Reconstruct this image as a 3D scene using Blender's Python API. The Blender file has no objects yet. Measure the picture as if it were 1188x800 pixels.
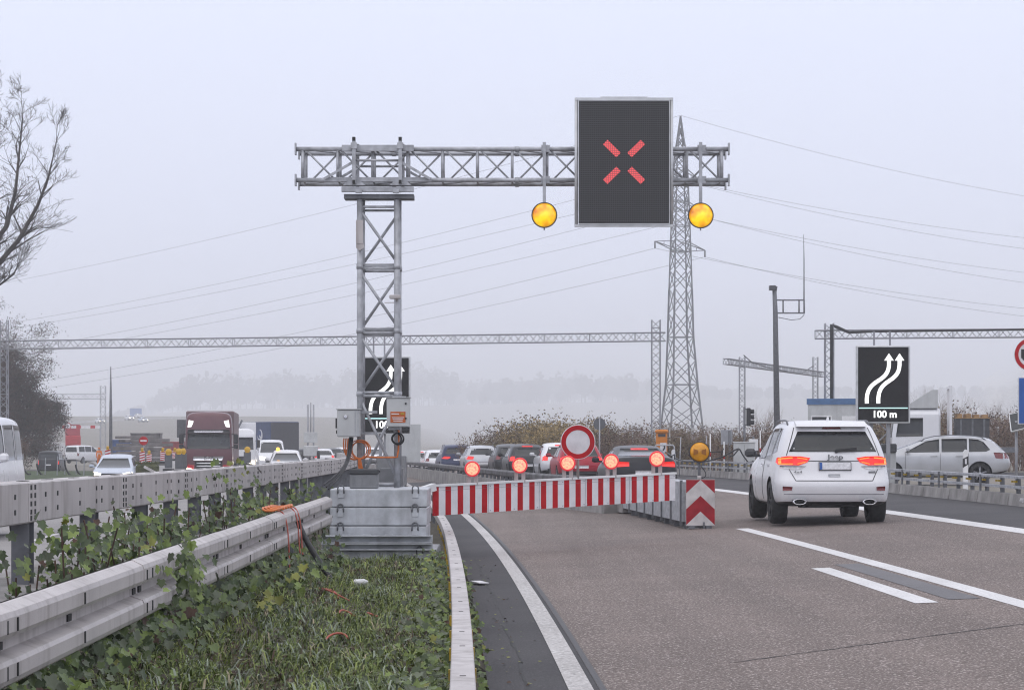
import bpy, bmesh, math, random
from mathutils import Vector, Matrix, geometry
from mathutils.bvhtree import BVHTree
R = math.radians
sc = bpy.context.scene
COL = sc.collection
# ------------------------------------------------------------------ camera, sky, sun, exposure
F = 2700.0 / 1188.0          # focal length in image widths
HORIZON = 510.0              # image row (of 800) of the level view
EYE = 1.69
cam_d = bpy.data.cameras.new('camera')
cam_d.sensor_width = 36.0
cam_d.lens = 36.0 * F
cam_d.shift_y = (HORIZON - 400.0) / 1188.0
cam_d.clip_start = 0.1
cam_d.clip_end = 6000
cam = bpy.data.objects.new('camera', cam_d)
COL.objects.link(cam)
cam.location = (0, 0, EYE)
cam.rotation_euler = (R(90), 0, 0)
sc.camera = cam

SUN_EL, SUN_AZ = 52.0, 200.0
world = bpy.data.worlds.new('World')
sc.world = world
world.use_nodes = True
wn = world.node_tree.nodes
wl = world.node_tree.links
wn.clear()
w_out = wn.new('ShaderNodeOutputWorld')
w_bg = wn.new('ShaderNodeBackground')
w_sky = wn.new('ShaderNodeTexSky')
w_sky.sky_type = 'NISHITA'
w_sky.sun_disc = False
w_sky.sun_elevation = R(SUN_EL)
w_sky.sun_rotation = R(SUN_AZ)
w_sky.air_density = 1.0
w_sky.dust_density = 3.0
w_geo = wn.new('ShaderNodeTexCoord')
w_sep = wn.new('ShaderNodeSeparateXYZ')
w_ramp = wn.new('ShaderNodeValToRGB')
w_mul = wn.new('ShaderNodeVectorMath')
w_mul.operation = 'SCALE'
w_mul.inputs['Scale'].default_value = 10.0
wl.new(w_geo.outputs['Generated'], w_sep.inputs[0])
wl.new(w_sep.outputs['Z'], w_ramp.inputs['Fac'])
els = w_ramp.color_ramp.elements
els[0].position = 0.0
els[0].color = (0.610, 0.630, 0.750, 1)
els[1].position = 1.0
els[1].color = (1.10, 1.09, 1.13, 1)
e = els.new(0.20)
e.color = (0.800, 0.850, 1.04, 1)
e = els.new(0.07)
e.color = (0.750, 0.792, 0.970, 1)
e = els.new(0.034)
e.color = (0.715, 0.750, 0.915, 1)
wl.new(w_ramp.outputs['Color'], w_mul.inputs[0])
w_mix = wn.new('ShaderNodeMixRGB')
w_mix.inputs['Fac'].default_value = 0.93      # cloud layer over the clear sky
wl.new(w_sky.outputs['Color'], w_mix.inputs['Color1'])
wl.new(w_mul.outputs[0], w_mix.inputs['Color2'])
wl.new(w_mix.outputs['Color'], w_bg.inputs['Color'])
w_bg.inputs['Strength'].default_value = 0.10
wl.new(w_bg.outputs[0], w_out.inputs['Surface'])

sun_d = bpy.data.lights.new('sun', 'SUN')
sun_d.energy = 0.5
sun_d.angle = R(90)
sun_d.color = (1.0, 0.96, 0.92)
sun = bpy.data.objects.new('sun', sun_d)
COL.objects.link(sun)
sun.location = (0, 0, 80)
sun.rotation_euler = (R(90 - SUN_EL), 0, R(180 - SUN_AZ))

sc.view_settings.view_transform = 'Standard'
sc.view_settings.look = 'None'
sc.view_settings.exposure = 0.25
sc.view_settings.gamma = 1.0
sc.render.engine = 'CYCLES'
cy = sc.cycles
cy.use_denoising = True
cy.filter_width = 1.15
cy.max_bounces = 6
cy.diffuse_bounces = 3
cy.glossy_bounces = 3
cy.transmission_bounces = 4
cy.volume_bounces = 2
cy.sample_clamp_indirect = 6
cy.caustics_reflective = False
cy.caustics_refractive = False
HAZE_DENSITY = 0.0008

# ------------------------------------------------------------------ layout of the place (metres; x right, y ahead, z up)
def P(px, py, y):
    """point at distance y seen at image position px, py of the 1188 x 800 survey picture"""
    return Vector(((px - 594.0) / 2700.0 * y, y, EYE - (py - HORIZON) / 2700.0 * y))
def cx(y):
    """the carriageways bend to the left: x shift of the road axis"""
    return -0.011 * y - 0.000425 * y * y
def clamp(v, a, b):
    return a if v < a else b if v > b else v
def smooth(a, b, t):
    t = clamp((t - a) / (b - a), 0, 1)
    return t * t * (3 - 2 * t)
def gz(x, y):
    """height of the banked road plane, the far end climbing a hill on the other side"""
    z = 0.04 * clamp(x, -14, 9)
    if y > 215:
        z += 12.0 * smooth(215, 1000, y) * (1 - smooth(-75, -32, x))
    return z
def G(px, py):
    u = (px - 594.0) / 2700.0
    v = -(py - HORIZON) / 2700.0
    y = EYE / (0.04 * u - v)
    return Vector((u * y, y, 0.04 * u * y))

# ------------------------------------------------------------------ materials
def mat(name, col, rough=0.6, metal=0.0, var=0.12, scale=6.0, bump=0.0, bscale=40.0, spec=0.5, streak=0.0, col2=None, coat=0.0, emit=None, estr=0.0, dirt=0.0):
    """principled material with noise in colour and roughness; streak adds vertical run marks; dirt adds road film towards brown-grey patches"""
    m = bpy.data.materials.new(name)
    m.use_nodes = True
    nt = m.node_tree
    n, l = nt.nodes, nt.links
    b = n['Principled BSDF']
    b.inputs['Roughness'].default_value = rough
    b.inputs['Metallic'].default_value = metal
    b.inputs['Specular IOR Level'].default_value = spec
    b.inputs['Coat Weight'].default_value = coat
    b.inputs['Coat Roughness'].default_value = 0.08
    tc = n.new('ShaderNodeTexCoord')
    nz = n.new('ShaderNodeTexNoise')
    nz.inputs['Scale'].default_value = scale
    nz.inputs['Detail'].default_value = 5
    l.new(tc.outputs['Object'], nz.inputs['Vector'])
    rp = n.new('ShaderNodeMapRange')
    rp.inputs['From Min'].default_value = 0.3
    rp.inputs['From Max'].default_value = 0.7
    l.new(nz.outputs['Fac'], rp.inputs['Value'])
    mx = n.new('ShaderNodeMixRGB')
    c = tuple(col)
    c2 = tuple(col2) if col2 else tuple(x * (1 - 2 * var) for x in c)
    c1 = c if col2 else tuple(min(1, x * (1 + var)) for x in c)
    mx.inputs['Color1'].default_value = (*c1, 1)
    mx.inputs['Color2'].default_value = (*c2, 1)
    l.new(rp.outputs['Result'], mx.inputs['Fac'])
    last = mx.outputs['Color']
    if streak:
        mp = n.new('ShaderNodeMapping')
        mp.inputs['Scale'].default_value = (3.2, 3.2, 0.45)
        l.new(tc.outputs['Object'], mp.inputs['Vector'])
        n2 = n.new('ShaderNodeTexNoise')
        n2.inputs['Scale'].default_value = 2.5
        n2.inputs['Detail'].default_value = 4
        l.new(mp.outputs['Vector'], n2.inputs['Vector'])
        r2 = n.new('ShaderNodeMapRange')
        r2.inputs['From Min'].default_value = 0.48
        r2.inputs['From Max'].default_value = 0.72
        r2.inputs['To Max'].default_value = streak
        l.new(n2.outputs['Fac'], r2.inputs['Value'])
        m2 = n.new('ShaderNodeMixRGB')
        m2.inputs['Color2'].default_value = (c[0] * 0.45, c[1] * 0.42, c[2] * 0.40, 1)
        l.new(r2.outputs['Result'], m2.inputs['Fac'])
        l.new(last, m2.inputs['Color1'])
        last = m2.outputs['Color']
    if dirt:
        n3 = n.new('ShaderNodeTexNoise')
        n3.inputs['Scale'].default_value = 2.2
        n3.inputs['Detail'].default_value = 6
        l.new(tc.outputs['Object'], n3.inputs['Vector'])
        r3 = n.new('ShaderNodeMapRange')
        r3.inputs['From Min'].default_value = 0.45
        r3.inputs['From Max'].default_value = 0.75
        r3.inputs['To Max'].default_value = dirt
        l.new(n3.outputs['Fac'], r3.inputs['Value'])
        m3 = n.new('ShaderNodeMixRGB')
        m3.inputs['Color2'].default_value = (0.16, 0.145, 0.13, 1)
        l.new(r3.outputs['Result'], m3.inputs['Fac'])
        l.new(last, m3.inputs['Color1'])
        last = m3.outputs['Color']
    l.new(last, b.inputs['Base Color'])
    rr = n.new('ShaderNodeMapRange')
    rr.inputs['To Min'].default_value = max(0.02, rough - 0.08)
    rr.inputs['To Max'].default_value = min(1, rough + 0.1)
    l.new(nz.outputs['Fac'], rr.inputs['Value'])
    l.new(rr.outputs['Result'], b.inputs['Roughness'])
    if bump:
        nb = n.new('ShaderNodeTexNoise')
        nb.inputs['Scale'].default_value = bscale
        nb.inputs['Detail'].default_value = 3
        l.new(tc.outputs['Object'], nb.inputs['Vector'])
        bp = n.new('ShaderNodeBump')
        bp.inputs['Strength'].default_value = bump
        bp.inputs['Distance'].default_value = 0.02
        l.new(nb.outputs['Fac'], bp.inputs['Height'])
        l.new(bp.outputs['Normal'], b.inputs['Normal'])
    if emit:
        b.inputs['Emission Color'].default_value = (*emit, 1)
        b.inputs['Emission Strength'].default_value = estr
    return m

def asphalt(name, c1, c2, speck, sscale, samt, bands=0.0, rough=0.85, tracks=False):
    """road surface: mottled tone, bright and dark stones, lengthwise wear that follows the lane"""
    m = bpy.data.materials.new(name)
    m.use_nodes = True
    nt = m.node_tree
    n, l = nt.nodes, nt.links
    b = n['Principled BSDF']
    b.inputs['Roughness'].default_value = rough
    b.inputs['Specular IOR Level'].default_value = 0.35
    tc = n.new('ShaderNodeTexCoord')
    def noise(scale, det, vec=None):
        q = n.new('ShaderNodeTexNoise')
        q.inputs['Scale'].default_value = scale
        q.inputs['Detail'].default_value = det
        l.new(vec if vec else tc.outputs['Object'], q.inputs['Vector'])
        return q.outputs['Fac']
    def rng(v, a, bb, lo=0.0, hi=1.0):
        q = n.new('ShaderNodeMapRange')
        q.inputs['From Min'].default_value = a
        q.inputs['From Max'].default_value = bb
        q.inputs['To Min'].default_value = lo
        q.inputs['To Max'].default_value = hi
        l.new(v, q.inputs['Value'])
        return q.outputs['Result']
    def mix(f, a, bb, bl='MIX'):
        q = n.new('ShaderNodeMixRGB')
        q.blend_type = bl
        for s, x in (('Fac', f), ('Color1', a), ('Color2', bb)):
            if isinstance(x, tuple):
                q.inputs[s].default_value = (*x, 1)
            elif isinstance(x, (int, float)):
                q.inputs[s].default_value = x
            else:
                l.new(x, q.inputs[s])
        return q.outputs['Color']
    mp = n.new('ShaderNodeMapping')
    mp.inputs['Scale'].default_value = (0.9, 0.06, 1)
    l.new(tc.outputs['Object'], mp.inputs['Vector'])
    base = mix(rng(noise(0.45, 4), 0.35, 0.65), c1, c2)
    if bands:
        base = mix(rng(noise(1.0, 4, mp.outputs['Vector']), 0.46, 0.72, 0, bands), base, tuple(x * 0.55 for x in c1))
        mp2 = n.new('ShaderNodeMapping')
        mp2.inputs['Scale'].default_value = (0.30, 2.0, 1)
        l.new(tc.outputs['Object'], mp2.inputs['Vector'])
        base = mix(rng(noise(1.0, 3, mp2.outputs['Vector']), 0.62, 0.75, 0, bands * 0.5), base, tuple(x * 0.6 for x in c1))
    if tracks:      # polished, oil-darkened wheel tracks follow the lanes
        at_ = n.new('ShaderNodeAttribute')
        at_.attribute_name = 'lane_offset'
        cr = n.new('ShaderNodeValToRGB')
        el = cr.color_ramp.elements
        el[0].position, el[0].color = 0.0, (.25, .25, .25, 1)
        el[1].position, el[1].color = 1.0, (.2, .2, .2, 1)
        for ps, v in ((.06, 0.0), (.12, .75), (.19, .15), (.25, .45), (.31, .15), (.38, .8), (.46, 0.0), (.55, .1), (.65, .9), (.73, .3), (.80, .45), (.86, .9), (.94, .05)):
            e_ = el.new(ps)
            e_.color = (v, v, v, 1)
        l.new(at_.outputs['Fac'], cr.inputs['Fac'])
        mm = n.new('ShaderNodeMath')
        mm.operation = 'MULTIPLY'
        l.new(cr.outputs['Color'], mm.inputs[0])
        l.new(rng(noise(0.8, 3, mp.outputs['Vector']), 0.25, 0.65, 0.15, 0.62), mm.inputs[1])
        base = mix(mm.outputs[0], base, tuple(x * 0.52 for x in c1))
    base = mix(rng(noise(sscale, 2), 0.56, 0.66, 0, samt), base, speck)
    base = mix(rng(noise(sscale * 0.8, 2), 0.50, 0.36, 0, samt * 0.9), base, tuple(x * 0.35 for x in c1))
    l.new(base, b.inputs['Base Color'])
    bp = n.new('ShaderNodeBump')
    bp.inputs['Strength'].default_value = 0.5
    bp.inputs['Distance'].default_value = 0.01
    l.new(noise(sscale, 2), bp.inputs['Height'])
    l.new(bp.outputs['Normal'], b.inputs['Normal'])
    return m

M = {}
M['galv'] = mat('galvanised', (0.43, 0.44, 0.465), 0.46, 0.25, 0.16, 9.0)
M['galv_dull'] = mat('galvanised_weathered', (0.50, 0.468, 0.46), 0.5, 0.1, 0.08, 1.6, bump=0.04, bscale=25, streak=0.6)
M['galv_far'] = mat('galvanised_lattice', (0.33, 0.335, 0.36), 0.55, 0.3, 0.1, 4.0)
M['galv_dark'] = mat('galvanised_dark', (0.16, 0.165, 0.18), 0.55, 0.3, 0.15, 8.0)
M['ballast'] = mat('zinc_plate', (0.53, 0.55, 0.58), 0.42, 0.3, 0.16, 5.0, bump=0.08, bscale=12, streak=0.35)
M['hole'] = mat('bolt_hole', (0.02, 0.02, 0.02), 0.7, 0, 0.1)
M['concrete'] = mat('concrete', (0.30, 0.285, 0.275), 0.9, 0, 0.2, 2.0, bump=0.3, bscale=30, streak=0.3)
M['black'] = mat('black_plastic', (0.018, 0.018, 0.02), 0.5, 0, 0.2)
M['dark'] = mat('dark_grey', (0.055, 0.057, 0.062), 0.5, 0, 0.15)
M['rubber'] = mat('tyre_rubber', (0.022, 0.022, 0.023), 0.8, 0, 0.3, 14.0, bump=0.25, bscale=60)
M['cabinet'] = mat('cabinet_grey', (0.50, 0.51, 0.51), 0.5, 0, 0.06, 3.0, streak=0.15)
M['boxgrey'] = mat('box_grey', (0.22, 0.225, 0.235), 0.55, 0, 0.1, 5.0)
M['white'] = mat('white_paint', (0.78, 0.78, 0.78), 0.35, 0, 0.05, 3.0, dirt=0.12)
M['red_board'] = mat('red_reflective', (0.46, 0.004, 0.010), 0.45, 0, 0.10, 5.0, spec=0.25)
M['white_board'] = mat('white_reflective', (0.74, 0.73, 0.75), 0.4, 0, 0.06, 5.0, dirt=0.22)
M['red_dirty'] = mat('red_reflective_dirty', (0.34, 0.010, 0.020), 0.5, 0, 0.15, 7.0, dirt=0.12, spec=0.25)
M['white_dirty'] = mat('white_reflective_dirty', (0.58, 0.55, 0.54), 0.5, 0, 0.12, 5.0, dirt=0.4)
M['yellow'] = mat('yellow_reflector', (0.50, 0.33, 0.01), 0.5, 0, 0.2, 9.0, dirt=0.3)
M['orange_cable'] = mat('orange_cable', (0.62, 0.16, 0.03), 0.5, 0, 0.1, 20.0)
M['red_cable'] = mat('red_cable', (0.42, 0.09, 0.06), 0.55, 0, 0.15, 20.0)
M['orange'] = mat('orange_paint', (0.62, 0.20, 0.01), 0.45, 0, 0.1, 5.0)
M['blue_sign'] = mat('blue_sign', (0.01, 0.09, 0.36), 0.4, 0, 0.08, 4.0)
M['sign_back'] = mat('sign_back', (0.12, 0.125, 0.135), 0.55, 0.2, 0.1, 6.0)
M['glass'] = mat('car_glass', (0.014, 0.017, 0.020), 0.06, 0, 0.1, 1.5, spec=0.55)
M['glass_far'] = mat('car_glass_far', (0.022, 0.025, 0.028), 0.12, 0, 0.1, 1.5, spec=0.5)
M['chrome'] = mat('chrome', (0.62, 0.62, 0.64), 0.15, 1.0, 0.05, 6.0)
M['alloy'] = mat('alloy', (0.35, 0.35, 0.37), 0.3, 0.8, 0.1, 8.0)
M['alloy_dark'] = mat('alloy_dark', (0.10, 0.10, 0.105), 0.35, 0.7, 0.1, 8.0)
M['plate'] = mat('number_plate', (0.72, 0.72, 0.74), 0.4, 0, 0.10, 22.0)
M['tail_on'] = mat('tail_lamp_lit', (0.5, 0.02, 0.02), 0.2, 0, 0.1, emit=(1.0, 0.025, 0.015), estr=0.55)
M['tail_hot'] = mat('tail_lamp_tube', (0.8, 0.2, 0.05), 0.2, 0, 0.1, emit=(1.0, 0.20, 0.02), estr=1.1)
M['tail_off'] = mat('tail_lamp', (0.16, 0.008, 0.014), 0.12, 0, 0.1, spec=0.7)
M['lens_clear'] = mat('clear_lens', (0.55, 0.55, 0.58), 0.1, 0.2, 0.2, 18.0)
M['head_on'] = mat('head_lamp_lit', (0.9, 0.9, 0.85), 0.2, 0, 0.05, emit=(1.0, 0.86, 0.62), estr=5.0)
M['beacon_on'] = mat('beacon_lit', (0.8, 0.4, 0.05), 0.2, 0, 0.05, emit=(1.0, 0.45, 0.05), estr=2.5)
M['led_white'] = mat('led_white', (0.8, 0.8, 0.8), 0.4, 0, 0.03, emit=(1.0, 1.0, 0.96), estr=0.95)
M['led_teal'] = mat('led_teal', (0.5, 0.8, 0.8), 0.4, 0, 0.03, emit=(0.60, 1.0, 0.96), estr=0.6)
M['led_panel'] = mat('led_panel', (0.016, 0.016, 0.017), 0.7, 0, 0.2, 40.0, spec=0.3)
M['frame_pale'] = mat('aluminium_frame', (0.60, 0.61, 0.62), 0.4, 0.4, 0.08, 6.0)
M['wood'] = mat('timber', (0.36, 0.22, 0.10), 0.8, 0, 0.2, 4.0)
M['bark'] = mat('bark', (0.075, 0.066, 0.062), 0.9, 0, 0.3, 3.0, bump=0.4)
M['twig'] = mat('twig', (0.060, 0.050, 0.046), 0.9, 0, 0.3, 2.0)
M['steel_dark_rail'] = mat('weathered_rail', (0.115, 0.11, 0.115), 0.6, 0.1, 0.3, 2.0, streak=0.4)

# ------------------------------------------------------------------ mesh helpers
class MB:
    """collects faces for ONE mesh object; org is subtracted so that a part sits in its thing's own frame"""
    def __init__(s, org=(0, 0, 0)):
        s.v, s.f, s.mi, s.sm = [], [], [], []
        s.o = Vector(org)
        s.cm = 0
        s.smooth = False
    def face(s, pts, m=None):
        k = len(s.v)
        s.v.extend(Vector(p) - s.o for p in pts)
        s.f.append(tuple(range(k, k + len(pts))))
        s.mi.append(s.cm if m is None else m)
        s.sm.append(s.smooth)
    def grid(s, rows, closed=False, m=None, sm=None):
        k = len(s.v)
        nr, nc = len(rows), len(rows[0])
        for r in rows:
            s.v.extend(Vector(p) - s.o for p in r)
        for i in range(nr - 1):
            for j in range(nc if closed else nc - 1):
                a, b = k + i * nc + j, k + i * nc + (j + 1) % nc
                s.f.append((a, b, b + nc, a + nc))
                s.mi.append(s.cm if m is None else m)
                s.sm.append(s.smooth if sm is None else sm)
    def box(s, c, d, rz=0.0, rot=None, m=None):
        c = Vector(c)
        h = [x / 2 for x in d]
        mt = rot if rot is not None else Matrix.Rotation(rz, 3, 'Z')
        q = [c + mt @ Vector((sx * h[0], sy * h[1], sz * h[2])) for sz in (-1, 1) for sy in (-1, 1) for sx in (-1, 1)]
        k = len(s.v)
        s.v.extend(p - s.o for p in q)
        for f in ((0, 2, 3, 1), (4, 5, 7, 6), (0, 1, 5, 4), (2, 6, 7, 3), (0, 4, 6, 2), (1, 3, 7, 5)):
            s.f.append(tuple(k + i for i in f))
            s.mi.append(s.cm if m is None else m)
            s.sm.append(False)
    def bbox(s, c, d, b=0.01, rz=0.0, m=None):
        """box with chamfered vertical and horizontal edges"""
        c = Vector(c)
        mt = Matrix.Rotation(rz, 3, 'Z')
        hx, hy, hz = d[0] / 2, d[1] / 2, d[2] / 2
        b = min(b, hx * .9, hy * .9, hz * .9)
        def ring(ix, z):
            x, y = hx - ix, hy - ix
            return [c + mt @ Vector(p) for p in ((x, y - b, z), (x - b, y, z), (-x + b, y, z), (-x, y - b, z), (-x, -y + b, z), (-x + b, -y, z), (x - b, -y, z), (x, -y + b, z))]
        rs = [ring(b, -hz), ring(0, -hz + b), ring(0, hz - b), ring(b, hz)]
        s.grid(rs, True, m, False)
        s.face(rs[0][::-1], m)
        s.face(rs[-1], m)
    def bar(s, p, q, w, h=None, up=(0, 0, 1), m=None):
        """square bar from p to q"""
        p, q = Vector(p), Vector(q)
        h = w if h is None else h
        d = (q - p).normalized()
        u = Vector(up)
        if abs(d.dot(u)) > 0.95:
            u = Vector((0, 1, 0))
        a = d.cross(u).normalized() * (w / 2)
        b = a.cross(d).normalized() * (h / 2)
        r = [[x + a + b, x - a + b, x - a - b, x + a - b] for x in (p, q)]
        s.grid(r, True, m, False)
        s.face(r[0][::-1], m)
        s.face(r[1], m)
    def tube(s, pts, r, n=8, m=None, cap=True):
        """round tube through pts; r one radius or one per point"""
        pts = [Vector(p) for p in pts]
        rr = r if isinstance(r, (list, tuple)) else [r] * len(pts)
        rows = []
        a = None
        for i, p in enumerate(pts):
            d = (pts[min(i + 1, len(pts) - 1)] - pts[max(i - 1, 0)])
            if d.length < 1e-9:
                d = Vector((0, 0, 1))
            d.normalize()
            if a is None:
                u = Vector((0, 0, 1)) if abs(d.z) < 0.9 else Vector((1, 0, 0))
                a = d.cross(u).normalized()
            else:
                a = (a - d * a.dot(d)).normalized()
            b = d.cross(a)
            rows.append([p + (a * math.cos(t) + b * math.sin(t)) * rr[i] for t in (2 * math.pi * k / n for k in range(n))])
        s.grid(rows, True, m, n > 5)
        if cap:
            s.face(rows[0][::-1], m)
            s.face(rows[-1], m)
    def lathe(s, prof, c, axis='z', n=24, m=None, sm=True, rot=None, cap=True):
        """prof: (radius, along) pairs turned about an axis through c"""
        c = Vector(c)
        ax = {'x': Matrix(((0, 0, 1), (1, 0, 0), (0, 1, 0))), 'y': Matrix(((1, 0, 0), (0, 0, 1), (0, -1, 0))), 'z': Matrix.Identity(3)}[axis]
        if rot is not None:
            ax = rot @ ax
        rows = [[c + ax @ Vector((r * math.cos(t), r * math.sin(t), z)) for t in (2 * math.pi * k / n for k in range(n))] for r, z in prof]
        s.grid(rows, True, m, sm)
        if cap and prof[0][0] > 1e-6:
            s.face(rows[0][::-1], m)
        if cap and prof[-1][0] > 1e-6:
            s.face(rows[-1], m)
    def prism(s, outline, depth, fr, m=None):
        """outline of (a, b) points; fr = (origin, a axis, b axis, depth axis); closed solid"""
        o, a, b, d = [Vector(x) for x in fr]
        f = [o + a * p[0] + b * p[1] for p in outline]
        g = [x + d * depth for x in f]
        s.grid([f, g], True, m, False)
        tri = geometry.tessellate_polygon([[Vector((p[0], p[1], 0)) for p in outline]])
        for t in tri:
            s.face([f[i] for i in t], m)
            s.face([g[i] for i in reversed(t)], m)
    def sweep(s, prof, path, closed=True, m=None, sm=False, cap=True):
        """profile of (side, up) pairs along a path; side points to the right of the travel direction"""
        rows = []
        path = [Vector(p) for p in path]
        for i, p in enumerate(path):
            d = path[min(i + 1, len(path) - 1)] - path[max(i - 1, 0)]
            d.z = 0
            d.normalize()
            sd = Vector((d.y, -d.x, 0))
            rows.append([p + sd * a + Vector((0, 0, b)) for a, b in prof])
        s.grid(rows, closed, m, sm)
        if closed and cap:
            for rw in (rows[0], rows[-1]):
                tri = geometry.tessellate_polygon([[Vector((a, b, 0)) for a, b in prof]])
                for t in tri:
                    s.face([rw[k] for k in t], m)
    def mesh(s, name, mats):
        me = bpy.data.meshes.new(name)
        me.from_pydata([tuple(x) for x in s.v], [], s.f)
        for mm in (mats if isinstance(mats, (list, tuple)) else [mats]):
            me.materials.append(mm)
        me.polygons.foreach_set('material_index', s.mi)
        me.polygons.foreach_set('use_smooth', s.sm)
        me.update()
        return me
    def build(s, name, mats, parent=None, fix=True):
        me = s.mesh(name, mats)
        if fix and len(s.f) < 20000:
            bm = bmesh.new()
            bm.from_mesh(me)
            bmesh.ops.remove_doubles(bm, verts=bm.verts, dist=1e-5)
            bmesh.ops.recalc_face_normals(bm, faces=bm.faces)
            bm.to_mesh(me)
            bm.free()
        o = bpy.data.objects.new(name, me)
        COL.objects.link(o)
        if parent is not None:
            o.parent = parent
        return o

def tag(o, label=None, cat=None, group=None, kind=None):
    if label: o['label'] = label
    if cat: o['category'] = cat
    if group: o['group'] = group
    if kind: o['kind'] = kind
    return o
def thing(name, label, cat, loc=(0, 0, 0), rz=0.0, group=None):
    o = bpy.data.objects.new(name, None)
    o.empty_display_size = 0.3
    COL.objects.link(o)
    o.location = loc
    o.rotation_euler = (0, 0, rz)
    return tag(o, label, cat, group)
def kids(o):
    return [c for c in bpy.data.objects if c.parent is o]
def copy_tree(o, loc=None, rz=None, label=None, parent=None, scale=None):
    ch = kids(o)
    c = o.copy()
    COL.objects.link(c)
    if parent is not None:
        c.parent = parent
    if loc is not None: c.location = loc
    if rz is not None: c.rotation_euler = (0, 0, rz)
    if scale is not None: c.scale = (scale, scale, scale)
    if label: c['label'] = label
    for k in ch:
        copy_tree(k, parent=c)
    return c
def text_mesh(txt, height, name, m, parent, depth=0.004, loc=(0, 0, 0), rot=(0, 0, 0), bold=0.0, sx=1.0):
    cu = bpy.data.curves.new('t', 'FONT')
    cu.body = txt
    cu.align_x = 'CENTER'
    cu.align_y = 'CENTER'
    cu.size = height
    cu.extrude = depth
    cu.offset = bold
    to = bpy.data.objects.new('t', cu)
    me = bpy.data.meshes.new_from_object(to)
    bpy.data.objects.remove(to)
    me.materials.clear()
    me.materials.append(m)
    for p in me.polygons:
        p.material_index = 0
    o = bpy.data.objects.new(name, me)
    COL.objects.link(o)
    o.parent = parent
    o.location = loc
    o.rotation_euler = rot
    o.scale = (sx, 1, 1)
    return o
def ribbon(pts, w):
    """outline of a band of width w along 2D points"""
    l, r = [], []
    for i, p in enumerate(pts):
        a, b = pts[max(i - 1, 0)], pts[min(i + 1, len(pts) - 1)]
        d = Vector((b[0] - a[0], b[1] - a[1])).normalized()
        l.append((p[0] - d.y * w / 2, p[1] + d.x * w / 2))
        r.append((p[0] + d.y * w / 2, p[1] - d.x * w / 2))
    return l + r[::-1]
def bez(p0, p1, p2, p3, n=14):
    o = []
    for i in range(n + 1):
        t = i / n
        o.append(tuple((1 - t) ** 3 * a + 3 * t * (1 - t) ** 2 * b + 3 * t * t * (1 - t) * c + t ** 3 * d for a, b, c, d in zip(p0, p1, p2, p3)))
    return o
# ================================================================== SETTING
def sheet(name, xs, ys, fz, m):
    b = MB()
    b.smooth = True
    b.grid([[(x, y, fz(x, y)) for x in xs] for y in ys])
    return tag(b.build(name, m, fix=False), kind='structure')
field = mat('field_soil', (0.150, 0.140, 0.105), 0.95, 0, 0.3, 0.15, bump=0.4, bscale=6, col2=(0.21, 0.185, 0.165))
xs = [-2400, -1400, -900, -600, -400, -250, -150, -100, -70, -50, -40, -30, -22, -18, -14, -10, -6, -3, 0, 3, 6, 9, 12, 20, 35, 60, 100, 200, 400, 700, 1400, 2400]
ys = [-80, -30, 0, 30, 60, 90, 120, 150, 170, 190, 205] + list(range(215, 560, 15)) + list(range(580, 1041, 30)) + [1300, 4800]
sheet('ground', xs, ys, lambda x, y: gz(x, y) - (0.06 if abs(x - cx(min(y, 520))) < 30 else 0.02) - 0.02, field)

def strip(name, o0, o1, y0, y1, dz, m, nx=1, step=None, kind='structure'):
    b = MB()
    b.smooth = True
    rows = []
    y = y0
    while True:
        row = []
        for i in range(nx + 1):
            x = cx(y) + o0 + (o1 - o0) * i / nx
            row.append((x, y, gz(x, y) + dz))
        rows.append(row)
        if y >= y1 - 1e-6:
            break
        y = min(y1, y + (step or (1.5 if y < 60 else 4)))
    b.grid(rows)
    o = b.build(name, m, fix=False)
    if kind: tag(o, kind=kind)
    return o
M['road'] = asphalt('road_asphalt', (0.200, 0.160, 0.143), (0.150, 0.119, 0.107), (0.60, 0.53, 0.50), 52, 0.85, 0.75, tracks=True)
M['shoulder'] = asphalt('shoulder_asphalt', (0.072, 0.069, 0.073), (0.052, 0.050, 0.054), (0.16, 0.155, 0.16), 60, 0.35, 0.25)
M['opp_road'] = asphalt('opposite_asphalt', (0.30, 0.285, 0.28), (0.25, 0.238, 0.235), (0.45, 0.44, 0.43), 40, 0.4, 0.25)
M['line'] = asphalt('line_paint', (0.72, 0.71, 0.71), (0.60, 0.59, 0.59), (0.80, 0.80, 0.80), 45, 0.4, 0.12, 0.6)
M['line_worn'] = asphalt('line_paint_worn', (0.55, 0.53, 0.52), (0.44, 0.42, 0.41), (0.75, 0.75, 0.75), 38, 0.7, 0.25, 0.7)
M['tar'] = asphalt('tar_seam', (0.035, 0.034, 0.036), (0.05, 0.048, 0.05), (0.10, 0.10, 0.10), 40, 0.3, 0.0, 0.5)
M['patch'] = asphalt('blacked_out_line', (0.115, 0.110, 0.115), (0.14, 0.134, 0.14), (0.25, 0.25, 0.25), 50, 0.3, 0.2, 0.6)
ro_ = strip('road', 0.86, 8.75, -6, 320, 0.0, M['road'], 24)
fa = ro_.data.attributes.new('lane_offset', 'FLOAT', 'POINT')
fa.data.foreach_set('value', [((v.co.x - cx(v.co.y)) - 0.86) / 7.89 for v in ro_.data.vertices])
strip('left_shoulder', 0.12, 0.86, -6, 320, 0.0, M['shoulder'], 1)
strip('right_shoulder', 8.75, 11.9, -6, 320, 0.0, M['shoulder'], 2)
strip('opposite_road', -16.5, -4.4, -6, 520, 0.0, M['opp_road'], 6)
strip('edge_line', 0.655, 0.82, -4, 300, 0.004, M['line_worn'])
strip('tar_seam', 0.86, 0.905, -4, 120, 0.004, M['tar'])
strip('lane_line', 4.99, 5.21, -4, 40.2, 0.004, M['line'])
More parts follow.
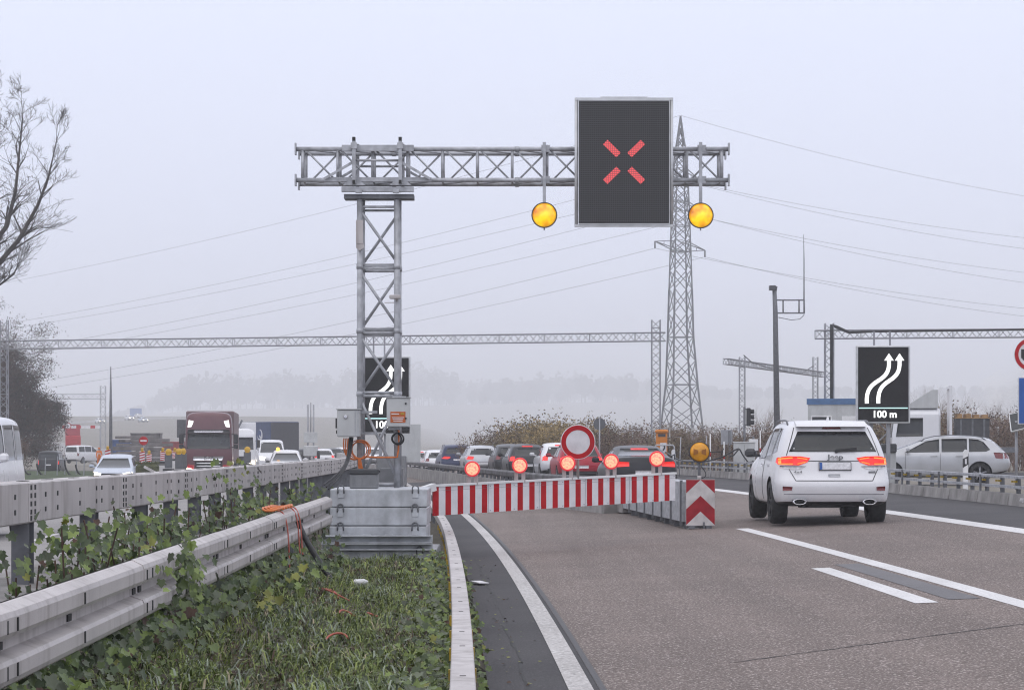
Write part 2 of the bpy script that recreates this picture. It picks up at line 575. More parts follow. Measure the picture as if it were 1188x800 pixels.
strip('lane_dash', 4.24, 4.46, 21.9, 28.0, 0.004, M['line'])
strip('lane_dash', 4.24, 4.46, 3.9, 10.0, 0.004, M['line'])
strip('lane_dash', 4.24, 4.46, 40.9, 46.4, 0.004, M['line_worn'])
strip('blacked_out_line', 4.62, 4.92, 22.2, 28.6, 0.004, M['patch'])
strip('right_edge_line', 8.45, 8.85, -4, 300, 0.004, M['line'])
strip('opposite_line', -4.95, -4.75, -4, 500, 0.004, M['line'])
for y in range(10, 500, 18):
    strip('opposite_lane_dash', -8.5, -8.35, y, y + 6, 0.004, M['line'])
    strip('opposite_lane_dash', -12.3, -12.15, y + 3, y + 9, 0.004, M['line'])
bf = MB()
bf.smooth = True
bf.grid([[(xm + w, y, gz(xm + w, y) + .01) for w in (-5, 0, 5)] for xm, y in ((cx(516) - 10.5, 516), (-128, 550), (-127, 580), (-126, 610), (-125, 640), (-123, 670), (-121, 700), (-118, 730), (-115, 760), (-111, 790), (-106, 820))])
tag(bf.build('far_road', M['opp_road'], fix=False), kind='structure')
# cracks in the near road
rng = random.Random(4)
bk = MB()
for (x0, y0, x1, y1) in ((0.40, 15.0, 0.30, 34.0), (1.6, 17.0, 4.4, 19.4)):
    pts = []
    for i in range(41):
        t = i / 40
        y = y0 + (y1 - y0) * t
        x = x0 + (x1 - x0) * t + cx(y) * (1 if x0 < 1 else 0) + rng.uniform(-.02, .02)
        pts.append((x, y, gz(x, y) + 0.003))
    for a, b in zip(pts, pts[1:]):
        d = (Vector(b) - Vector(a)).normalized()
        s = Vector((d.y, -d.x, 0.04)) * rng.uniform(.006, .014)
        a, b = Vector(a), Vector(b)
        bk.face([a - s, a + s, b + s, b - s])
tag(bk.build('road_crack', M['hole'], fix=False), kind='structure')
# ramp behind the guardrail on which the estate and the lorry drive
b = MB()
d = Vector((-math.cos(R(16)), math.sin(R(16)), 0))
n_ = Vector((-d.y, d.x, 0))
for t0 in range(-60, 24, 4):
    q = [Vector((16.5, 92.5, 0)) + d * t + n_ * w for t, w in ((t0, -3), (t0, 5), (t0 + 4, 5), (t0 + 4, -3))]
    b.face([(p.x, p.y, gz(p.x, p.y) + 0.01) for p in q])
tag(b.build('ramp_road', M['shoulder']), kind='structure')

# verge between the carriageways: a bank that rises under the W-beam
def verge_z(x, y):
    t = smooth(-1.35, -2.5, x) * (1 - 0.85 * smooth(21, 29, y))
    k = math.sin(x * 5.1 + y * 1.7) * 0.02 + math.sin(y * 2.9 - x * 3) * 0.02
    return gz(x, y) + 0.03 + 0.07 * smooth(0.0, -0.6, x - cx(y)) + 0.42 * t + k
soil = mat('verge_soil', (0.045, 0.045, 0.025), 0.95, 0, 0.3, 5.0, bump=0.8, bscale=14, col2=(0.07, 0.052, 0.035))
b = MB()
b.smooth = True
b.grid([[(cx(y) + o, y, verge_z(cx(y) + o, y) - (0.10 if o > -0.02 else 0)) for o in [-3.1 + 0.16 * i for i in range(20)] + [0.12]] for y in [0.5 * i for i in range(8, 250)]])
tag(b.build('verge', soil, fix=False), kind='structure')
b = MB()
path = [(cx(y) - 2.95 - 0.35 * (1 - smooth(12, 50, y)), y, 0.0) for y in range(0, 125, 3)]
b.sweep([(-0.42, -0.7), (0.42, -0.7), (0.38, 0.62), (-0.38, 0.64)], path)
o = b.build('median_concrete_base', M['concrete'])
tag(o, 'low weathered concrete median base running under the ivy', 'concrete base')

# ------------------------------------------------------------------ guardrails
def offs(prof, t):
    return prof + [(a - t, b) for a, b in reversed(prof)]
wave = [(0.0, -0.19), (0.015, -0.19), (0.075, -0.155), (0.085, -0.13), (0.085, -0.07), (0.075, -0.05), (0.0, -0.025), (0.0, 0.025), (0.075, 0.05), (0.085, 0.07), (0.085, 0.135), (0.075, 0.16), (0.015, 0.19), (0.0, 0.19)]
wave_sec = offs(wave, 0.012)
def wrail_x(y):
    return -2.27 - 0.006 * (y - 9)
t = thing('crash_barrier', 'pale two-wave steel crash barrier overgrown with ivy, ending at the zinc ballast stack', 'crash barrier', (-2.3, 0, 0))
W_TOP = 0.965
y = 2.0
while y < 29.6:
    y2 = min(y + 4.0, 29.7)
    b = MB((-2.3, 0, 0))
    n = 4
    lift = 0.004 if int(y / 4) % 2 else 0.0
    b.sweep(wave_sec, [(wrail_x(y + (y2 + .22 - y) * i / n) + lift, y + (y2 + .22 - y) * i / n, W_TOP - 0.19 + lift) for i in range(n + 1)])
    # bolt slots near the splice
    for yy in (y + 0.1, y + 0.32, y + 2.0):
        for zc in (-0.10, 0.10):
            b.box((wrail_x(yy) + 0.0875 + lift, yy, W_TOP - 0.19 + zc), (0.006, 0.022, 0.06), m=1)
        b.box((wrail_x(yy) + 0.003 + lift, yy, W_TOP - 0.19), (0.012, 0.10, 0.036), m=1)
    b.build('beam_section', [M['galv_dull'], M['hole']], t)
    y = y2
for i in range(15):
    yy = 2.0 + i * 2.0
    if yy > 29.5: break
    b = MB((-2.3, 0, 0))
    x = wrail_x(yy)
    b.box((x - 0.09, yy, 0.40), (0.05, 0.10, 1.0))
    b.box((x - 0.04, yy, W_TOP - 0.19), (0.06, 0.10, 0.20))
    b.build('post', M['galv_dark'], t)

t = thing('box_barrier', 'tall weathered box-section barrier with rows of bolt holes beside the opposite carriageway', 'crash barrier', (-3.6, 0, 0))
def bx(y):
    pts = ((0, -3.62), (16.4, -3.62), (24.5, -3.60), (51, -3.92), (75, -4.9), (120, -9.0))
    for (a, xa), (c, xc) in zip(pts, pts[1:]):
        if y <= c:
            return xa + (xc - xa) * (y - a) / (c - a)
    return xc
def bz(y):
    return 1.385 - 0.0034 * max(0, y - 16)
y = 1.0
while y < 112:
    y2 = y + 4.0
    b = MB((-3.6, 0, 0))
    n = 4
    b.sweep([(0.075, -0.30), (0.085, -0.29), (0.085, -0.01), (0.075, 0.0), (-0.16, 0.0), (-0.16, -0.30)], [(bx(y + i), y + i + (0.012 if i == 0 else 0), bz(y + i)) for i in range(n + 1)])
    if y < 80:
        for yy, rows in ((y + 0.10, (-.04, -.10, -.16, -.22, -.265)), (y + 0.24, (-.04, -.10, -.16, -.22, -.265)), (y + 0.62, (-.10, -.21)), (y + 1.08, (-.10, -.21)), (y + 2.0, (-.09, -.20)), (y + 2.75, (-.09, -.20)), (y + 3.0, (-.09, -.20)), (y + 3.55, (-.10, -.21))):
            for zc in rows:
                xx = bx(yy) + 0.086
                b.box((xx, yy, bz(yy) + zc), (0.006, 0.045, 0.036), m=1)
        for yy in (y + 0.4, y + 1.3, y + 2.4, y + 3.3):
            b.box((bx(yy) - 0.04, yy, bz(yy) + 0.001), (0.05, 0.24, 0.006), m=1)
    b.build('beam_section', [M['galv_dull'], M['hole']], t)
    y = y2
i = 0
y = 1.2
while y < 84:
    b = MB((-3.6, 0, 0))
    x = bx(y) - 0.05
    z0, z1 = -0.5, bz(y) - 0.30
    b.box((x, y, (z0 + z1) / 2), (0.012, 0.17, z1 - z0))
    b.box((x + 0.06, y - 0.085, (z0 + z1) / 2), (0.13, 0.012, z1 - z0))
    b.box((x + 0.06, y + 0.085, (z0 + z1) / 2), (0.13, 0.012, z1 - z0))
    b.build('post', M['galv_dark'], t)
    y += 2.0 if y > 20 else 2.66
# its twin on the other side of the median, seen through the posts
t = thing('median_rail', 'weathered rear rail of the median seen between the barrier posts', 'crash barrier', (-4.1, 0, 0))
b = MB((-4.1, 0, 0))
b.sweep([(0.02, -0.28), (0.03, 0), (-0.05, 0), (-0.05, -0.28)], [(bx(y) - 0.42, y, 0.46) for y in range(2, 110, 4)])
b.build('rail', M['galv_dull'], t)
for k in range(25):
    y = 3.0 + 4 * k
    b = MB((-4.1, 0, 0))
    b.box((bx(y) - 0.45, y, 0.1), (0.05, 0.08, 0.8))
    b.build('post', M['galv_dark'], t)

# low capped steel rail along the closed lane
t = thing('low_kerb_rail', 'low pale steel rail with flat cap and yellow reflectors between grass and closed lane', 'guide rail', (0, 0, 0))
y = 5.0
k = 0
def rx(y):
    return cx(y) - 0.06 - 0.1 * smooth(34, 60, y)
while y < 120:
    ln = 3.0 if y < 40 else 6.0
    b = MB()
    n = 3
    b.sweep([(0.070, 0.0), (0.064, 0.008), (-0.064, 0.008), (-0.070, 0.0), (-0.070, -0.10), (-0.062, -0.11), (0.062, -0.11), (0.070, -0.10)],
            [(rx(y + 0.04 + (ln - 0.04) * i / n), y + 0.02 + (ln - 0.04) * i / n, 0.385 + gz(rx(y), y)) for i in range(n + 1)])
    if y < 40:
        for q in (0.8, 1.9):
            b.box((rx(y + q), y + q, 0.385 + gz(rx(y), y) + 0.0095), (0.035, 0.012, 0.003), m=1)
        b.box((rx(y), y, 0.376 + gz(rx(y), y)), (0.12, 0.05, 0.02), m=1)
    b.build('cap_section', [M['frame_pale'] if y > 200 else M['galv_dull'], M['hole']], t)
    if y < 40:
        for q in (0.5, 2.0):
            for sd in (-1, 1):
                bb = MB()
                xx = rx(y + q) + sd * 0.076
                bb.box((xx, y + q, 0.235 + gz(xx, y)), (0.022, 0.07, 0.085))
                bb.build('reflector', M['yellow'], t)
    for q in (0.5, 2.0):
        bb = MB()
        bb.box((rx(y + q), y + q, 0.12 + gz(rx(y), y)), (0.05, 0.08, 0.40))
        bb.build('post', M['galv_dark'], t)
    y += ln
    k += 1

# dark rail between the closed lane and the queue
bp = [(3.25, 41.6), (2.9, 46), (2.0, 52), (0.87, 58), (-0.1, 68), (-1.1, 78), (-3.2, 100), (-6.1, 128), (-10.5, 160), (-17, 200)]
def along(pts, step):
    out = []
    for (a, b), (c, d) in zip(pts, pts[1:]):
        n = max(1, int(math.hypot(c - a, d - b) / step))
        for i in range(n):
            out.append((a + (c - a) * i / n, b + (d - b) * i / n))
    out.append(pts[-1])
    return out
def smooth_path(pts, k=3):
    for _ in range(k):
        q = [pts[0]]
        for a, b in zip(pts, pts[1:]):
            q += [(a[0] * .75 + b[0] * .25, a[1] * .75 + b[1] * .25), (a[0] * .25 + b[0] * .75, a[1] * .25 + b[1] * .75)]
        q.append(pts[-1])
        pts = q
    return pts
sp = smooth_path(bp)
def g3(p, z):
    return (p[0], p[1], gz(*p) + z)
t = thing('dividing_rail', 'dark weathered steel rail curving away between the closed lane and the queue of cars', 'guide rail', (2.9, 46, 0))
tail = [p for p in sp if p[1] > 50.5]
o = (2.9, 46, 0)
b = MB(o)
b.sweep([(0.05, 0.62), (0.09, 0.66), (0.09, 0.76), (0.05, 0.80), (-0.05, 0.80), (-0.09, 0.76), (-0.09, 0.66), (-0.05, 0.62)], [g3(p, 0) for p in tail])
b.build('top_rail', M['steel_dark_rail'], t)
b = MB(o)
b.sweep([(0.16, -0.1), (0.12, 0.50), (-0.12, 0.50), (-0.16, -0.1)], [g3(p, 0) for p in tail])
b.build('foot_beam', M['concrete'], t)
for p in along(tail, 3.0)[:60]:
    if p[1] < 160:
        b = MB(o)
        b.box((p[0], p[1], gz(*p) + 0.57), (0.09, 0.09, 0.18))
        b.build('post', M['galv_dark'], t)

# steel transition wall behind the chevron board
t = thing('transition_wall', 'grey stacked steel transition wall behind the chevron board', 'crash cushion', (3.0, 44, 0))
o = (3.0, 44, 0)
wall = [(3.22 - 0.075 * (y - 41.1), y) for y in (41.1, 42.4, 43.7, 45.0, 46.3, 47.6, 48.9, 50.2)]
for i, ((xa, ya), (xb, yb)) in enumerate(zip(wall, wall[1:])):
    b = MB(o)
    zz = gz(xa, ya)
    w = 0.44 - 0.022 * i
    b.sweep([(w / 2, 0.12), (w / 2, 0.82), (-w / 2, 0.82), (-w / 2, 0.12)], [(xa, ya, zz), (xb, yb + 0.14, gz(xb, yb))])
    b.build('wall_plate', M['galv'], t)
    b = MB(o)
    b.box((xa, ya + 0.08, zz + 0.06), (w * 0.8, 0.10, 0.14))
    b.box((xa - w / 2 - 0.01, ya + 0.05, zz + 0.45), (0.05, 0.05, 0.80))
    b.build('foot', M['galv_dark'], t)
low = [(2.54, 50.2), (2.1, 53.5), (1.55, 57.5)]
b = MB(o)
b.sweep([(0.16, 0.0), (0.12, 0.48), (-0.12, 0.48), (-0.16, 0.0)], [g3(p, 0.02) for p in low])
b.build('low_wall', M['concrete'], t)

# steel guardrail on the far side of the shoulder
t = thing('roadside_guardrail', 'grey steel guardrail with concrete foot and yellow reflectors beyond the hard shoulder', 'guardrail', (10, 50, 0))
o = (10, 50, 0)
def sx(y):
    return cx(y) + 11.75
pth = [(sx(y), y) for y in [20 + 2.5 * i for i in range(34)]]
for z0, z1, w, nm in ((0.545, 0.60, 0.07, 'upper_rail'), (0.34, 0.395, 0.06, 'lower_rail')):
    b = MB(o)
    b.sweep([(w, z0), (w, z1), (-w, z1), (-w, z0)], [g3(p, 0) for p in pth])
    b.build(nm, M['galv'], t)
for k, (p, q) in enumerate(zip(along(pth, 4.2), along(pth, 4.2)[1:])):
    if k > 46: break
    b = MB(o)
    dv = (Vector(q) - Vector(p)) * 0.008
    b.sweep([(0.17, 0), (0.15, 0.20), (0.09, 0.235), (-0.12, 0.235), (-0.16, 0)], [(p[0] + dv.x, p[1] + dv.y, gz(*p)), (q[0] - dv.x, q[1] - dv.y, gz(*q))])
    b.build('foot_block', M['concrete'], t)
for k, p in enumerate(along(pth, 1.25)):
    if k > 95: break
    b = MB(o)
    z = gz(*p)
    b.box((p[0] + 0.07, p[1], z + 0.40), (0.07, 0.12, 0.34))
    if k % 3 == 0:
        b.box((p[0] - 0.075, p[1], z + 0.30), (0.03, 0.10, 0.60), m=0)
    b.box((p[0] - 0.02, p[1] + 0.09, z + 0.48), (0.07, 0.08, 0.04), m=1)
    b.box((p[0] - 0.02, p[1] - 0.12, z + 0.48), (0.07, 0.08, 0.04), m=1)
    b.build('post', [M['galv_dark'], M['yellow']], t)
text_mesh('418', 0.13, 'number_marking', M['white_board'], t, loc=(sx(46.4) - 0.166 - 10, 46.4 - 50, gz(sx(46.4), 46.4) + 0.12), rot=(R(90), 0, R(-78)))

# ------------------------------------------------------------------ hills and far woods
def hill_z(x, y):
    px = 594 + 2700 * x / max(y, 1)
    k = 0.5 + 0.5 * smooth(110, 200, px)
    h = 55.0 * smooth(1800, 2900, y) * k * (0.85 + 0.15 * math.sin(x * 0.0026))
    return h - 0.7
hx = [-1900 + 76 * i for i in range(51)]
sheet('hills', hx, [1780, 1850, 1920, 2000, 2080, 2160, 2240, 2320, 2400, 2480, 2560, 2640, 2720, 2800, 2900, 3200, 3800, 4600], hill_z, field)
woods_m = mat('woods', (0.035, 0.036, 0.026), 0.9, 0, 0.4, 0.06, col2=(0.055, 0.045, 0.033))
rng = random.Random(11)
b = MB()
crest = [(60, 508), (120, 503), (150, 488), (172, 466), (198, 445), (260, 428), (360, 432), (420, 428), (475, 420), (500, 421), (540, 436), (600, 440), (650, 432), (700, 430), (760, 440), (830, 452), (900, 446), (1000, 452), (1100, 462), (1260, 460)]
def crest_y(px):
    for (a, ya), (c, yc) in zip(crest, crest[1:]):
        if px <= c:
            return ya + (yc - ya) * (px - a) / (c - a)
    return crest[-1][1]
for i in range(700):
    px = rng.uniform(120, 1290)
    y = rng.uniform(2700, 3700)
    x = (px - 594) / 2700 * y
    g = hill_z(x, y)
    top = EYE + (HORIZON - crest_y(px)) / 2700 * y + rng.choice((1, 1, 1, 2)) * rng.uniform(-20, 3)
    hh = max(13, min(top - g, 70))
    rad = hh * rng.uniform(0.24, 0.36)
    b.tube([(x, y, g), (x, y, g + hh * 0.5)], [0.8, 0.3], 4)
    for _ in range(85):
        th, ph, r = rng.uniform(0, 6.28), rng.gauss(0, 0.6), rng.random() ** 0.4
        c = Vector((x + rad * r * math.cos(th) * math.cos(ph), y + rad * r * math.sin(th), g + hh * 0.60 + hh * 0.40 * r * math.sin(ph)))
        s = rng.uniform(1.6, 4.8)
        u = Vector((rng.uniform(-1, 1), rng.uniform(-1, 1), rng.uniform(-1, 1))).normalized() * s
        w = u.orthogonal().normalized() * s
        b.face([c - u, c + w, c + u * .7, c - w * .8])
tag(b.build('far_woods', woods_m, fix=False), 'far wooded hillside fading into the fog', 'woods', kind='stuff')

# thin steam plume drifting behind the ramp
stm = bpy.data.materials.new('steam')
stm.use_nodes = True
sn, sl = stm.node_tree.nodes, stm.node_tree.links
sn.clear()
so_ = sn.new('ShaderNodeOutputMaterial')
sv = sn.new('ShaderNodeVolumePrincipled')
sv.inputs['Color'].default_value = (1, 1, 1, 1)
stc = sn.new('ShaderNodeTexCoord')
snz = sn.new('ShaderNodeTexNoise')
snz.inputs['Scale'].default_value = 0.35
snz.inputs['Detail'].default_value = 4
srp = sn.new('ShaderNodeMapRange')
srp.inputs['From Min'].default_value = 0.42
srp.inputs['From Max'].default_value = 0.75
srp.inputs['To Max'].default_value = 0.30
sl.new(stc.outputs['Object'], snz.inputs['Vector'])
sl.new(snz.outputs['Fac'], srp.inputs['Value'])
sl.new(srp.outputs['Result'], sv.inputs['Density'])
sl.new(sv.outputs[0], so_.inputs['Volume'])
b = MB()
pts = [P(px, py, 260) for px, py in ((1116, 498), (1124, 484), (1136, 472), (1152, 462), (1172, 452), (1200, 446))]
b.tube(pts, [.5, 1.4, 2.0, 2.4, 2.8, 3.0], 14)
tag(b.build('steam', stm), 'pale steam plume drifting up behind the ramp', 'steam', kind='stuff')

# haze over the whole place
b = MB()
b.box((0, 2360, 55), (5200, 5000, 120))
hz = b.build('haze', None)
hz.data.materials.clear()
hm = bpy.data.materials.new('haze')
hm.use_nodes = True
hn, hl = hm.node_tree.nodes, hm.node_tree.links
hn.clear()
ho = hn.new('ShaderNodeOutputMaterial')
hv = hn.new('ShaderNodeVolumePrincipled')
hv.inputs['Color'].default_value = (0.95, 0.962, 0.995, 1)
hv.inputs['Density'].default_value = HAZE_DENSITY
hv.inputs['Anisotropy'].default_value = 0.2
hl.new(hv.outputs[0], ho.inputs['Volume'])
hz.data.materials.append(hm)
tag(hz, 'thin grey morning fog over the road', 'fog', kind='stuff')
# ================================================================== VEHICLES
def loft_body(stations, crown, bulge, mats, name, parent, arches=None, levels=2, half=0.9):
    """stations from tail to nose; each a list of (half width, along, height) rows from sill to roof edge. returns (object, BVH)"""
    cols = (1.0, 0.55, 0.0, -0.55, -1.0)
    verts, faces = [], []
    idx = {}
    nS, nR = len(stations), len(stations[0])
    def V(p):
        verts.append(p)
        return len(verts) - 1
    for j, st in enumerate(stations):
        for i, (w, s, z) in enumerate(st):
            edge = j in (0, nS - 1)
            for c, f in enumerate(cols):
                top, bot = i == nR - 1, i == 0
                if not (edge or top or bot or abs(f) == 1):
                    continue
                zz = z + (crown * (1 - f * f) if top else 0)
                ss = s + ((-bulge if j == 0 else bulge) * (1 - f * f) if edge else 0)
                idx[(j, i, c)] = V((w * f, ss, zz))
    for j in range(nS - 1):
        for i in range(nR - 1):
            for c in (0, 4):
                faces.append((idx[j, i, c], idx[j + 1, i, c], idx[j + 1, i + 1, c], idx[j, i + 1, c]))
        for i in (0, nR - 1):
            for c in range(4):
                faces.append((idx[j, i, c], idx[j, i, c + 1], idx[j + 1, i, c + 1], idx[j + 1, i, c]))
    for j in (0, nS - 1):
        for i in range(nR - 1):
            for c in range(4):
                faces.append((idx[j, i, c], idx[j, i, c + 1], idx[j, i + 1, c + 1], idx[j, i + 1, c]))
    me = bpy.data.meshes.new(name)
    me.from_pydata(verts, [], faces)
    bm = bmesh.new()
    bm.from_mesh(me)
    bmesh.ops.recalc_face_normals(bm, faces=bm.faces)
    bm.to_mesh(me)
    bm.free()
    o = bpy.data.objects.new(name, me)
    COL.objects.link(o)
    md = o.modifiers.new('s', 'SUBSURF')
    md.levels = md.render_levels = levels
    cut = None
    if arches:
        cb = MB()
        for (y, z, r) in arches:
            for sd in (-1, 1):
                cb.lathe([(r, -0.34), (r, 0.34)], (sd * (half - 0.02), y, z), 'x', 28, m=1, sm=False)
        cut = cb.build('cut', [mats[0], mats[1]])
        bo = o.modifiers.new('b', 'BOOLEAN')
        bo.operation = 'DIFFERENCE'
        bo.object = cut
        bo.solver = 'EXACT'
    for m_ in mats:
        me.materials.append(m_)
    dg = bpy.context.evaluated_depsgraph_get()
    me2 = bpy.data.meshes.new_from_object(o.evaluated_get(dg))
    o.modifiers.clear()
    o.data = me2
    bpy.data.meshes.remove(me)
    if cut:
        bpy.data.objects.remove(cut)
    bm = bmesh.new()
    bm.from_mesh(me2)
    for f in bm.faces:
        f.smooth = True
        if f.normal.z < -0.75 and f.calc_center_median().z < 0.6:
            f.material_index = 1
    for e_ in bm.edges:
        if len(e_.link_faces) == 2 and e_.calc_face_angle(0) > R(38):
            e_.smooth = False
    tree = BVHTree.FromBMesh(bm)
    bm.to_mesh(me2)
    bm.free()
    o.parent = parent
    return o, tree

AX = {'L': (Vector((-6, 0, 0)), Vector((1, 0, 0))), 'R': (Vector((6, 0, 0)), Vector((-1, 0, 0))), 'B': (Vector((0, -12, 0)), Vector((0, 1, 0))), 'F': (Vector((0, 12, 0)), Vector((0, -1, 0)))}
def decal(tree, poly, axis, name, m, parent, off=0.005, step=0.09, depth=0.02, mb=None, flip=False, mi=0):
    """a panel of the given outline (side: along/height, end: across/height) laid on the body surface with its own small thickness"""
    o0, d = AX[axis]
    if flip:
        poly = [(-a, b) for a, b in poly]
    bd = []
    for p, q in zip(poly, poly[1:] + poly[:1]):
        n = max(1, int(math.hypot(q[0] - p[0], q[1] - p[1]) / step))
        for i in range(n):
            bd.append((p[0] + (q[0] - p[0]) * i / n, p[1] + (q[1] - p[1]) * i / n))
    nb = len(bd)
    pts = [Vector(p) for p in bd]
    x0, x1 = min(p[0] for p in bd), max(p[0] for p in bd)
    z0, z1 = min(p[1] for p in bd), max(p[1] for p in bd)
    def inside(x, z):
        c = False
        for (xa, za), (xb, zb) in zip(bd, bd[1:] + bd[:1]):
            if (za > z) != (zb > z) and x < (xb - xa) * (z - za) / (zb - za) + xa:
                c = not c
        return c
    nx, nz = int((x1 - x0) / step), int((z1 - z0) / step)
    for i in range(1, nx + 1):
        for k in range(1, nz + 1):
            x, z = x0 + (x1 - x0) * i / (nx + 1), z0 + (z1 - z0) * k / (nz + 1)
            if inside(x, z):
                pts.append(Vector((x, z)))
    vs, es, fs, ov, oe, of = geometry.delaunay_2d_cdt(pts, [], [list(range(nb))], 1, 1e-5)
    P3, ok = [], []
    last = None
    for v in vs:
        ori = o0 + (Vector((0, v.x, v.y)) if axis in 'LR' else Vector((v.x, 0, v.y)))
        hit, nrm, _, dist = tree.ray_cast(ori, d)
        k_ = 0
        while hit is None and axis in 'BF' and k_ < 30:
            ori.x *= 0.985
            hit, nrm, _, dist = tree.ray_cast(ori, d)
            k_ += 1
        if hit is None:
            hit, nrm, _, dist = tree.find_nearest(ori + d * (6 if axis in 'LR' else 10))
        if nrm.dot(d) > 0:
            nrm = -nrm
        nn = (nrm - d).normalized()
        P3.append(hit + nn * off)
    b = mb or MB()
    b.smooth = True
    k = len(b.v)
    b.v.extend(P3)
    ec = {}
    for f in fs:
        b.f.append(tuple(k + i for i in f))
        b.mi.append(mi)
        b.sm.append(True)
        for i in range(len(f)):
            a, c = f[i], f[(i + 1) % len(f)]
            ec[(a, c)] = ec.get((a, c), 0) + 1
    for (a, c) in list(ec):
        if (c, a) not in ec:
            b.f.append((k + a, k + c, len(b.v) + 1, len(b.v)))
            b.v.extend([P3[a] + d * depth, P3[c] + d * depth])
            b.mi.append(mi)
            b.sm.append(False)
    b.smooth = False
    if mb is None:
        return b.build(name, m, parent, fix=False)

def wheel(parent, x, y, r, w, side, rim_m, spokes=5, hub=0.66):
    wh = thing('wheel', None, None, (x, y, r))
    wh.parent = parent
    b = MB()
    b.lathe([(r * hub, -w / 2), (r * 0.90, -w / 2 - 0.004), (r * 0.97, -w / 2 + 0.02), (r, -w * 0.28), (r, w * 0.28), (r * 0.97, w / 2 - 0.02), (r * 0.90, w / 2 + 0.004), (r * hub, w / 2)], (0, 0, 0), 'x', 32, cap=False)
    b.build('tyre', M['rubber'], wh)
    b = MB()
    so = side * (w / 2 - 0.025)
    b.lathe([(r * (hub + .01), -w / 2), (r * (hub + .01), w / 2), (r * (hub - .06), w / 2 - 0.01), (r * (hub - 0.08), -w / 2)], (0, 0, 0), 'x', 32, sm=False, cap=False)
    b.lathe([(0.001, so - side * 0.05), (r * hub, so - side * 0.06)], (0, 0, 0), 'x', 24, m=1)
    b.lathe([(0.001, so + side * 0.01), (r * .15, so + side * 0.006), (r * .18, so - side * .04)], (0, 0, 0), 'x', 16)
    for i in range(spokes):
        a = 2 * math.pi * i / spokes + 0.3
        for da in (-0.10, 0.10):
            p = Vector((so, math.cos(a) * r * .12, math.sin(a) * r * .12))
            q = Vector((so - side * 0.008, math.cos(a + da) * r * (hub - .03), math.sin(a + da) * r * (hub - .03)))
            b.bar(p, q, 0.02, r * 0.10, up=(1, 0, 0))
    b.build('rim', [rim_m, M['black']], wh)
    return wh

def mir(poly):
    return [(-a, b) for a, b in poly]
def dec2(tree, poly, axis, name, m, parent, **k):
    """the same panel on both sides"""
    if axis == 'L':
        a = decal(tree, poly, 'L', name, m, parent, **k)
        c = decal(tree, poly, 'R', name, m, parent, **k)
    else:
        a = decal(tree, poly, axis, name, m, parent, **k)
        c = decal(tree, mir(poly), axis, name, m, parent, **k)
    return a, c

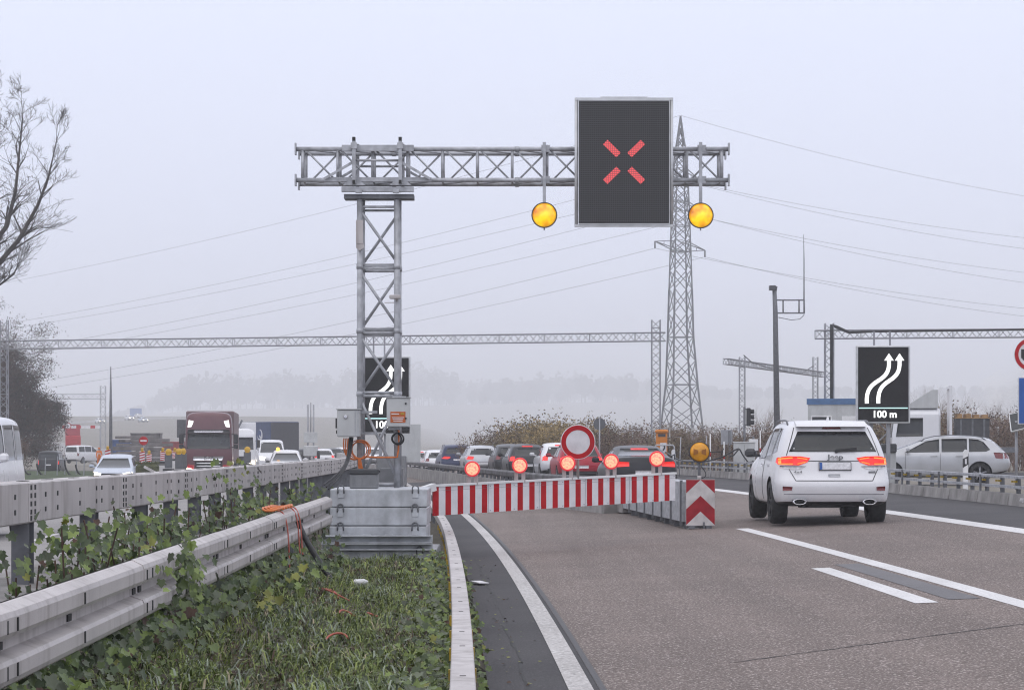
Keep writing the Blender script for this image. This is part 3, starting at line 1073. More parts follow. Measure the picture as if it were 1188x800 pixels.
SPECS = {
 # lengths, widths, then stations: (along x7, belt, roof, width scale, half top width, sill)
 'suv': dict(L=4.82, W=2.02, r=0.385, tw=0.275, wb=(0.98, 3.90), belt=1.14,
   st=[([.16, .06, .00, .13, .17, .40, .50], 1.22, 1.72, .965, .725, .34), ([.52, .44, .42, .46, .5, .72, .85], 1.21, 1.78, 1.0, .75, .32),
       ([1.5] * 7, 1.18, 1.80, 1.0, .76, .29), ([2.4] * 7, 1.14, 1.775, 1.0, .75, .29), ([3.02, 3.02, 3.02, 3.02, 3.02, 2.78, 2.72], 1.09, 1.69, 1.0, .72, .29),
       ([3.62] * 7, 1.08, 1.145, 1.0, .82, .30), ([4.25] * 7, 1.02, 1.10, .99, .80, .34), ([4.66, 4.70, 4.70, 4.68, 4.66, 4.62, 4.6], .92, 1.02, .94, .76, .40), ([4.70, 4.79, 4.80, 4.78, 4.77, 4.74, 4.70], .90, .98, .86, .70, .44)],
   win=[[(2.05, 1.15), (3.08, 1.12), (2.72, 1.56), (2.58, 1.61), (2.05, 1.65)], [(1.16, 1.20), (1.97, 1.17), (1.97, 1.665), (1.16, 1.68)], [(0.60, 1.27), (1.08, 1.22), (1.08, 1.68), (0.84, 1.665)]],
   rw=[(-.755, 1.265), (.755, 1.265), (.585, 1.615), (-.585, 1.615)], fw=[(-.80, 1.12), (.80, 1.12), (.60, 1.60), (-.60, 1.60)],
   tail=[(.45, 1.115), (.80, 1.125), (.93, 1.10), (.93, .985), (.60, .97), (.44, 1.03)], head=[(.45, .93), (.88, .96), (.88, .84), (.5, .82)]),
 'hatch': dict(L=4.15, W=1.76, r=0.315, tw=0.21, wb=(0.72, 3.28), belt=0.95,
   st=[([.16, .05, .03, .10, .16, .48, .64], .95, 1.40, .94, .60, .34), ([.48, .40, .38, .42, .48, .8, .95], .95, 1.47, .99, .63, .26),
       ([1.4] * 7, .94, 1.50, 1.0, .65, .20), ([2.1] * 7, .93, 1.48, 1.0, .64, .20), ([2.75, 2.75, 2.75, 2.75, 2.75, 2.35, 2.25], .92, 1.40, 1.0, .60, .20),
       ([3.25] * 7, .90, .97, .99, .72, .22), ([3.7] * 7, .84, .90, .97, .70, .25), ([4.0, 4.03, 4.03, 4.02, 4.0, 3.97, 3.95], .74, .80, .92, .66, .28), ([4.05, 4.12, 4.13, 4.12, 4.1, 4.07, 4.05], .70, .76, .84, .60, .30)],
   win=[[(1.62, .97), (2.82, .95), (2.22, 1.34), (1.62, 1.40)], [(.82, .99), (1.55, .97), (1.55, 1.40), (.95, 1.36)]],
   rw=[(-.64, 1.0), (.64, 1.0), (.50, 1.34), (-.50, 1.34)], fw=[(-.70, .96), (.70, .96), (.52, 1.35), (-.52, 1.35)],
   tail=[(.56, .98), (.80, 1.0), (.84, .86), (.80, .78), (.58, .80)], head=[(.45, .74), (.80, .80), (.80, .64), (.5, .60)]),
 'estate': dict(L=4.69, W=1.82, r=0.325, tw=0.22, wb=(0.93, 3.62), belt=0.97,
   st=[([.17, .05, .03, .12, .18, .52, .66], .97, 1.37, .94, .62, .36), ([.5, .42, .40, .46, .54, .86, 1.0], .97, 1.45, .99, .64, .27),
       ([1.5] * 7, .96, 1.485, 1.0, .67, .20), ([2.3] * 7, .95, 1.475, 1.0, .66, .20), ([3.0, 3.0, 3.0, 3.0, 3.0, 2.62, 2.5], .94, 1.40, 1.0, .62, .20),
       ([3.62] * 7, .91, .98, .99, .74, .22), ([4.2] * 7, .84, .91, .97, .72, .25), ([4.52, 4.56, 4.56, 4.55, 4.53, 4.5, 4.48], .74, .81, .92, .68, .28), ([4.58, 4.66, 4.68, 4.66, 4.64, 4.6, 4.58], .70, .76, .83, .60, .30)],
   win=[[(2.16, .985), (3.22, .965), (2.56, 1.32), (2.16, 1.385)], [(1.32, .99), (2.09, .985), (2.09, 1.39), (1.55, 1.40), (1.32, 1.395)], [(.62, 1.06), (.74, 1.0), (1.26, .99), (1.26, 1.395), (1.0, 1.375), (.82, 1.30)]],
   rw=[(-.66, 1.03), (.66, 1.03), (.52, 1.34), (-.52, 1.34)], fw=[(-.72, .98), (.72, .98), (.54, 1.35), (-.54, 1.35)],
   tail=[(.46, .94), (.82, .97), (.86, .86), (.82, .79), (.50, .80)], head=[(.45, .74), (.82, .80), (.82, .66), (.5, .62)]),
 'sedan': dict(L=4.7, W=1.84, r=0.325, tw=0.23, wb=(0.95, 3.75), belt=0.94,
   st=[([.14, .04, .02, .05, .07, .09, .12], 1.0, 1.115, .94, .68, .34), ([.45, .40, .38, .40, .42, .44, .46], 1.0, 1.12, .98, .68, .26), ([.80] * 7, .985, 1.125, .99, .67, .22),
       ([1.35, 1.35, 1.35, 1.35, 1.38, 1.5, 1.62], .955, 1.36, 1.0, .60, .20), ([2.1] * 7, .95, 1.425, 1.0, .63, .20), ([3.0, 3.0, 3.0, 3.0, 3.0, 2.7, 2.62], .93, 1.35, 1.0, .60, .20),
       ([3.6] * 7, .90, .97, .99, .74, .22), ([4.2] * 7, .83, .90, .97, .72, .25), ([4.52, 4.56, 4.56, 4.55, 4.53, 4.5, 4.48], .73, .80, .92, .68, .28), ([4.58, 4.66, 4.68, 4.66, 4.64, 4.6, 4.58], .69, .75, .83, .60, .30)],
   win=[[(2.2, .975), (3.2, .955), (2.62, 1.27), (2.2, 1.335)], [(1.2, 1.0), (2.13, .975), (2.13, 1.335), (1.62, 1.29)]],
   rw=[(-.64, 1.14), (.64, 1.14), (.50, 1.345), (-.50, 1.345)], fw=[(-.72, .97), (.72, .97), (.54, 1.30), (-.54, 1.30)],
   tail=[(.42, .99), (.76, 1.01), (.80, .96), (.80, .86), (.42, .88)], head=[(.45, .74), (.82, .80), (.82, .66), (.5, .62)]),
 'van': dict(L=5.2, W=1.98, r=0.34, tw=0.22, wb=(0.95, 4.25), belt=1.25,
   st=[([.12, .04, .03, .05, .06, .10, .16], 1.22, 1.92, .96, .80, .34), ([.45, .40, .38, .4, .4, .45, .5], 1.22, 1.98, 1.0, .84, .28),
       ([1.6] * 7, 1.22, 2.0, 1.0, .85, .22), ([2.8] * 7, 1.22, 1.99, 1.0, .85, .22), ([3.6, 3.6, 3.6, 3.6, 3.6, 3.4, 3.3], 1.20, 1.93, 1.0, .82, .22),
       ([4.45] * 7, 1.12, 1.20, .98, .80, .25), ([4.8] * 7, 1.0, 1.08, .96, .78, .28), ([5.02, 5.05, 5.05, 5.04, 5.02, 5.0, 4.98], .88, .96, .92, .74, .30), ([5.1, 5.17, 5.18, 5.16, 5.14, 5.1, 5.08], .84, .92, .84, .68, .32)],
   win=[[(2.9, 1.27), (4.1, 1.22), (3.55, 1.80), (2.9, 1.86)], [(1.5, 1.28), (2.75, 1.27), (2.75, 1.86), (1.5, 1.87)], [(.28, 1.28), (1.38, 1.28), (1.38, 1.87), (.34, 1.85)]],
   rw=[(-.74, 1.27), (.74, 1.27), (.66, 1.82), (-.66, 1.82)], fw=[(-.82, 1.20), (.82, 1.20), (.68, 1.86), (-.68, 1.86)],
   tail=[(.80, 1.20), (.93, 1.20), (.93, .82), (.80, .82)], head=[(.48, .92), (.86, .98), (.86, .78), (.55, .74)]),
}
def make_car(kind, label, cat, loc, rz, paint, name='passenger_car', group=None, lit='tail', detail=1, rim=None, scale=(1, 1, 1), seams=False, rails=False, mirrors=True, glass=None):
    sp_ = SPECS[kind]
    L, W = sp_['L'], sp_['W']
    half = W / 2
    r = sp_['r']
    root = thing(name, label, cat, loc, rz, group)
    sts = []
    for s7, belt, roof, ws, wt, zb in sp_['st']:
        h = half * ws
        ws7 = (h * .91, h * .985, h * 1.0, h * .985, h * .945, wt * 1.03, wt * .93)
        low = roof - belt < 0.2
        zz = (zb, zb + .13, (zb + belt) / 2 + .06 if kind != 'suv' else .745, belt - .07 if kind != 'suv' else min(.85, belt - .06), belt, belt + (roof - belt) * (.6 if low else .86), roof)
        if low:
            ws7 = (h * .91, h * .985, h * 1.0, h * .98, h * .95, h * .90, wt)
        sts.append([(w, s - L / 2, z) for w, s, z in zip(ws7, s7, zz)])
    ya, yb = sp_['wb'][0] - L / 2, sp_['wb'][1] - L / 2
    ra = r * 1.16
    body, tree = loft_body(sts, 0.035, 0.06, [paint, M['black']], 'body', root, [(ya, r * 1.02, ra), (yb, r * 1.02, ra)], 2, half)
    sh = lambda poly: [(s - L / 2, z) for s, z in poly]
    gm = glass or M['glass']
    for w in sp_['win']:
        dec2(tree, sh(w), 'L', 'side_window', gm, root, step=0.12)
    decal(tree, sp_['rw'], 'B', 'rear_window', gm, root, step=0.12)
    decal(tree, sp_['fw'], 'F', 'windscreen', gm, root, step=0.12)
    tm = M['tail_on'] if lit == 'tail' else M['tail_off']
    dec2(tree, sp_['tail'], 'B', 'tail_light', tm, root, off=0.012)
    dec2(tree, sp_['head'], 'F', 'headlight', M['head_on'] if lit == 'head' else M['lens_clear'], root, off=0.012)
    zb = sp_['st'][0][5]
    pz = 0.62 if kind in ('hatch', 'estate') else (0.80 if kind != 'sedan' else 0.72)
    if kind == 'suv': pz = 0.93
    decal(tree, [(-.26, pz - .055), (.26, pz - .055), (.26, pz + .055), (-.26, pz + .055)], 'B', 'number_plate', M['plate'], root, off=0.014)
    decal(tree, [(-.26, .45), (.26, .45), (.26, .56), (-.26, .56)], 'F', 'number_plate', M['plate'], root, off=0.014)
    decal(tree, [(-.50, .60), (.50, .60), (.42, .74), (-.42, .74)], 'F', 'grille', M['black'], root, off=0.008)
    decal(tree, [(-half * .72, zb + .03), (half * .72, zb + .03), (half * .66, zb + .12), (-half * .66, zb + .12)], 'B', 'bumper_trim', M['dark'], root, off=0.006)
    rm = rim or M['alloy']
    for yy in (ya, yb):
        for sd in (-1, 1):
            wheel(root, sd * (half - sp_['tw'] / 2 - 0.015), yy, r, sp_['tw'], sd, rm)
    if mirrors:
        for sd in (-1, 1):
            b = MB()
            ym = sp_['win'][0][1][0] - L / 2 - 0.10
            zm = sp_['belt'] + 0.07
            b.bbox((sd * (half + 0.10), ym, zm + 0.02), (0.20, 0.11, 0.15), 0.04)
            b.bar((sd * (half - 0.08), ym, zm - 0.03), (sd * (half + 0.05), ym, zm - 0.02), 0.05)
            mo = b.build('mirror', M['dark'] if kind == 'suv' else paint, root)
    if seams:
        s_ = MB()
        x0, x1, x2 = sp_['win'][0][0][0] - .035, sp_['win'][0][1][0] + .02, (sp_['win'][1][0][0] - .02)
        for sx_ in ((x0, x1 - .05, x2 - .02) if kind != 'suv' else (x0,)):
            for ax in 'LR':
                decal(tree, sh([(sx_ - .004, .42), (sx_ + .004, .42), (sx_ + .004, sp_['belt'] - .02), (sx_ - .004, sp_['belt'] - .02)]), ax, '', None, None, off=0.006, mb=s_, step=0.06)
        s_.build('door_seam', M['black'], root, fix=False)
        for sx_ in (x0 + .10, x2 + .15):
            for ax in 'LR':
                decal(tree, sh([(sx_, sp_['belt'] - .13), (sx_ + .20, sp_['belt'] - .135), (sx_ + .20, sp_['belt'] - .105), (sx_, sp_['belt'] - .10)]), ax, 'door_handle', paint, root, off=0.022, step=0.06)
    if rails:
        for sd in (-1, 1):
            b = MB()
            top = max(q[2] for q in sp_['st'])
            ys_ = [0.75, 0.9, 1.2, 1.8, 2.3, 2.6, 2.72]
            pts = []
            for i, y_ in enumerate(ys_):
                xw = sp_['st'][2][4] * 0.93
                hit = tree.ray_cast(Vector((sd * xw, y_ - L / 2, 4)), Vector((0, 0, -1)))[0]
                pts.append((sd * xw, y_ - L / 2, (hit.z if hit else top) + (0.0 if i in (0, 6) else 0.055)))
            b.tube(pts, 0.016, 6)
            b.build('roof_rail', M['galv_dark'], root)
    root['_half'] = half
    return root, tree, sp_

paints = {
 'white': mat('paint_white', (0.74, 0.74, 0.76), 0.28, 0, 0.02, 2.0, coat=0.5, dirt=0.03),
 'silver': mat('paint_silver', (0.47, 0.48, 0.505), 0.3, 0.25, 0.05, 2.0, coat=0.6, dirt=0.12),
 'grey': mat('paint_grey', (0.045, 0.047, 0.052), 0.3, 0.0, 0.05, 2.0, spec=0.35, coat=0.0, dirt=0.04),
 'dark': mat('paint_dark', (0.020, 0.021, 0.026), 0.3, 0.0, 0.05, 2.0, spec=0.35, coat=0.0, dirt=0.04),
 'navy': mat('paint_navy', (0.012, 0.022, 0.080), 0.3, 0.0, 0.05, 2.0, spec=0.35, coat=0.0, dirt=0.03),
 'red': mat('paint_red', (0.36, 0.010, 0.028), 0.3, 0, 0.05, 2.0, spec=0.35, coat=0.0, dirt=0.03),
 'maroon': mat('paint_maroon', (0.105, 0.022, 0.032), 0.35, 0.1, 0.08, 2.0, coat=0.5, dirt=0.08),
 'pale_blue': mat('paint_pale_blue', (0.50, 0.55, 0.64), 0.3, 0.2, 0.05, 2.0, coat=0.6, dirt=0.08),
}
def road_at(off, y, extra=0.0):
    x = cx(y) + off
    return (x, y, gz(x, y) + extra)
def head_dir(y):
    """heading of the carriageway at y (rotation about z for a vehicle driving away)"""
    return -math.atan(-0.011 - 0.00085 * y)

# ---- the white off-road car beside the chevron board
jl = (5.51, 42.35, gz(5.47, 42.35))
jeep, jt, js = make_car('suv', 'white off-road car driving away just past the chevron board, tail lights on', 'car', jl, R(0.6), paints['white'], name='off_road_car', lit='off', rim=M['alloy_dark'], seams=True, rails=True)
Lh = js['L'] / 2
for o_ in [c for c in kids(jeep) if c.name.startswith(('tail_light', 'number_plate', 'bumper_trim', 'headlight'))]:
    bpy.data.objects.remove(o_)
bz_lamp = [(.40, 1.16), (.56, 1.185), (.78, 1.19), (.925, 1.165), (.935, 1.045), (.60, 1.035), (.45, 1.09)]
for sd in (1, -1):
    f = (lambda p: p) if sd == 1 else mir
    lamp = decal(jt, f(bz_lamp), 'B', 'tail_light', M['tail_on'], jeep, off=0.014, step=0.05)
    tb = MB()
    for seg in ([(.70, 1.172), (.92, 1.152), (.92, 1.132), (.70, 1.150)], [(.88, 1.135), (.92, 1.135), (.92, 1.06), (.88, 1.06)], [(.45, 1.145), (.62, 1.17), (.62, 1.155), (.45, 1.13)], [(.47, 1.10), (.62, 1.065), (.62, 1.050), (.49, 1.08)], [(.70, 1.065), (.92, 1.065), (.92, 1.048), (.70, 1.048)]):
        decal(jt, f(seg), 'B', '', None, None, off=0.020, step=0.04, mb=tb)
    tb.build('light_tube', M['tail_hot'], lamp, fix=False)
    decal(jt, f([(.47, 1.02), (.91, 1.03), (.91, .985), (.66, .955), (.55, .975)]), 'B', 'reversing_lamp', M['lens_clear'], jeep, off=0.008, step=0.05)
    decal(jt, f([(.72, .665), (.88, .675), (.88, .60), (.73, .605)]), 'B', 'rear_reflector', M['tail_off'], jeep, off=0.010, step=0.05)
    decal(jt, [(s_ - Lh, z_) for s_, z_ in ((.25, 1.15), (.42, 1.16), (.44, 1.08), (.26, 1.05))], 'R' if sd == 1 else 'L', 'tail_light', M['tail_on'], jeep, off=0.012, step=0.05)
    ex = MB()
    ex.lathe([(.050, .02), (.055, 0), (.070, -.01), (.075, 0.02), (.07, .20), (.05, .20)], (sd * .60, -.03 - Lh, .41), 'y', 16, m=0, cap=False)
    ex.lathe([(.001, .06), (.06, .06)], (sd * .60, -.03 - Lh, .41), 'y', 16, m=1)
    for v in ex.v:
        v.x = sd * .60 + (v.x - sd * .60) * 1.7
        v.z = .41 + (v.z - .41) * .72
    ex.build('exhaust_tip', [M['chrome'], M['black']], jeep)
    pl = decal(jt, f([(.49, .43), (.72, .44), (.72, .37), (.49, .37)]), 'B', 'exhaust_surround', M['black'], jeep, off=0.006, step=0.05)
decal(jt, [(-.42, .385), (.42, .385), (.40, .34), (-.40, .34)], 'B', 'bumper_trim', M['black'], jeep, off=0.012, step=0.07)
decal(jt, [(-.86, .545), (.86, .545), (.86, .535), (-.86, .535)], 'B', 'bumper_seam', M['galv_dark'], jeep, off=0.003, step=0.05)
pb = MB()
pb.bbox((0.0, 0.0, 0.0), (.54, .02, .125), .008)
pl = pb.build('number_plate', M['plate'], jeep)
pl.location = (0.02, 0.070 - Lh, 1.02)
pl.rotation_euler = (R(-8), 0, 0)
pb = MB()
pb.box((-.245, -.012, 0), (.045, .006, .118))
pb.build('country_strip', M['blue_sign'], pl)
pb = MB()
pb.box((0, 0.008, 0), (.56, .02, .145))
pb.build('plate_recess', M['dark'], pl)
seam = MB()
for a, c in (((-.80, 1.20), (-.64, 1.68)), ((.80, 1.20), (.64, 1.68)), ((-.78, 1.0), (-.66, .77)), ((.78, 1.0), (.66, .77)), ((-.66, .77), (.66, .77)), ((-.44, 1.11), (.44, 1.11))):
    dx, dz = c[0] - a[0], c[1] - a[1]
    ln = math.hypot(dx, dz)
    nx_, nz_ = -dz / ln * .006, dx / ln * .006
    decal(jt, [(a[0] + nx_, a[1] + nz_), (c[0] + nx_, c[1] + nz_), (c[0] - nx_, c[1] - nz_), (a[0] - nx_, a[1] - nz_)], 'B', '', None, None, off=0.005, mb=seam, step=0.05)
seam.build('tailgate_seam', M['black'], jeep, fix=False)
decal(jt, [(-.10, .84), (.10, .84), (.10, .88), (-.10, .88)], 'B', 'tailgate_handle', paints['silver'], jeep, off=0.016, step=0.05)
decal(jt, [(-.17, 1.655), (.17, 1.655), (.14, 1.69), (-.14, 1.69)], 'B', 'high_brake_light', M['tail_off'], jeep, off=0.02, step=0.05)
wp = MB()
wp.bar((.04, .13 - Lh, 1.285), (.40, .13 - Lh, 1.315), .02, .05)
wp.lathe([(.03, 0), (.03, .03)], (.05, .125 - Lh, 1.275), 'y', 10)
wp.build('rear_wiper', M['black'], jeep)
text_mesh('Jeep', 0.115, 'tailgate_lettering', M['galv_dark'], jeep, loc=(0.03, 0.095 - Lh, 1.175), rot=(R(82), 0, 0), sx=1.35, bold=0.003)
text_mesh('4x4', 0.06, 'side_lettering', M['dark'], jeep, loc=(-.62, 0.055 - Lh, 0.92), rot=(R(88), 0, 0), sx=1.6)
bd_ = decal(jt, [(.60, .93), (.72, .935), (.72, .905), (.60, .90)], 'B', 'tailgate_badge', M['galv_dark'], jeep, off=0.01, step=0.05)
spo = MB()
spo.prism([(.30, 1.70), (.34, 1.735), (.62, 1.80), (.66, 1.76), (.50, 1.70)], 1.22, ((-.61, -Lh, 0), (0, 1, 0), (0, 0, 1), (1, 0, 0)))
spo.build('roof_spoiler', paints['white'], jeep)
fn = MB()
fn.prism([(0, 0), (.18, 0), (.05, .07), (0, .06)], .03, ((-.015, .75 - Lh, 1.80), (0, 1, 0), (0, 0, 1), (1, 0, 0)))
fn.build('roof_fin', M['white'], jeep)
ub = MB()
ub.box((0, 0.9 - Lh, .42), (1.3, .9, .16))
ub.tube([(-.8, ya_ := 0.98 - Lh, .37), (.8, 0.98 - Lh, .37)], .06, 8)
ub.box((-.2, .45 - Lh, .36), (.7, .3, .12))
ub.build('underbody', M['black'], jeep)

# ---- silver estate on the ramp
el = (13.12, 72.6, gz(13.1, 72) - 0.03)
est, et, es_ = make_car('estate', 'silver estate car driving along the ramp in front of the white lorry', 'car', el, R(90 - 9), paints['silver'], name='estate_car', lit='off', seams=True, rails=True)
for sd in 'LR':
    decal(et, [(s_ - es_['L'] / 2, z_) for s_, z_ in ((.24, .955), (.52, .975), (.46, .80), (.24, .775))], sd, 'tail_light', M['tail_off'], est, off=0.012, step=0.05)

# ---- queue behind the dividing rail
qx = [ # kind, px centre, distance, paint, label, rim
 ('sedan', 737, 63.5, 'dark', 'dark saloon car braking next to the amber lamp, nearest of the queue', 'tail'),
 ('hatch', 668, 88, 'red', 'red hatchback in the queue partly hidden by the round red-ringed sign', 'tail'),
 ('hatch', 646, 97, 'white', 'white hatchback squeezed between the red and the black car in the queue', 'tail'),
 ('hatch', 608, 101, 'dark', 'black hatchback with lit tail lights in the queue left of the round sign', 'tail'),
 ('hatch', 590, 112, 'grey', 'dark grey car half hidden ahead of the black hatchback in the queue', 'off'),
 ('estate', 556, 119, 'silver', 'silver estate car waiting in the queue behind the navy car', 'tail'),
 ('suv', 527, 140, 'navy', 'navy blue off-road car in the queue between silver and white cars', 'tail'),
 ('hatch', 505, 150, 'white', 'white hatchback in the queue directly ahead of the navy car', 'off'),
 ('hatch', 485, 155, 'white', 'white hatchback in the queue with one lit tail light, near the lattice tower', 'tail'),
 ('hatch', 465, 172, 'white', 'white hatchback at the far head of the queue beside the tower leg', 'tail'),
]
for kind, px, y, pc, lab, lit in qx:
    x = (px - 594) / 2700 * y
    rz = head_dir(y) * 0.9
    rt, rtree, _ = make_car(kind, lab, 'car', (x, y, gz(x, y) - 0.02 - (0.25 if y > 130 else 0)), rz, paints[pc], name='queued_car', group='cars queueing on the main carriageway', lit=lit, glass=M['glass'] if y < 110 else M['glass_far'], rails=kind in ('estate', 'suv'))
    if kind in ('sedan', 'hatch') and lit == 'tail':
        zt_ = 1.30 if kind == 'sedan' else 1.385
        decal(rtree, [(-.24, zt_), (.24, zt_), (.22, zt_ + .045), (-.22, zt_ + .045)], 'B', 'brake_light', M['tail_on'], rt, off=0.016, step=0.1)

# ---- oncoming traffic
oc = [
 ('hatch', 135, 104, 'pale_blue', 'pale blue car coming towards us with headlights on, beside the grey bollards', 'head', 1.06),
 ('hatch', 332, 128, 'white', 'white car with a flashing amber beacon on its roof behind the box barrier', 'off', 1.08),
 ('hatch', 294, 178, 'white', 'white car with a lit headlamp between the white lorry and the white van', 'head', 1.0),
]
for kind, px, y, pc, lab, lit, s_ in oc:
    x = (px - 594) / 2700 * y
    rt, _, _ = make_car(kind, lab, 'car', (x, y, gz(x, y)), math.pi + head_dir(y) * 0.8, paints[pc], name='oncoming_car', group='cars coming towards us', lit=lit)
    rt.scale = (s_, s_, s_)
    if px == 332:
        b = MB()
        b.lathe([(.10, 0), (.10, .05), (.085, .06), (.075, .16), (0.001, .19)], (.42, -.1, 1.46), 'z', 14)
        b.build('beacon', M['beacon_on'], rt)
# white van behind
x = (314 - 594) / 2700 * 165
make_car('van', 'white delivery van with lit headlamp ahead of the dark curtain trailer', 'van', (x, 165, gz(x, 165)), math.pi + head_dir(165), paints['white'], name='delivery_van', lit='head')[0].scale = (1, 1, 1.12)
# minibus close by, seen from its left side
mb_, mt_, ms_ = make_car('van', 'white minibus passing close behind the box barrier, dark side window open', 'minibus', (-12.05, 51.2, gz(-12, 51)), math.pi + R(3), paints['white'], name='minibus', lit='head', glass=M['glass_far'])
mb_.scale = (1.0, 1.0, 1.34)
# vehicles standing on the works site
vv = [('van', 60, 165, 'dark', 'black van seen from behind on the works site, red tail light showing', 'van', R(4), 'tail', 0.80),
      ('van', 97, 205, 'white', 'white people carrier parked askew beside the orange-clad worker', 'van', R(-22), 'off', 0.78)]
for kind, px, y, pc, lab, cat, rz, lit, s_ in vv:
    x = (px - 594) / 2700 * y
    z = EYE - ((549 if px == 60 else 537) - HORIZON) / 2700 * y
    make_car(kind, lab, cat, (x, y, z), rz, paints[pc], name='parked_van', lit=lit)[0].scale = (s_, s_, s_)
# rows of cars far up the hill and in the jam beyond the tower
rngc = random.Random(5)
far = [(150, 705, 'white', 'white car high on the far hill beside the blue direction sign', 'head'), (166, 660, 'pale_blue', 'pale car on the far hill below the blue direction sign', 'head'), (161, 760, 'white', 'white car topping the foggy hill, tiny in the distance', 'off'), (205, 360, 'white', 'white car on the far slope above the red container', 'off'), (116, 640, 'white', 'white van roof shining at the edge of the far hill road', 'head'),
       (352, 200, 'grey', 'grey car with red tail lights beyond the amber beacon car', 'tail'), (362, 215, 'red', 'small red car in the far jam under the mobile sign trailer', 'tail'), (374, 190, 'white', 'white car in the far jam next to the cabinet', 'tail'), (386, 205, 'dark', 'dark car in the far jam nearest the tower', 'tail'), (396, 225, 'white', 'white car in the far jam behind the orange cable coil', 'tail'), (432, 190, 'white', 'white car in the far jam seen through the tower', 'off')]
for px, y, pc, lab, lit in far:
    x = (px - 594) / 2700 * y
    rt, _, _ = make_car('hatch', lab, 'car', (x, y, gz(x, y) + 0.02), (math.pi if lit != 'tail' else 0) + head_dir(y), paints[pc], name='distant_car', group='small cars in the fog', lit=lit, glass=M['glass_far'])

# ---- lorries
def wheel_simple(root, x, y, r, w, name='wheel'):
    b = MB()
    b.lathe([(r * .55, -w / 2), (r * .93, -w / 2), (r, -w * .35), (r, w * .35), (r * .93, w / 2), (r * .55, w / 2)], (x, y, r), 'x', 24)
    b.lathe([(0.001, -w / 2 + .03), (r * .56, -w / 2 + .03)], (x, y, r), 'x', 20, m=1)
    b.lathe([(0.001, w / 2 - .03), (r * .56, w / 2 - .03)], (x, y, r), 'x', 20, m=1)
    b.build(name, [M['rubber'], M['alloy']], root)
def lorry_cab(root, paint, H=3.75, L=2.3, W=2.5):
    h = W / 2
    def st(s, ws=1.0, top=H, zb=.45, lean=0.0):
        return [(h * .94 * ws, s, zb), (h * ws, s, zb + .25), (h * ws, s, 1.3), (h * ws, s, 1.75), (h * .99 * ws, s - lean * .2, 2.0), (h * .98 * ws, s - lean * .6, 2.85), (h * .96 * ws, s - lean * .85, top - .35), (h * .88 * ws, s - lean * 1.2, top)]
    b, tree = loft_body([st(-L), st(-L + .15, 1.0), st(-L / 2), st(-.45), st(-.06, .985, H - .08, lean=.25), st(0, .93, H - .16, lean=.25)], 0.06, .06, [paint, M['black']], 'cab', root, None, 2)
    return tree
# maroon lorry
tx = (242 - 594) / 2700 * 122
lor = thing('articulated_lorry', 'maroon lorry coming towards us with headlamps on and a grey curtain trailer', 'lorry', (tx, 122, gz(tx, 122) - 0.05), math.pi + head_dir(122) * 0.85)
tr = lorry_cab(lor, paints['maroon'], 3.72)
decal(tr, [(-1.13, 1.83), (1.13, 1.83), (1.08, 2.62), (-1.08, 2.62)], 'F', 'windscreen', M['glass'], lor, off=.02, step=.2)
decal(tr, [(-1.12, 2.64), (1.12, 2.64), (1.06, 2.83), (-1.06, 2.83)], 'F', 'sun_visor', M['black'], lor, off=.09, step=.2)
decal(tr, [(-.78, 2.72), (-.70, 2.68), (.70, 2.68), (.78, 2.72), (.72, 2.80), (-.72, 2.80)], 'F', 'visor_light_bar', M['lens_clear'], lor, off=.13, step=.2)
dec2(tr, [(.78, 3.28), (1.04, 3.34), (1.10, 2.96), (.90, 2.98)], 'F', 'roof_lamp', M['led_white'], lor, off=.03, step=.15)
decal(tr, [(-.80, 1.44), (.80, 1.44), (.80, 1.22), (-.70, 1.22)], 'F', 'badge_panel', M['chrome'], lor, off=.04, step=.15)
decal(tr, [(-.72, 1.18), (.72, 1.18), (.62, .55), (-.62, .55)], 'F', 'grille', M['black'], lor, off=.03, step=.2)
gb = MB()
for z_ in (1.10, .95, .80, .66):
    decal(tr, [(-.62, z_ - .03), (.62, z_ - .03), (.64, z_ + .025), (-.64, z_ + .025)], 'F', '', None, None, off=.06, step=.3, mb=gb)
gb.build('grille_bar', M['chrome'], lor, fix=False)
dec2(tr, [(.74, .98), (1.22, 1.06), (1.22, .60), (.80, .55)], 'F', 'bumper_corner', paints['red'], lor, off=.025, step=.2)
dec2(tr, [(.82, .78), (1.14, .86), (1.12, .64), (.84, .58)], 'F', 'headlight', M['head_on'], lor, off=.06, step=.15)
text_mesh('DAF', .15, 'badge_lettering', M['dark'], lor, loc=(0, .10, 1.33), rot=(R(90), 0, R(180)), sx=1.8)
for sd in (-1, 1):
    b = MB()
    b.bbox((sd * 1.42, -.05, 2.35), (.24, .14, .52), .04)
    b.bbox((sd * 1.42, -.05, 1.95), (.24, .14, .24), .04)
    b.bar((sd * 1.2, -.12, 2.6), (sd * 1.42, -.06, 2.58), .05)
    b.bar((sd * 1.2, -.12, 1.9), (sd * 1.42, -.06, 1.95), .05)
    b.build('mirror', M['black'], lor)
    for yy in (-1.35, -4.6, -9.6, -10.9, -12.2):
        wheel_simple(lor, sd * 1.08, yy, .5, .32)
b = MB()
b.bbox((0, -8.8, 2.48), (2.55, 12.6, 2.72), .05)
b.build('trailer_box', mat('curtain_maroon', (0.20, 0.13, 0.135), 0.6, 0, 0.1, 3.0, streak=.3), lor)
b = MB()
b.box((0, -8.6, 1.05), (2.3, 12.2, .16))
b.box((0, -2.0, .85), (1.0, 3.6, .25))
b.build('chassis', M['black'], lor)

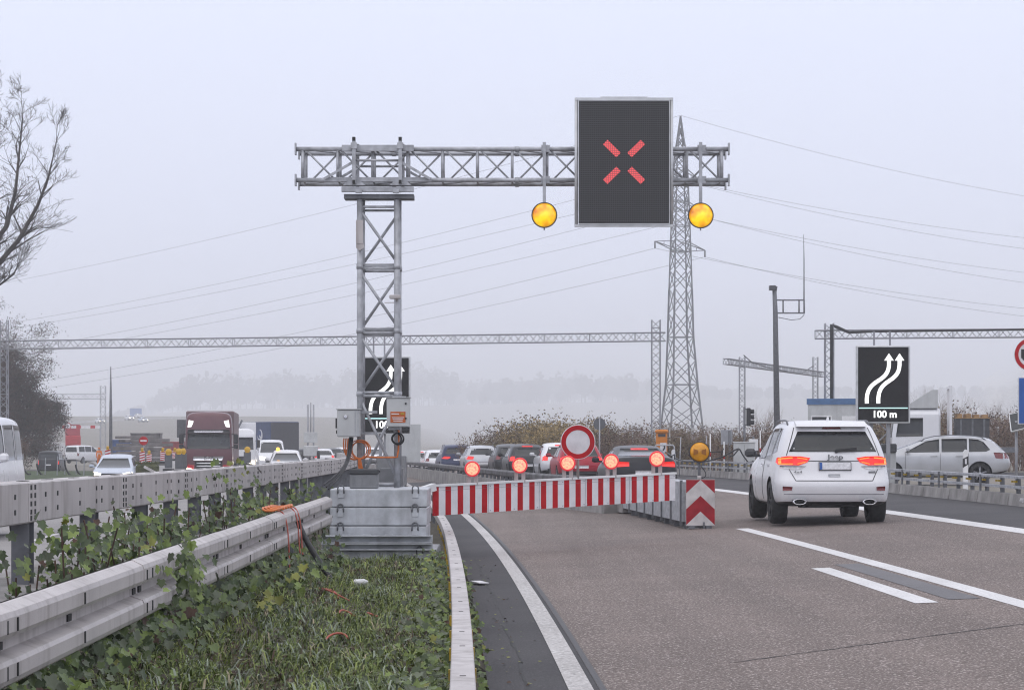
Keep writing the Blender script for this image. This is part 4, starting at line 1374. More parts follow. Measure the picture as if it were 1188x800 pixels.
# white box lorry behind the maroon one
tx = (276 - 594) / 2700 * 150
wl_ = thing('box_lorry', 'white lorry half hidden behind the maroon one, one headlamp lit', 'lorry', (tx, 150, gz(tx, 150)), math.pi + head_dir(150))
tr = lorry_cab(wl_, paints['white'], 2.95, 2.0, 2.3)
decal(tr, [(-1.0, 1.63), (1.0, 1.63), (.96, 2.42), (-.96, 2.42)], 'F', 'windscreen', M['glass'], wl_, off=.02, step=.2)
dec2(tr, [(.76, .86), (1.08, .9), (1.08, .66), (.76, .62)], 'F', 'headlight', M['head_on'], wl_, off=.05, step=.2)
decal(tr, [(-.66, 1.2), (.66, 1.2), (.6, .6), (-.6, .6)], 'F', 'grille', M['dark'], wl_, off=.03, step=.2)
for sd in (-1, 1):
    b = MB()
    b.bbox((sd * 1.32, -.05, 2.0), (.22, .12, .5), .04)
    b.bar((sd * 1.1, -.12, 2.2), (sd * 1.32, -.06, 2.2), .04)
    b.build('mirror', M['black'], wl_)
    for yy in (-1.2, -5.2):
        wheel_simple(wl_, sd * 1.0, yy, .46, .3)
b = MB()
b.bbox((0, -5.2, 2.25), (2.45, 5.8, 2.3), .04)
b.build('load_box', paints['white'], wl_)
# dark curtain trailer with emblem
tx = (306 - 594) / 2700 * 190
ct = thing('curtain_lorry', 'dark blue and grey curtain-side trailer with a round white emblem standing across the road', 'lorry', (tx, 190, gz(tx, 190)), R(29))
b = MB()
b.bbox((0, 0, 2.35), (2.5, 8.6, 2.7), .05)
b.build('trailer_box', mat('curtain_blue', (0.035, 0.055, 0.13), 0.6, 0, 0.1, 3.0), ct)
b = MB()
b.box((0, -4.32, 2.35), (2.4, .03, 2.6))
b.build('rear_door', mat('trailer_rear', (0.06, 0.06, 0.068), .6, 0, .1), ct)
b = MB()
b.lathe([(.50, 0), (.50, .02)], (-1.265, -2.2, 2.6), 'x', 28)
b.lathe([(.36, -.004), (.36, .02)], (-1.280, -2.1, 2.7), 'x', 20, m=1)
b.box((-1.285, -2.35, 2.45), (.02, .5, .16), rot=Matrix.Rotation(.6, 3, 'X'))
b.build('emblem', [M['white_board'], mat('emblem_blue', (0.03, 0.06, 0.18), .6)], ct)
b = MB()
b.box((-1.262, 2.3, 2.35), (.02, 3.6, 2.4))
b.build('side_panel', mat('panel_greyblue', (0.16, 0.18, 0.24), .6, 0, .1), ct)
b = MB()
b.box((0, 0, .92), (2.2, 8.4, .2))
b.build('chassis', M['black'], ct)
for sd in (-1, 1):
    for yy in (-3.0, -1.8, 2.8):
        wheel_simple(ct, sd * 1.05, yy, .48, .3)
b = MB()
b.bbox((0, 5.6, 1.95), (2.4, 2.0, 2.6), .12)
b.build('cab', paints['white'], ct)

# white flatbed lorry on the ramp behind the estate car
wt_ = thing('flatbed_lorry', 'white lorry with sloping roof deflector carrying timber on a flatbed behind the estate car', 'lorry', (15.15, 93.0, gz(15, 93) - 0.1), R(90 - 8))
wt_.scale = (.9, .9, .9)
tr = lorry_cab(wt_, paints['white'], 2.95, 2.1, 2.45)
dec2(tr, [(-1.35, 1.75), (-.18, 1.72), (-.30, 2.55), (-1.35, 2.55)], 'L', 'side_window', M['glass_far'], wt_, off=.012, step=.2)
decal(tr, [(-1.0, 1.70), (1.0, 1.70), (.96, 2.5), (-.96, 2.5)], 'F', 'windscreen', M['glass_far'], wt_, off=.02, step=.2)
b = MB()
b.prism([(-2.0, 2.98), (-.55, 2.98), (-.75, 3.15), (-1.75, 3.78), (-2.0, 3.78)], 2.2, ((-1.1, 0, 0), (0, 1, 0), (0, 0, 1), (1, 0, 0)))
b.build('roof_deflector', M['cabinet'], wt_)
b = MB()
for sd in (-1.15, 1.15):
    b.box((sd, -2.55, 2.4), (.12, .12, 3.1))
b.box((0, -2.55, 3.9), (2.4, .12, .12))
b.box((0, -2.55, 1.5), (2.4, .06, 1.0))
b.build('headboard_frame', paints['white'], wt_)
b = MB()
b.box((0, -4.0, 1.15), (2.45, 2.9, .22))
b.build('flatbed', M['galv_dark'], wt_)
b = MB()
b.box((0, -2.6, .8), (1.0, 5.0, .3))
b.build('chassis', M['black'], wt_)
for sd in (-1, 1):
    for yy in (-.9, -4.0):
        wheel_simple(wt_, sd * 1.05, yy, .48, .3)
for k in range(1):
    b = MB()
    yk = -3.5
    b.box((0, yk, 1.90), (1.9, 1.45, 1.25))
    for q in (-.5, 0, .5):
        b.box((-.96, yk + q, 1.90), (.04, .08, 1.2), m=1)
    b.build('crate_load', [M['dark'], M['galv_dark']], wt_)
    b = MB()
    for q in (-.9, -.3, .3, .9):
        b.box((0, yk + q * .62, 2.63), (1.8, .24, .14 + .06 * (q > 0)))
    b.box((0, yk, 2.545), (2.0, 1.5, .04))
    b.build('timber_load', M['wood'], wt_)
# ================================================================== LANE GANTRY
GY = 33.0
S = 2700 / GY
def q(px, py, y=GY):
    return P(px, py, y)
gt = thing('lane_gantry', 'galvanised cantilever gantry with a red crossed lane display and two amber lamps', 'gantry', (q(439, 0).x, GY + .3, 0.0))
go = gt.location.copy()
legs_x = (q(417.5, 0).x, q(460.5, 0).x)
yF, yB = GY, GY + 0.52
z_base, z_top = 1.00, q(0, 228).z
for x in legs_x:
    for y in (yF, yB):
        b = MB(go)
        b.tube([(x, y, z_base), (x, y, z_top)], 0.043, 10)
        for py in (309, 383.5, 456.5):
            zz = q(0, py).z
            b.lathe([(.05, -.035), (.05, .035)], (x, y, zz), 'z', 10)
        b.build('tower_leg', M['galv'], gt)
levels = [q(0, py).z for py in (240, 307, 311.5, 381, 386, 455, 459)] + [z_base + .06]
for z in levels:
    b = MB(go)
    for y in (yF, yB):
        b.tube([(legs_x[0], y, z), (legs_x[1], y, z)], 0.018, 8)
    for x in legs_x:
        b.tube([(x, yF, z), (x, yB, z)], 0.018, 8)
    b.build('tower_rung', M['galv'], gt)
b = MB(go)
for z1, z0, fl in ((levels[0], levels[1], 0), (levels[2], levels[3], 0), (levels[4], levels[5], 0), (levels[6], levels[7] + .05, 0)):
    x0, x1 = legs_x
    b.tube([(x0, yF, z1 - .04), (x1, yF, z0 + .04)] if fl == 0 else [(x1, yF, z1 - .04), (x0, yF, z0 + .04)], 0.021, 8)
    b.tube([(x1, yB, z1 - .04), (x0, yB, z0 + .04)], 0.021, 8)
    for x in legs_x:
        b.tube([(x, yF, z1 - .04), (x, yB, z0 + .04)], 0.019, 8)
b.build('tower_bracing', M['galv'], gt)
# arm
aF, aB = GY - 0.02, GY + 0.50
zT, zB_ = q(0, 173, aF).z, q(0, 209, aF).z
xL, xR = q(343, 0, aF).x, q(845.5, 0, aF).x
for y in (aF, aB):
    for z in (zT, zB_):
        b = MB(go)
        b.tube([(xL, y, z), (xR, y, z)], 0.033, 10)
        for x in (xL, xR):
            b.box((x, y, z), (.022, .10, .165))
        for px in (455, 600, 690):
            xx = q(px, 0).x
            b.lathe([(.042, -.03), (.042, .03)], (xx, y, z), 'x', 10)
        b.build('arm_chord', M['galv'], gt)
nb = 12
xs_ = [xL + .10 + (xR - xL - .20) * i / nb for i in range(nb + 1)]
for i, x in enumerate(xs_):
    b = MB(go)
    for y in (aF, aB):
        b.tube([(x, y, zT), (x, y, zB_)], 0.020 if i not in (0, nb) else .024, 8)
    for z in (zT, zB_):
        b.tube([(x, aF, z), (x, aB, z)], 0.015, 6)
    b.build('arm_post', M['galv'], gt)
b = MB(go)
for i in range(nb):
    xa, xb = xs_[i], xs_[i + 1]
    b.tube([(xa + .03, aF, zT), (xb - .03, aF, zB_)], 0.015, 6)
    b.tube([(xa + .03, aB, zB_), (xb - .03, aB, zT)], 0.015, 6)
    b.tube([(xa, aF, zT), (xb, aB, zT)], 0.013, 6)
    b.tube([(xa, aB, zB_), (xb, aF, zB_)], 0.013, 6)
b.build('arm_bracing', M['galv'], gt)
# saddle between tower and arm
def plate(px0, px1, py0, py1, y, th, name='saddle_beam', m='galv'):
    a, c = q(px0, py0, y), q(px1, py1, y)
    bb = MB(go)
    bb.bbox(((a.x + c.x) / 2, y + th / 2, (a.z + c.z) / 2), (abs(c.x - a.x), th, abs(a.z - c.z)), .004)
    return bb.build(name, M[m], gt)
for y in (GY - .12, GY + .55):
    plate(396.5, 480, 168, 175.5, y, .05)
    plate(376, 500.5, 205.5, 211, y, .05)
    plate(396, 480, 216.5, 222.5, y, .06)
plate(399, 480, 225, 230.5, GY - .06, .30, m='galv_dark')
plate(399, 480, 225, 230.5, GY + .42, .20, m='galv_dark')
for px in (411.5, 465):
    x = q(px, 0).x
    for y in (GY - .17, GY + .62):
        b = MB(go)
        b.box((x, y, (q(0, 161).z + q(0, 214).z) / 2), (.05, .05, q(0, 161).z - q(0, 214).z))
        b.box((x, y - .004, q(0, 163.2).z), (.040, .05, .055), m=1)
        b.box((x, y - .004, q(0, 212.5).z), (.040, .05, .05), m=1)
        b.box((x, y + .01, q(0, 171).z), (.085, .09, .085))
        b.build('saddle_post', [M['galv'], M['hole']], gt)
    for sd in (-1, 1):
        if (px < 440) == (sd < 0):
            for y in (GY - .16, GY + .60):
                b = MB(go)
                b.bar((x, y, q(0, 189).z), (x + sd * .42, y, q(0, 209).z), .03, .035)
                b.build('saddle_brace', M['galv'], gt)
    b = MB(go)
    b.prism([(-.16, 0), (.16, 0), (.05, .09), (-.05, .09)], .05, ((x, GY - .13, q(0, 216).z), (1, 0, 0), (0, 0, 1), (0, 1, 0)))
    b.box((q(417 if px < 440 else 460, 0).x, GY - .14, q(0, 223).z), (.09, .07, .05))
    b.build('saddle_gusset', M['galv'], gt)
b = MB(go)
for y in (GY - .14, GY + .57):
    for py in (187.5,):
        b.tube([(q(413, 0).x, y, q(0, py).z), (q(464, 0).x, y, q(0, py).z)], .018, 8)
b.build('saddle_rail', M['galv'], gt)
# cable along the lower chord
b = MB(go)
pts = []
for i in range(40):
    x = q(455, 0).x + (q(770, 0).x - q(455, 0).x) * i / 39
    pts.append((x, GY + .2 + .1 * math.sin(i * .5), zB_ + .03 + .008 * math.sin(i * 1.7)))
b.tube(pts, .011, 6)
b.build('arm_cable', M['orange_cable'], gt)

# crossed lane display
dy = GY - 0.34
led = bpy.data.materials.new('led_matrix')
led.use_nodes = True
n, l = led.node_tree.nodes, led.node_tree.links
bs = n['Principled BSDF']
bs.inputs['Roughness'].default_value = .55
tc = n.new('ShaderNodeTexCoord')
sp3 = n.new('ShaderNodeSeparateXYZ')
l.new(tc.outputs['Object'], sp3.inputs[0])
def cell(out, pitch, lo):
    mu = n.new('ShaderNodeMath'); mu.operation = 'MULTIPLY'; mu.inputs[1].default_value = 1 / pitch
    fr = n.new('ShaderNodeMath'); fr.operation = 'FRACT'
    gtm = n.new('ShaderNodeMath'); gtm.operation = 'GREATER_THAN'; gtm.inputs[1].default_value = lo
    l.new(out, mu.inputs[0]); l.new(mu.outputs[0], fr.inputs[0]); l.new(fr.outputs[0], gtm.inputs[0])
    return gtm.outputs[0]
PITCH = 0.0265
ca, cb_ = cell(sp3.outputs['X'], PITCH, .72), cell(sp3.outputs['Z'], PITCH, .62)
mxm = n.new('ShaderNodeMath'); mxm.operation = 'MAXIMUM'
l.new(ca, mxm.inputs[0]); l.new(cb_, mxm.inputs[1])
mc = n.new('ShaderNodeMixRGB')
mc.inputs['Color1'].default_value = (.008, .008, .009, 1)
mc.inputs['Color2'].default_value = (.060, .060, .064, 1)
l.new(mxm.outputs[0], mc.inputs['Fac'])
l.new(mc.outputs['Color'], bs.inputs['Base Color'])
xm = led.copy()
xm.name = 'led_matrix_red'
n2, l2 = xm.node_tree.nodes, xm.node_tree.links
b2 = n2['Principled BSDF']
mxn = [k for k in n2 if k.type == 'MATH' and k.operation == 'MAXIMUM'][0]
inv = n2.new('ShaderNodeMath'); inv.operation = 'SUBTRACT'; inv.inputs[0].default_value = 1.0
l2.new(mxn.outputs[0], inv.inputs[1])
mul = n2.new('ShaderNodeMath'); mul.operation = 'MULTIPLY_ADD'; mul.inputs[1].default_value = 0.75; mul.inputs[2].default_value = 0.22
l2.new(inv.outputs[0], mul.inputs[0])
b2.inputs['Emission Color'].default_value = (1.0, .10, .11, 1)
l2.new(mul.outputs[0], b2.inputs['Emission Strength'])
ds = thing('lane_display', None, None, (0, 0, 0))
ds.parent = gt
dc = q(724, 188, dy)
ds.location = dc - go
w_, h_ = (781 - 667) / 2700 * dy, (263 - 113) / 2700 * dy
pw, ph = (776 - 671.5) / 2700 * dy, (258.5 - 116.5) / 2700 * dy
b = MB()
b.bbox((0, .06, 0), (pw, .12, ph), .006)
b.build('display_panel', led, ds)
b = MB()
b.bbox((0, .125, 0), (pw - .06, .10, ph - .1), .02)
b.build('display_housing', M['dark'], ds)
b = MB()
for sd in (-1, 1):
    b.tube([(sd * (w_ / 2 - .02), .05, -h_ / 2), (sd * (w_ / 2 - .02), .05, h_ / 2)], .024, 8)
    b.box((sd * (pw / 2 + .006), .03, 0), (.010, .05, ph))
    b.box((0, .05, sd * (h_ / 2 - .018)), (w_, .05, .034))
    b.box((0, .03, sd * (ph / 2 + .008)), (pw, .05, .012))
    for u in (-.4, .4):
        b.box((u, .04, sd * (h_ / 2 - .045)), (.10, .04, .02))
b.box((0, .05, h_ / 2 + .004), (.66, .045, .02))
b.build('display_frame', M['frame_pale'], ds)
def bar2(x0, z0, x1, z1, w):
    d = Vector((x1 - x0, z1 - z0)).normalized()
    nn = Vector((-d.y, d.x)) * w / 2
    o = [(x0 + nn.x, z0 + nn.y), (x1 + nn.x, z1 + nn.y), (x1 - nn.x, z1 - nn.y), (x0 - nn.x, z0 - nn.y)]
    xb = MB()
    xb.prism(o, .006, ((0, -.006, 0), (1, 0, 0), (0, 0, 1), (0, 1, 0)))
    xb.build('red_cross_bar', xm, ds)
sc_ = dy / 2700
for sx_ in (-1, 1):
    for sz_ in (-1, 1):
        bar2(sx_ * 6.4 * sc_, sz_ * 8.0 * sc_, sx_ * 21.8 * sc_, sz_ * 23.0 * sc_, .088)
b = MB(go)
for px in (690, 757):
    for z in (zT, zB_):
        x = q(px, 0).x
        b.box((x, GY - .13, z), (.06, .30, .09))
b.build('display_bracket', M['galv'], gt)

# amber lamps
am = bpy.data.materials.new('amber_lens')
am.use_nodes = True
n, l = am.node_tree.nodes, am.node_tree.links
bs = n['Principled BSDF']
bs.inputs['Roughness'].default_value = .12
bs.inputs['Coat Weight'].default_value = .6
tc = n.new('ShaderNodeTexCoord')
nz = n.new('ShaderNodeTexNoise'); nz.inputs['Scale'].default_value = 4.5; nz.inputs['Detail'].default_value = 2
l.new(tc.outputs['Object'], nz.inputs['Vector'])
rp = n.new('ShaderNodeValToRGB')
rp.color_ramp.elements[0].position = .36; rp.color_ramp.elements[0].color = (.48, .13, .0, 1)
rp.color_ramp.elements[1].position = .62; rp.color_ramp.elements[1].color = (.95, .55, .012, 1)
l.new(nz.outputs['Fac'], rp.inputs['Fac'])
l.new(rp.outputs['Color'], bs.inputs['Base Color'])
l.new(rp.outputs['Color'], bs.inputs['Emission Color'])
bs.inputs['Emission Strength'].default_value = .75
amd = mat('amber_lens_off', (.78, .34, .006), .25, 0, .18, 5.0, coat=.3)
def amber(parent, r, m, name='amber_lamp', y=0.0, loc=(0, 0, 0)):
    a = thing(name, None, None, loc)
    a.parent = parent
    b = MB()
    b.lathe([(r * .5, .13), (r * .9, .09), (r, .03), (r * 1.03, 0), (r * 1.0, -.012), (r * .94, -.012), (r * .93, .0)], (0, 0, 0), 'y', 32, cap=False)
    b.build('lamp_housing', M['dark'], a)
    b = MB()
    b.lathe([(r * .94, -.010), (r * .8, -.030), (r * .5, -.047), (r * .2, -.055), (0.001, -.057)], (0, 0, 0), 'y', 32)
    b.build('lens', m, a)
    return a
for px, py in ((631.5, 249.5), (813, 250)):
    c = q(px, py, GY - .12)
    amber(gt, .178, am, loc=c - go)
    b = MB(go)
    zt = q(0, 166).z
    b.box((c.x, GY - .09, (zt + c.z + .16) / 2), (.045, .045, zt - c.z - .16))
    for z in (zT, zB_):
        b.box((c.x + .02, GY - .06, z), (.12, .06, .10))
        b.lathe([(.012, -.02), (.012, .02)], (c.x + .08, GY - .10, z), 'y', 6)
    b.tube([(c.x, GY - .08, c.z - .17), (c.x, GY - .08, c.z - .21)], .012, 6)
    b.build('lamp_hanger', M['galv'], gt)

# cabinets on the tower
def cabinet(px0, px1, py0, py1, y, depth, name, knob=False, label_=False):
    a, c = q(px0, py0, y), q(px1, py1, y)
    cab = thing(name, None, None, ((a.x + c.x) / 2 - go.x, y - go.y, (a.z + c.z) / 2 - go.z))
    cab.parent = gt
    w, h = c.x - a.x, a.z - c.z
    b = MB()
    b.bbox((0, depth / 2, 0), (w, depth, h), .008)
    b.bbox((0, -.006, 0), (w - .012, .012, h - .016), .004)
    b.box((0, depth / 2, h / 2 + .008), (w + .03, depth + .05, .012))
    b.build('cabinet_body', M['cabinet'], cab)
    return cab, w, h
cb1, w1, h1 = cabinet(391, 417.5, 475, 506.5, GY - .28, .22, 'control_cabinet')
b = MB()
b.lathe([(.028, 0), (.028, -.02), (.02, -.026)], (-w1 * .12, -.012, h1 * .24), 'y', 14)
b.build('lock', M['chrome'], cb1)
b = MB()
b.box((-w1 / 2 - .012, .06, h1 * .0), (.025, .06, .14))
b.box((-w1 / 2 - .008, .06, -h1 * .32), (.018, .05, .05))
b.build('hinge', M['black'], cb1)
b = MB()
for zz in (h1 * .42, -h1 * .38):
    b.box((w1 / 2 + .06, .26, zz), (.34, .03, .035))
for xx in (w1 * .30, w1 * .42):
    b.box((xx, -.002, 0), (.012, .03, h1 * .96))
b.build('clamp_bracket', M['galv'], cb1)
cb2, w2, h2 = cabinet(448.5, 475, 461.5, 495, GY - .30, .22, 'control_cabinet')
b = MB()
b.box((-.0, -.0145, -h2 * .16), (w2 * .66, .004, h2 * .38))
lb = b.build('orange_label', mat('label_orange', (.52, .12, .025), .5), cb2)
b = MB()
b.box((w2 * .20, -.0185, -h2 * .045), (w2 * .16, .004, h2 * .065), m=1)
b.box((-w2 * .12, -.0185, -h2 * .05), (w2 * .34, .004, h2 * .035))
for i in range(3):
    b.box((.0, -.0185, -h2 * (.175 + .06 * i)), (w2 * (.52 - .06 * i), .004, h2 * .026))
b.build('label_print', [M['white_board'], M['yellow']], lb)
b = MB()
for zz in (h2 * .31, -h2 * .20):
    b.lathe([(.014, 0), (.014, -.016)], (w2 * .34, -.012, zz), 'y', 10)
b.build('lock', M['black'], cb2)
b = MB()
b.box((0, .27, h2 / 2 + .02), (w2 * .6, .12, .02))
b.box((-.06, .2, -h2 / 2 - .02), (w2 * .5, .16, .04))
b.tube([(-.02, .24, -h2 / 2), (-.02, .24, -h2 / 2 - .22)], .025, 8)
b.build('clamp_bracket', M['galv'], cb2)
# camera and speaker on the tower legs
b = MB(go)
c = q(460.5, 345)
b.bbox((c.x - .02, GY - .12, c.z), (.16, .10, .055), .01)
b.box((c.x - .10, GY - .12, c.z - .08), (.14, .01, .012))
b.tube([(c.x, GY - .06, c.z - .03), (c.x, GY, c.z - .06)], .015, 6)
b.build('sensor_box', M['galv_dull'], gt)
b = MB(go)
c0, c1 = q(416, 256), q(420, 283)
b.box((c0.x + .02, GY - .075, (c0.z + c1.z) / 2), (.10, .05, c0.z - c1.z))
b.prism([(-.05, 0), (.06, 0), (.06, -.06), (0.0, -.10), (-.05, -.06)], .05, ((c0.x + .02, GY - .09, c1.z), (1, 0, 0), (0, 0, 1), (0, 1, 0)))
b.build('junction_box', M['galv_dull'], gt)

# ballast blocks under the tower
FY = 31.9
def bq(px, py):
    return P(px, py, FY)
def ballast(px0, px1, z0, z1, depth, label, eyes, name='ballast_block', y=FY, chan=False):
    xa, xb = bq(px0, 0).x, bq(px1, 0).x
    t = thing(name, label, 'ballast weight', ((xa + xb) / 2, y + depth / 2, z0), 0, 'zinc ballast weights under the gantry tower')
    w, h = xb - xa, z1 - z0
    b = MB()
    if chan:
        b.sweep([(-h / 2, 0), (h / 2, 0)] if False else [(0.0, 0), (0.0, h), (.16, h), (.16, h - .012), (.012, h - .012), (.012, .012), (.16, .012), (.16, 0)], [(-w / 2, -depth / 2, 0), (w / 2, -depth / 2, 0)])
        for xx in (-w / 2, w / 2):
            b.box((xx, 0.08, h / 2), (.014, depth - .16, h))
        for xx in (-.42, -.14, .16, .48):
            b.box((xx, -depth / 2 + .06, h + .004), (.11, .09, .008))
    else:
        b.bbox((0, 0, h / 2), (w, depth, h), .012)
    b.build('weight', M['ballast'], t)
    for e_ in eyes:
        xe = bq(e_, 0).x - (xa + xb) / 2
        b = MB()
        pts = [(xe + .042 * math.cos(R(a)), -depth / 2 - .014, h + .005 + .048 * math.sin(R(a))) for a in range(-20, 201, 20)]
        pts = [(xe + .042, -depth / 2 - .014, h - .06)] + pts + [(xe - .042, -depth / 2 - .014, h - .06)]
        b.tube(pts, .011, 6)
        b.build('lifting_eye', M['galv_dark'], t)
        b = MB()
        b.bbox((xe, -depth / 2 - .006, h - .085), (.088, .012, .075), .003)
        b.build('eye_plate', M['ballast'], t)
    return t
zt = EYE - (567 - HORIZON) / 2700 * FY
ballast(382.8, 495.7, zt - .247, zt, 1.55, 'uppermost zinc weight of the ballast stack, carrying the grey crate', (395.5, 482))
ballast(382.8, 495.4, zt - .500, zt - .256, 1.55, 'second zinc weight from the top of the ballast stack', (395, 481.5))
ballast(382.2, 494.8, zt - .755, zt - .509, 1.52, 'third zinc weight of the ballast stack, just above the two channels', (395, 481.5))
ballast(375.5, 501.5, zt - .722, zt - .622, .22, 'upper of the two zinc channel beams across the front of the ballast stack', (), 'channel_beam', FY - .26, True)
ballast(375.5, 501.5, zt - .815, zt - .727, .22, 'lower of the two zinc channel beams across the front of the ballast stack', (), 'channel_beam', FY - .26, True)
ballast(387, 507, zt - 1.10, zt - .825, 1.9, 'bottom zinc weight of the ballast stack, its foot in the grass', (488,), y=FY - .30)
# grey lidded box on the weights
c = P(421.5, 566, FY + .25)
t = thing('lidded_crate', 'grey plastic box with a dark lid standing on the ballast stack', 'box', (c.x, FY + .45, zt))
b = MB()
b.bbox((0, 0, .10), (.385, .34, .20), .012)
for xx in (-.13, -.02, .11):
    b.box((xx, -.172, .09), (.012, .01, .16))
b.build('box_body', M['boxgrey'], t)
b = MB()
b.bbox((0, 0, .235), (.425, .38, .075), .015)
b.box((.22, -.1, .235), (.02, .05, .03))
b.build('lid', M['dark'], t)

# cables
def coil(c, r, turns, wob, rng_, tilt=0.0):
    pts = []
    N = int(turns * 22)
    for i in range(N + 1):
        a = 2 * math.pi * i / 22 + 1.2
        rr = r * (1 + wob * 1.6 * math.sin(i * .137 + turns))
        pts.append(Vector((c[0] + .02 * math.sin(i * .06) + rr * math.cos(a), c[1] + .02 * math.sin(i * .23) + tilt * math.cos(a), c[2] + rr * math.sin(a))))
    return pts
rng = random.Random(3)
c = q(417.5, 521.5, GY - .10)
b = MB()
b.tube(coil(c, .125, 5, .06, rng), .0075, 6)
for k in range(6):
    dx = rng.uniform(-.05, .06)
    b.tube([(c.x + dx * .4, c.y - .02, c.z - .11), (c.x + .01 + dx * .7, c.y - .03, c.z - .2), (c.x + .05 + dx, c.y + .05, c.z - .40)], .010, 6)
p0 = q(399, 508, GY - .2)
for k in range(3):
    b.tube(bez((p0.x + .03 * k, p0.y, p0.z), (p0.x - .03 + .03 * k, p0.y, p0.z - .25), (c.x - .15, c.y, c.z - .16), (c.x - .02, c.y, c.z - .13), 10), .011, 6)
e1, e2 = q(424, 529.5), q(457, 530)
b.tube(bez((e1.x, c.y, e1.z), (e1.x + .2, c.y, e1.z - .01), (e2.x - .1, GY - .06, e2.z - .005), (e2.x + .05, GY - .06, e2.z)) + [(q(462.5, 0).x, GY - .06, q(0, 522).z), (q(463, 0).x, GY - .08, q(0, 500).z), (q(461, 0).x, GY - .12, q(0, 496).z)], .014, 6)
tag(b.build('cable_coil', M['orange_cable'], fix=False), 'orange cable coiled on the tower leg above the grey box', 'cable')
c = q(460.5, 508.5, GY - .14)
b = MB()
b.tube(coil(c, .078, 3, .05, rng), .011, 6)
tag(b.build('cable_coil', M['black'], fix=False), 'black cable coil hanging under the cabinet with the orange label', 'cable')
a, e_ = q(406, 507, GY - .2), P(376, 562, 30.5)
b = MB()
for k in range(3):
    b.tube(bez((a.x + .02 * k, a.y, a.z), (a.x - .05 + .03 * k, a.y - .1, a.z - .35), (e_.x + .3, e_.y + .5, e_.z + .25), (e_.x + .03 * k, e_.y, e_.z - .03 * k)), .011, 6)
tag(b.build('hanging_cable', M['black'], fix=False), 'black cables drooping from the left cabinet down behind the ballast stack', 'cable')
# orange and red leads over the W-beam
a = P(330, 582, 27.0)
b = MB()
for k in range(4):
    cc = Vector((wrail_x(23.6) - .04, 23.4 + .22 * k, W_TOP + .02))
    pts = [cc + Vector((.10 * math.cos(t_ * .55), .45 * math.sin(t_ * .55) + .05 * k, .012 * math.sin(t_ * 1.3) + .012)) for t_ in range(12)]
    b.tube(pts, .012, 6)
tag(b.build('cable_loop', M['orange_cable'], fix=False), 'orange cable loops lying on top of the two-wave crash barrier', 'cable')
b = MB()
for k, (pa, pb_) in enumerate((((332, 582), (331, 676)), ((345, 580), (337, 640)), ((343, 581), (338, 655)))):
    u, v = P(*pa, 25.6), P(*pb_, 24.6)
    x0 = wrail_x(24) + .10
    yk = (23.3, 24.7, 24.4)[k]
    b = MB()
    b.tube(bez((x0 - .10, yk + .1, W_TOP + .015), (x0 + .05, yk, W_TOP + .04), (x0 + .02, yk - .05, .55), (x0 + .05, yk - .1, verge_z(x0, yk) + (.03 if k == 0 else .25))), .0075, 6)
    tag(b.build('hanging_lead', M['red_cable'], fix=False), ['long red lead hanging over the crash barrier, the one nearer to us', 'shorter red lead hanging over the crash barrier, outer one of the pair', 'shorter red lead hanging over the crash barrier, inner one of the pair'][k], 'cable', 'red leads over the crash barrier')
gp = Vector((x0 + .06, 25.0, verge_z(x0 + .06, 25)))
tag_pieces = []
for (xa, ya, a0, a1, rr) in ((-1.95, 22.6, .2, 1.6, .26), (-1.72, 23.0, 3.4, 5.6, .16), (-1.45, 20.9, 1.2, 3.4, .10), (-1.40, 18.6, .4, 3.0, .09), (-1.22, 21.6, 2.2, 4.6, .12)):
    pts = []
    for i in range(9):
        a_ = a0 + (a1 - a0) * i / 8
        xq, yq = xa + rr * math.cos(a_), ya + rr * 2.2 * math.sin(a_)
        pts.append((xq, yq, verge_z(xq, yq) + .035 + .04 * math.sin(i * math.pi / 8)))
    tag_pieces.append(pts)
pass
pc_lab = ['red cable end lying on the bank below the hanging leads', 'short red cable loop in the grass nearest the hanging leads', 'red cable scrap in the middle of the grass', 'red cable scrap farthest down the grass towards us', 'red cable scrap nearest to the kerb rail']
for pts, lab in zip(tag_pieces, pc_lab):
    b = MB()
    b.tube(pts, .009, 6)
    tag(b.build('cable_scrap', M['red_cable'], fix=False), lab, 'cable', 'red cable scraps in the grass')
a, e_ = P(348, 592, 26.6), P(383, 664, 25.2)
b = MB()
b.tube(bez((wrail_x(25) + .05, 25.2, W_TOP - .16), (wrail_x(25) + .12, 25.1, W_TOP - .35), (-2.08, 24.9, .42), (-1.93, 24.8, verge_z(-1.93, 24.8) + .02), 12), .032, 8)
tag(b.build('drain_hose', M['black'], fix=False), 'black hose leaning from the crash barrier down into the grass', 'hose')
# litter
c = P(411, 666, 24.0)
t = thing('litter_bottle', 'white crumpled bottle lying in the grass in front of the ballast stack', 'litter', (c.x, 25.0, verge_z(c.x, 25.0) + .07), R(35))
b = MB()
b.lathe([(.012, -.09), (.032, -.07), (.034, .04), (.018, .075), (.012, .09)], (0, 0, 0), 'x', 10)
b.build('bottle', M['white'], t)
c = G(513, 632)
t = thing('paper_scrap', 'white paper scrap beside the low kerb rail', 'litter', (rx(28) + .32, 27.5, gz(0, 28) + .012), R(15))
b = MB()
b.box((0, 0, 0), (.12, .42, .01))
b.build('paper', M['white_board'], t)

